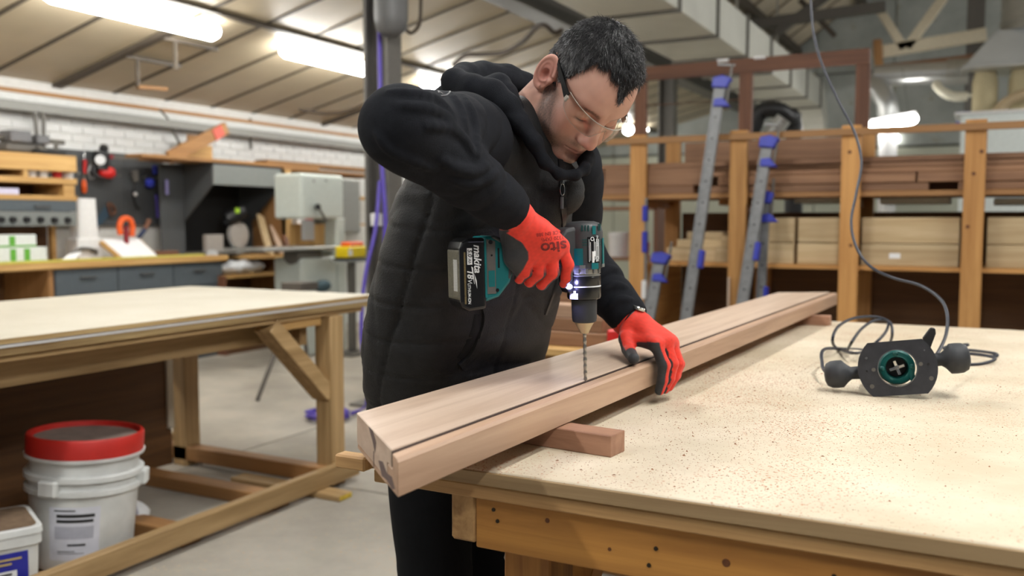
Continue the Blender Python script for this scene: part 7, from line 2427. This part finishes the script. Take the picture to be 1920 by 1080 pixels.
gW = (-0.7097, 1.3614, 1.3153)
R_M = [(-0.6583, 1.4421, 1.2555), (-0.6686, 1.4268, 1.2455), (-0.6830, 1.4098, 1.2403), (-0.6989, 1.3943, 1.2350)]
R_P = [(-0.6490, 1.4511, 1.2236), (-0.6675, 1.4290, 1.2102), (-0.6854, 1.4107, 1.2107), (-0.7024, 1.3951, 1.2119)]
R_D = [(-0.6536, 1.4571, 1.2016), (-0.6893, 1.4318, 1.1898), (-0.7042, 1.4154, 1.1950), (-0.7182, 1.4018, 1.2009)]
R_T = [(-0.6628, 1.4661, 1.1904), (-0.7041, 1.4580, 1.1906), (-0.7197, 1.4423, 1.1948), (-0.7301, 1.4250, 1.2012)]


def gloveR_sd(P):
    d = rc(P, (-0.7166, 1.3475, 1.3276), gW, 0.0305, 0.0290)
    for q, r in zip(R_M, (0.0165, 0.0175, 0.0165, 0.0150)):
        d = smin(d, rc(P, gW, q, 0.0230, r), 0.014)
    d = smin(d, rc(P, (-0.6827, 1.4006, 1.2772), (-0.6732, 1.4191, 1.2623), 0.026, 0.022), 0.015)
    # heel of the palm
    d = smin(d, rc(P, (-0.7185, 1.3783, 1.2754), (-0.7170, 1.3874, 1.2386), 0.023, 0.021), 0.014)
    d = smin(d, rc(P, (-0.7170, 1.3874, 1.2386), (-0.7108, 1.3954, 1.2145), 0.020, 0.013), 0.012)
    # thumb on the far side
    d = smin(d, chain(P, [(-0.7021, 1.3924, 1.3000), (-0.6949, 1.4514, 1.2840), (-0.6821, 1.4963, 1.2683), (-0.6705, 1.5131, 1.2603)], [0.019, 0.016, 0.0125, 0.0105]), 0.010)
    f = 1e3 * np.ones(P.shape[:-1], np.float32)
    for i in range(4):
        r0 = (0.0112, 0.0116, 0.0112, 0.0100)[i]
        f = np.minimum(f, chain(P, [R_M[i], R_P[i], R_D[i], R_T[i]], [r0 * 1.12, r0, r0 * 0.88, r0 * 0.78], 0.004))
    d = smin(d, f, 0.004)
    ax_ = (np.array(gW) - np.array((-0.7166, 1.3475, 1.3276)))
    ax_ = ax_ / np.linalg.norm(ax_)
    s = (P - np.asarray(gW, np.float32)) @ ax_.astype(np.float32)
    wr_ = np.exp(-((s - 0.002) / 0.022) ** 2)
    return d - 0.0012 * np.sin(260 * s + 2 * waves(P, 61, 3, 40)) * wr_ - 0.0005 * waves(P, 62, 6, 150)


rightv = np.array([math.cos(math.radians(27.6)), math.sin(math.radians(27.6)), 0])
towc = np.array([math.sin(math.radians(27.6)), -math.cos(math.radians(27.6)), 0.07])
GRED = np.array(C(224, 58, 42)[:3])
GDARK = np.array(C(52, 53, 56)[:3])


def gloveR_color(v, n):
    nbk = 0.42 * rightv + 0.78 * towc + np.array([0, 0, 0.38])
    k = n @ (nbk / np.linalg.norm(nbk))
    mid_ = np.mean(np.array(R_M), 0)
    fing = np.clip((mid_[2] - 0.022 - v[:, 2]) / 0.012, 0, 1)       # below the knuckles: only the backs of the fingers stay red
    nf = 0.90 * towc - 0.25 * rightv + np.array([0, 0, -0.18])
    kf = n @ (nf / np.linalg.norm(nf))
    pal = np.clip((0.10 - k) / 0.06, 0, 1) * (1 - fing) + np.clip((0.56 - kf) / 0.06, 0, 1) * fing
    # the dipped palm reaches round the little finger side
    cv = np.array([(-0.7432, 1.3532, 1.2910), (-0.7228, 1.3630, 1.2810), (-0.7004, 1.3789, 1.2637), (-0.6932, 1.3870, 1.2482), (-0.6920, 1.3867, 1.2363), (-0.6995, 1.3813, 1.2182), (-0.7117, 1.3732, 1.1982)])
    ucv = cv @ rightv
    o_ = np.argsort(cv[:, 2])
    ul = np.interp(v[:, 2], cv[o_, 2], ucv[o_], left=-9, right=-9)
    pal = np.maximum(pal, np.clip((ul - v @ rightv) / 0.0015, 0, 1))
    s = (v - np.array(gW)) @ ((np.array(R_M[1]) - np.array(gW)) / np.linalg.norm(np.array(R_M[1]) - np.array(gW)))
    pal = pal * np.clip((s - 0.004) / 0.004, 0, 1)
    g = 1 + 0.06 * waves(v.astype(np.float32), 63, 8, 700)
    return np.clip((GRED * (1 - pal[:, None]) + GDARK * pal[:, None]) * g[:, None], 0, 1)


GLOVE = tinted('knitted_glove', 0.62, 0.35, 1400, 0.35, 0.0006, sheen=0.1)
allR = np.array(R_M + R_P + R_D + R_T + [gW, (-0.7166, 1.3475, 1.3276), (-0.7185, 1.3783, 1.2754), (-0.6705, 1.5131, 1.2603)])
gR = solid('glove', gloveR_sd, allR.min(0) - 0.04, allR.max(0) + 0.04, 0.0019, GLOVE, man, gloveR_color)
gR['label'] = 'red knitted glove with dark palm gripping the drill handle'

# print on the back of the glove
gR_bvh = bvh_of(gR)


def printed(s, size, at_px, xdir, ydir_, name, mat, sx=1.0, offset=0.0):
    cu_ = bpy.data.curves.new('tmp', 'FONT')
    cu_.body = s
    cu_.size = size
    cu_.align_x = 'CENTER'
    cu_.align_y = 'CENTER'
    cu_.offset = offset
    cu_.resolution_u = 4
    ob = bpy.data.objects.new('tmp', cu_)
    COL.objects.link(ob)
    bpy.context.view_layer.update()
    me2 = bpy.data.meshes.new_from_object(ob.evaluated_get(bpy.context.evaluated_depsgraph_get()))
    bpy.data.objects.remove(ob)
    import bmesh
    bm = bmesh.new()
    bm.from_mesh(me2)
    bmesh.ops.triangulate(bm, faces=bm.faces)
    bmesh.ops.subdivide_edges(bm, edges=[e for e in bm.edges if e.calc_length() > size * 0.12], cuts=2)
    base_ = Vector(at_px)
    Mi = WM[man.name].inverted()
    for v_ in bm.verts:
        p = base_ + Vector(xdir) * v_.co.x * sx + Vector(ydir_) * v_.co.y
        q, nrm_ = drape(gR_bvh, p)
        v_.co = Mi @ (q + nrm_ * 0.0005)
    bm.to_mesh(me2)
    bm.free()
    me2.materials.clear()
    me2.materials.append(mat)
    o_ = bpy.data.objects.new(name, me2)
    COL.objects.link(o_)
    o_.parent = gR
    return o_


GPR = plain('faded_glove_print', C(120, 26, 26), 0.7, 0, 0.3, 300)
xd = Vector(-rightv) * 0.97 + Vector((0, 0, -0.12))
yd = Vector((0, 0, -1)) * 0.97 + Vector(rightv) * 0.12
printed('sito', 0.0270, (-0.6555, 1.4074, 1.2564), xd, yd, 'lettering', GPR, 1.15, 0.0006)
printed('1320 (XM)', 0.0090, (-0.6555, 1.4030, 1.2710), xd, yd, 'lettering', GPR, 1.0)
printed('CE EN 388', 0.0085, (-0.6617, 1.3948, 1.2792), xd, yd, 'lettering', GPR, 1.0)

# ---- left glove (holding the front edge of the beam)
lW = (-0.6728, 1.8532, 1.0787)
L_M = [(-0.602, 1.795, 1.046), (-0.592, 1.820, 1.050), (-0.587, 1.842, 1.046), (-0.589, 1.862, 1.037)]
L_P = [(-0.583, 1.796, 1.003), (-0.573, 1.821, 1.003), (-0.569, 1.844, 1.000), (-0.571, 1.864, 0.996)]
L_D = [(-0.5865, 1.796, 0.972), (-0.579, 1.819, 0.972), (-0.576, 1.841, 0.972), (-0.577, 1.860, 0.973)]
L_T = [(-0.5925, 1.795, 0.948), (-0.588, 1.816, 0.949), (-0.585, 1.836, 0.951), (-0.585, 1.853, 0.955)]
thA, thB, thC = (-0.6711, 1.8067, 1.0527), (-0.6576, 1.7838, 1.0325), (-0.6268, 1.7318, 1.0225)


def gloveL_sd(P):
    lw0 = np.array(lW) - (np.array(L_M[1]) - np.array(lW)) * 0.25
    d = rc(P, lw0, lW, 0.034, 0.0325)
    for q, r in zip(L_M, (0.0165, 0.0180, 0.0175, 0.0160)):
        d = smin(d, rc(P, lW, q, 0.0250, r), 0.018)
    d = smin(d, chain(P, [lW, thA, thB, thC], [0.020, 0.0165, 0.0135, 0.0118]), 0.010)
    d = smin(d, rc(P, thA, L_M[0], 0.011, 0.012), 0.010)
    f = 1e3 * np.ones(P.shape[:-1], np.float32)
    for i in range(4):
        r0 = (0.0122, 0.0126, 0.0122, 0.0112)[i]
        f = np.minimum(f, chain(P, [L_M[i], L_P[i], L_D[i], L_T[i]], [r0 * 1.15, r0, r0 * 0.92, r0 * 0.8], 0.004))
    d = smin(d, f, 0.005)
    s = (P - np.asarray(lW, np.float32)) @ ((np.array(L_M[1]) - np.array(lW)) / np.linalg.norm(np.array(L_M[1]) - np.array(lW))).astype(np.float32)
    return d - 0.0012 * np.sin(300 * s + 2 * waves(P, 71, 3, 40)) * np.exp(-((s - 0.005) / 0.018) ** 2) - 0.0005 * waves(P, 72, 6, 150)


def gloveL_color(v, n):
    nbk = np.array([0.80, 0.10, 0.58])
    k = n @ (nbk / np.linalg.norm(nbk))
    pal = np.clip((-0.22 - k) / 0.06, 0, 1)
    ic = np.array([L_M[0], L_P[0], L_D[0], L_T[0], (np.array(L_M[0]) + np.array(L_P[0])) / 2, (np.array(L_P[0]) + np.array(L_D[0])) / 2])
    near = np.min(np.linalg.norm(v[:, None] - ic[None], axis=2), 1) < 0.0195
    sdir = np.array([-0.45, -0.85, -0.05])
    side = np.clip((n @ sdir - 0.22) / 0.06, 0, 1) * near * (v[:, 2] < 1.052)
    dt = np.linalg.norm(v - (np.array(thC) * .9 + np.array(thB) * .1), axis=1)
    pal = np.maximum(np.maximum(pal, side), np.clip((0.0285 - dt) / 0.002, 0, 1))
    s = (v - np.array(lW)) @ ((np.array(L_M[1]) - np.array(lW)) / np.linalg.norm(np.array(L_M[1]) - np.array(lW)))
    pal = pal * np.clip((s - 0.012) / 0.004, 0, 1)
    g = 1 + 0.06 * waves(v.astype(np.float32), 73, 8, 700)
    return np.clip((GRED * (1 - pal[:, None]) + GDARK * pal[:, None]) * g[:, None], 0, 1)


allL = np.array(L_M + L_P + L_D + L_T + [lW, thA, thB, thC])
gL = solid('glove', gloveL_sd, allL.min(0) - 0.045, allL.max(0) + 0.04, 0.0019, GLOVE, man, gloveL_color)
gL['label'] = 'red knitted glove with dark thumb holding the beam edge'

# ---- watch at the left cuff
wdir = (Vector(L_M[1]) - Vector(lW)).normalized()
wpos = Vector(lW) + wdir * 0.006 + Vector((0.006, -0.004, 0.0345))
Rw = frame(Vector((0.35, 0.1, 0.93)), wdir)
wa = build('wristwatch', MB().lathe([(0.012, 0), (0.0165, 0.001), (0.0165, 0.006), (0.015, 0.0075), (0.0, 0.008)], 24, Matrix.Translation(wpos) @ Rw.to_4x4()), CHROME, man, smooth=40)
build('watch_strap', MB().tube([Vector(lW) + wdir * 0.006 + frame(wdir) @ Vector((0.0335 * math.cos(a), 0.0335 * math.sin(a), 0)) for a in np.linspace(0, 6.283, 33)[:-1]], 0.004, 6, True), BLACK, wa, smooth=60)
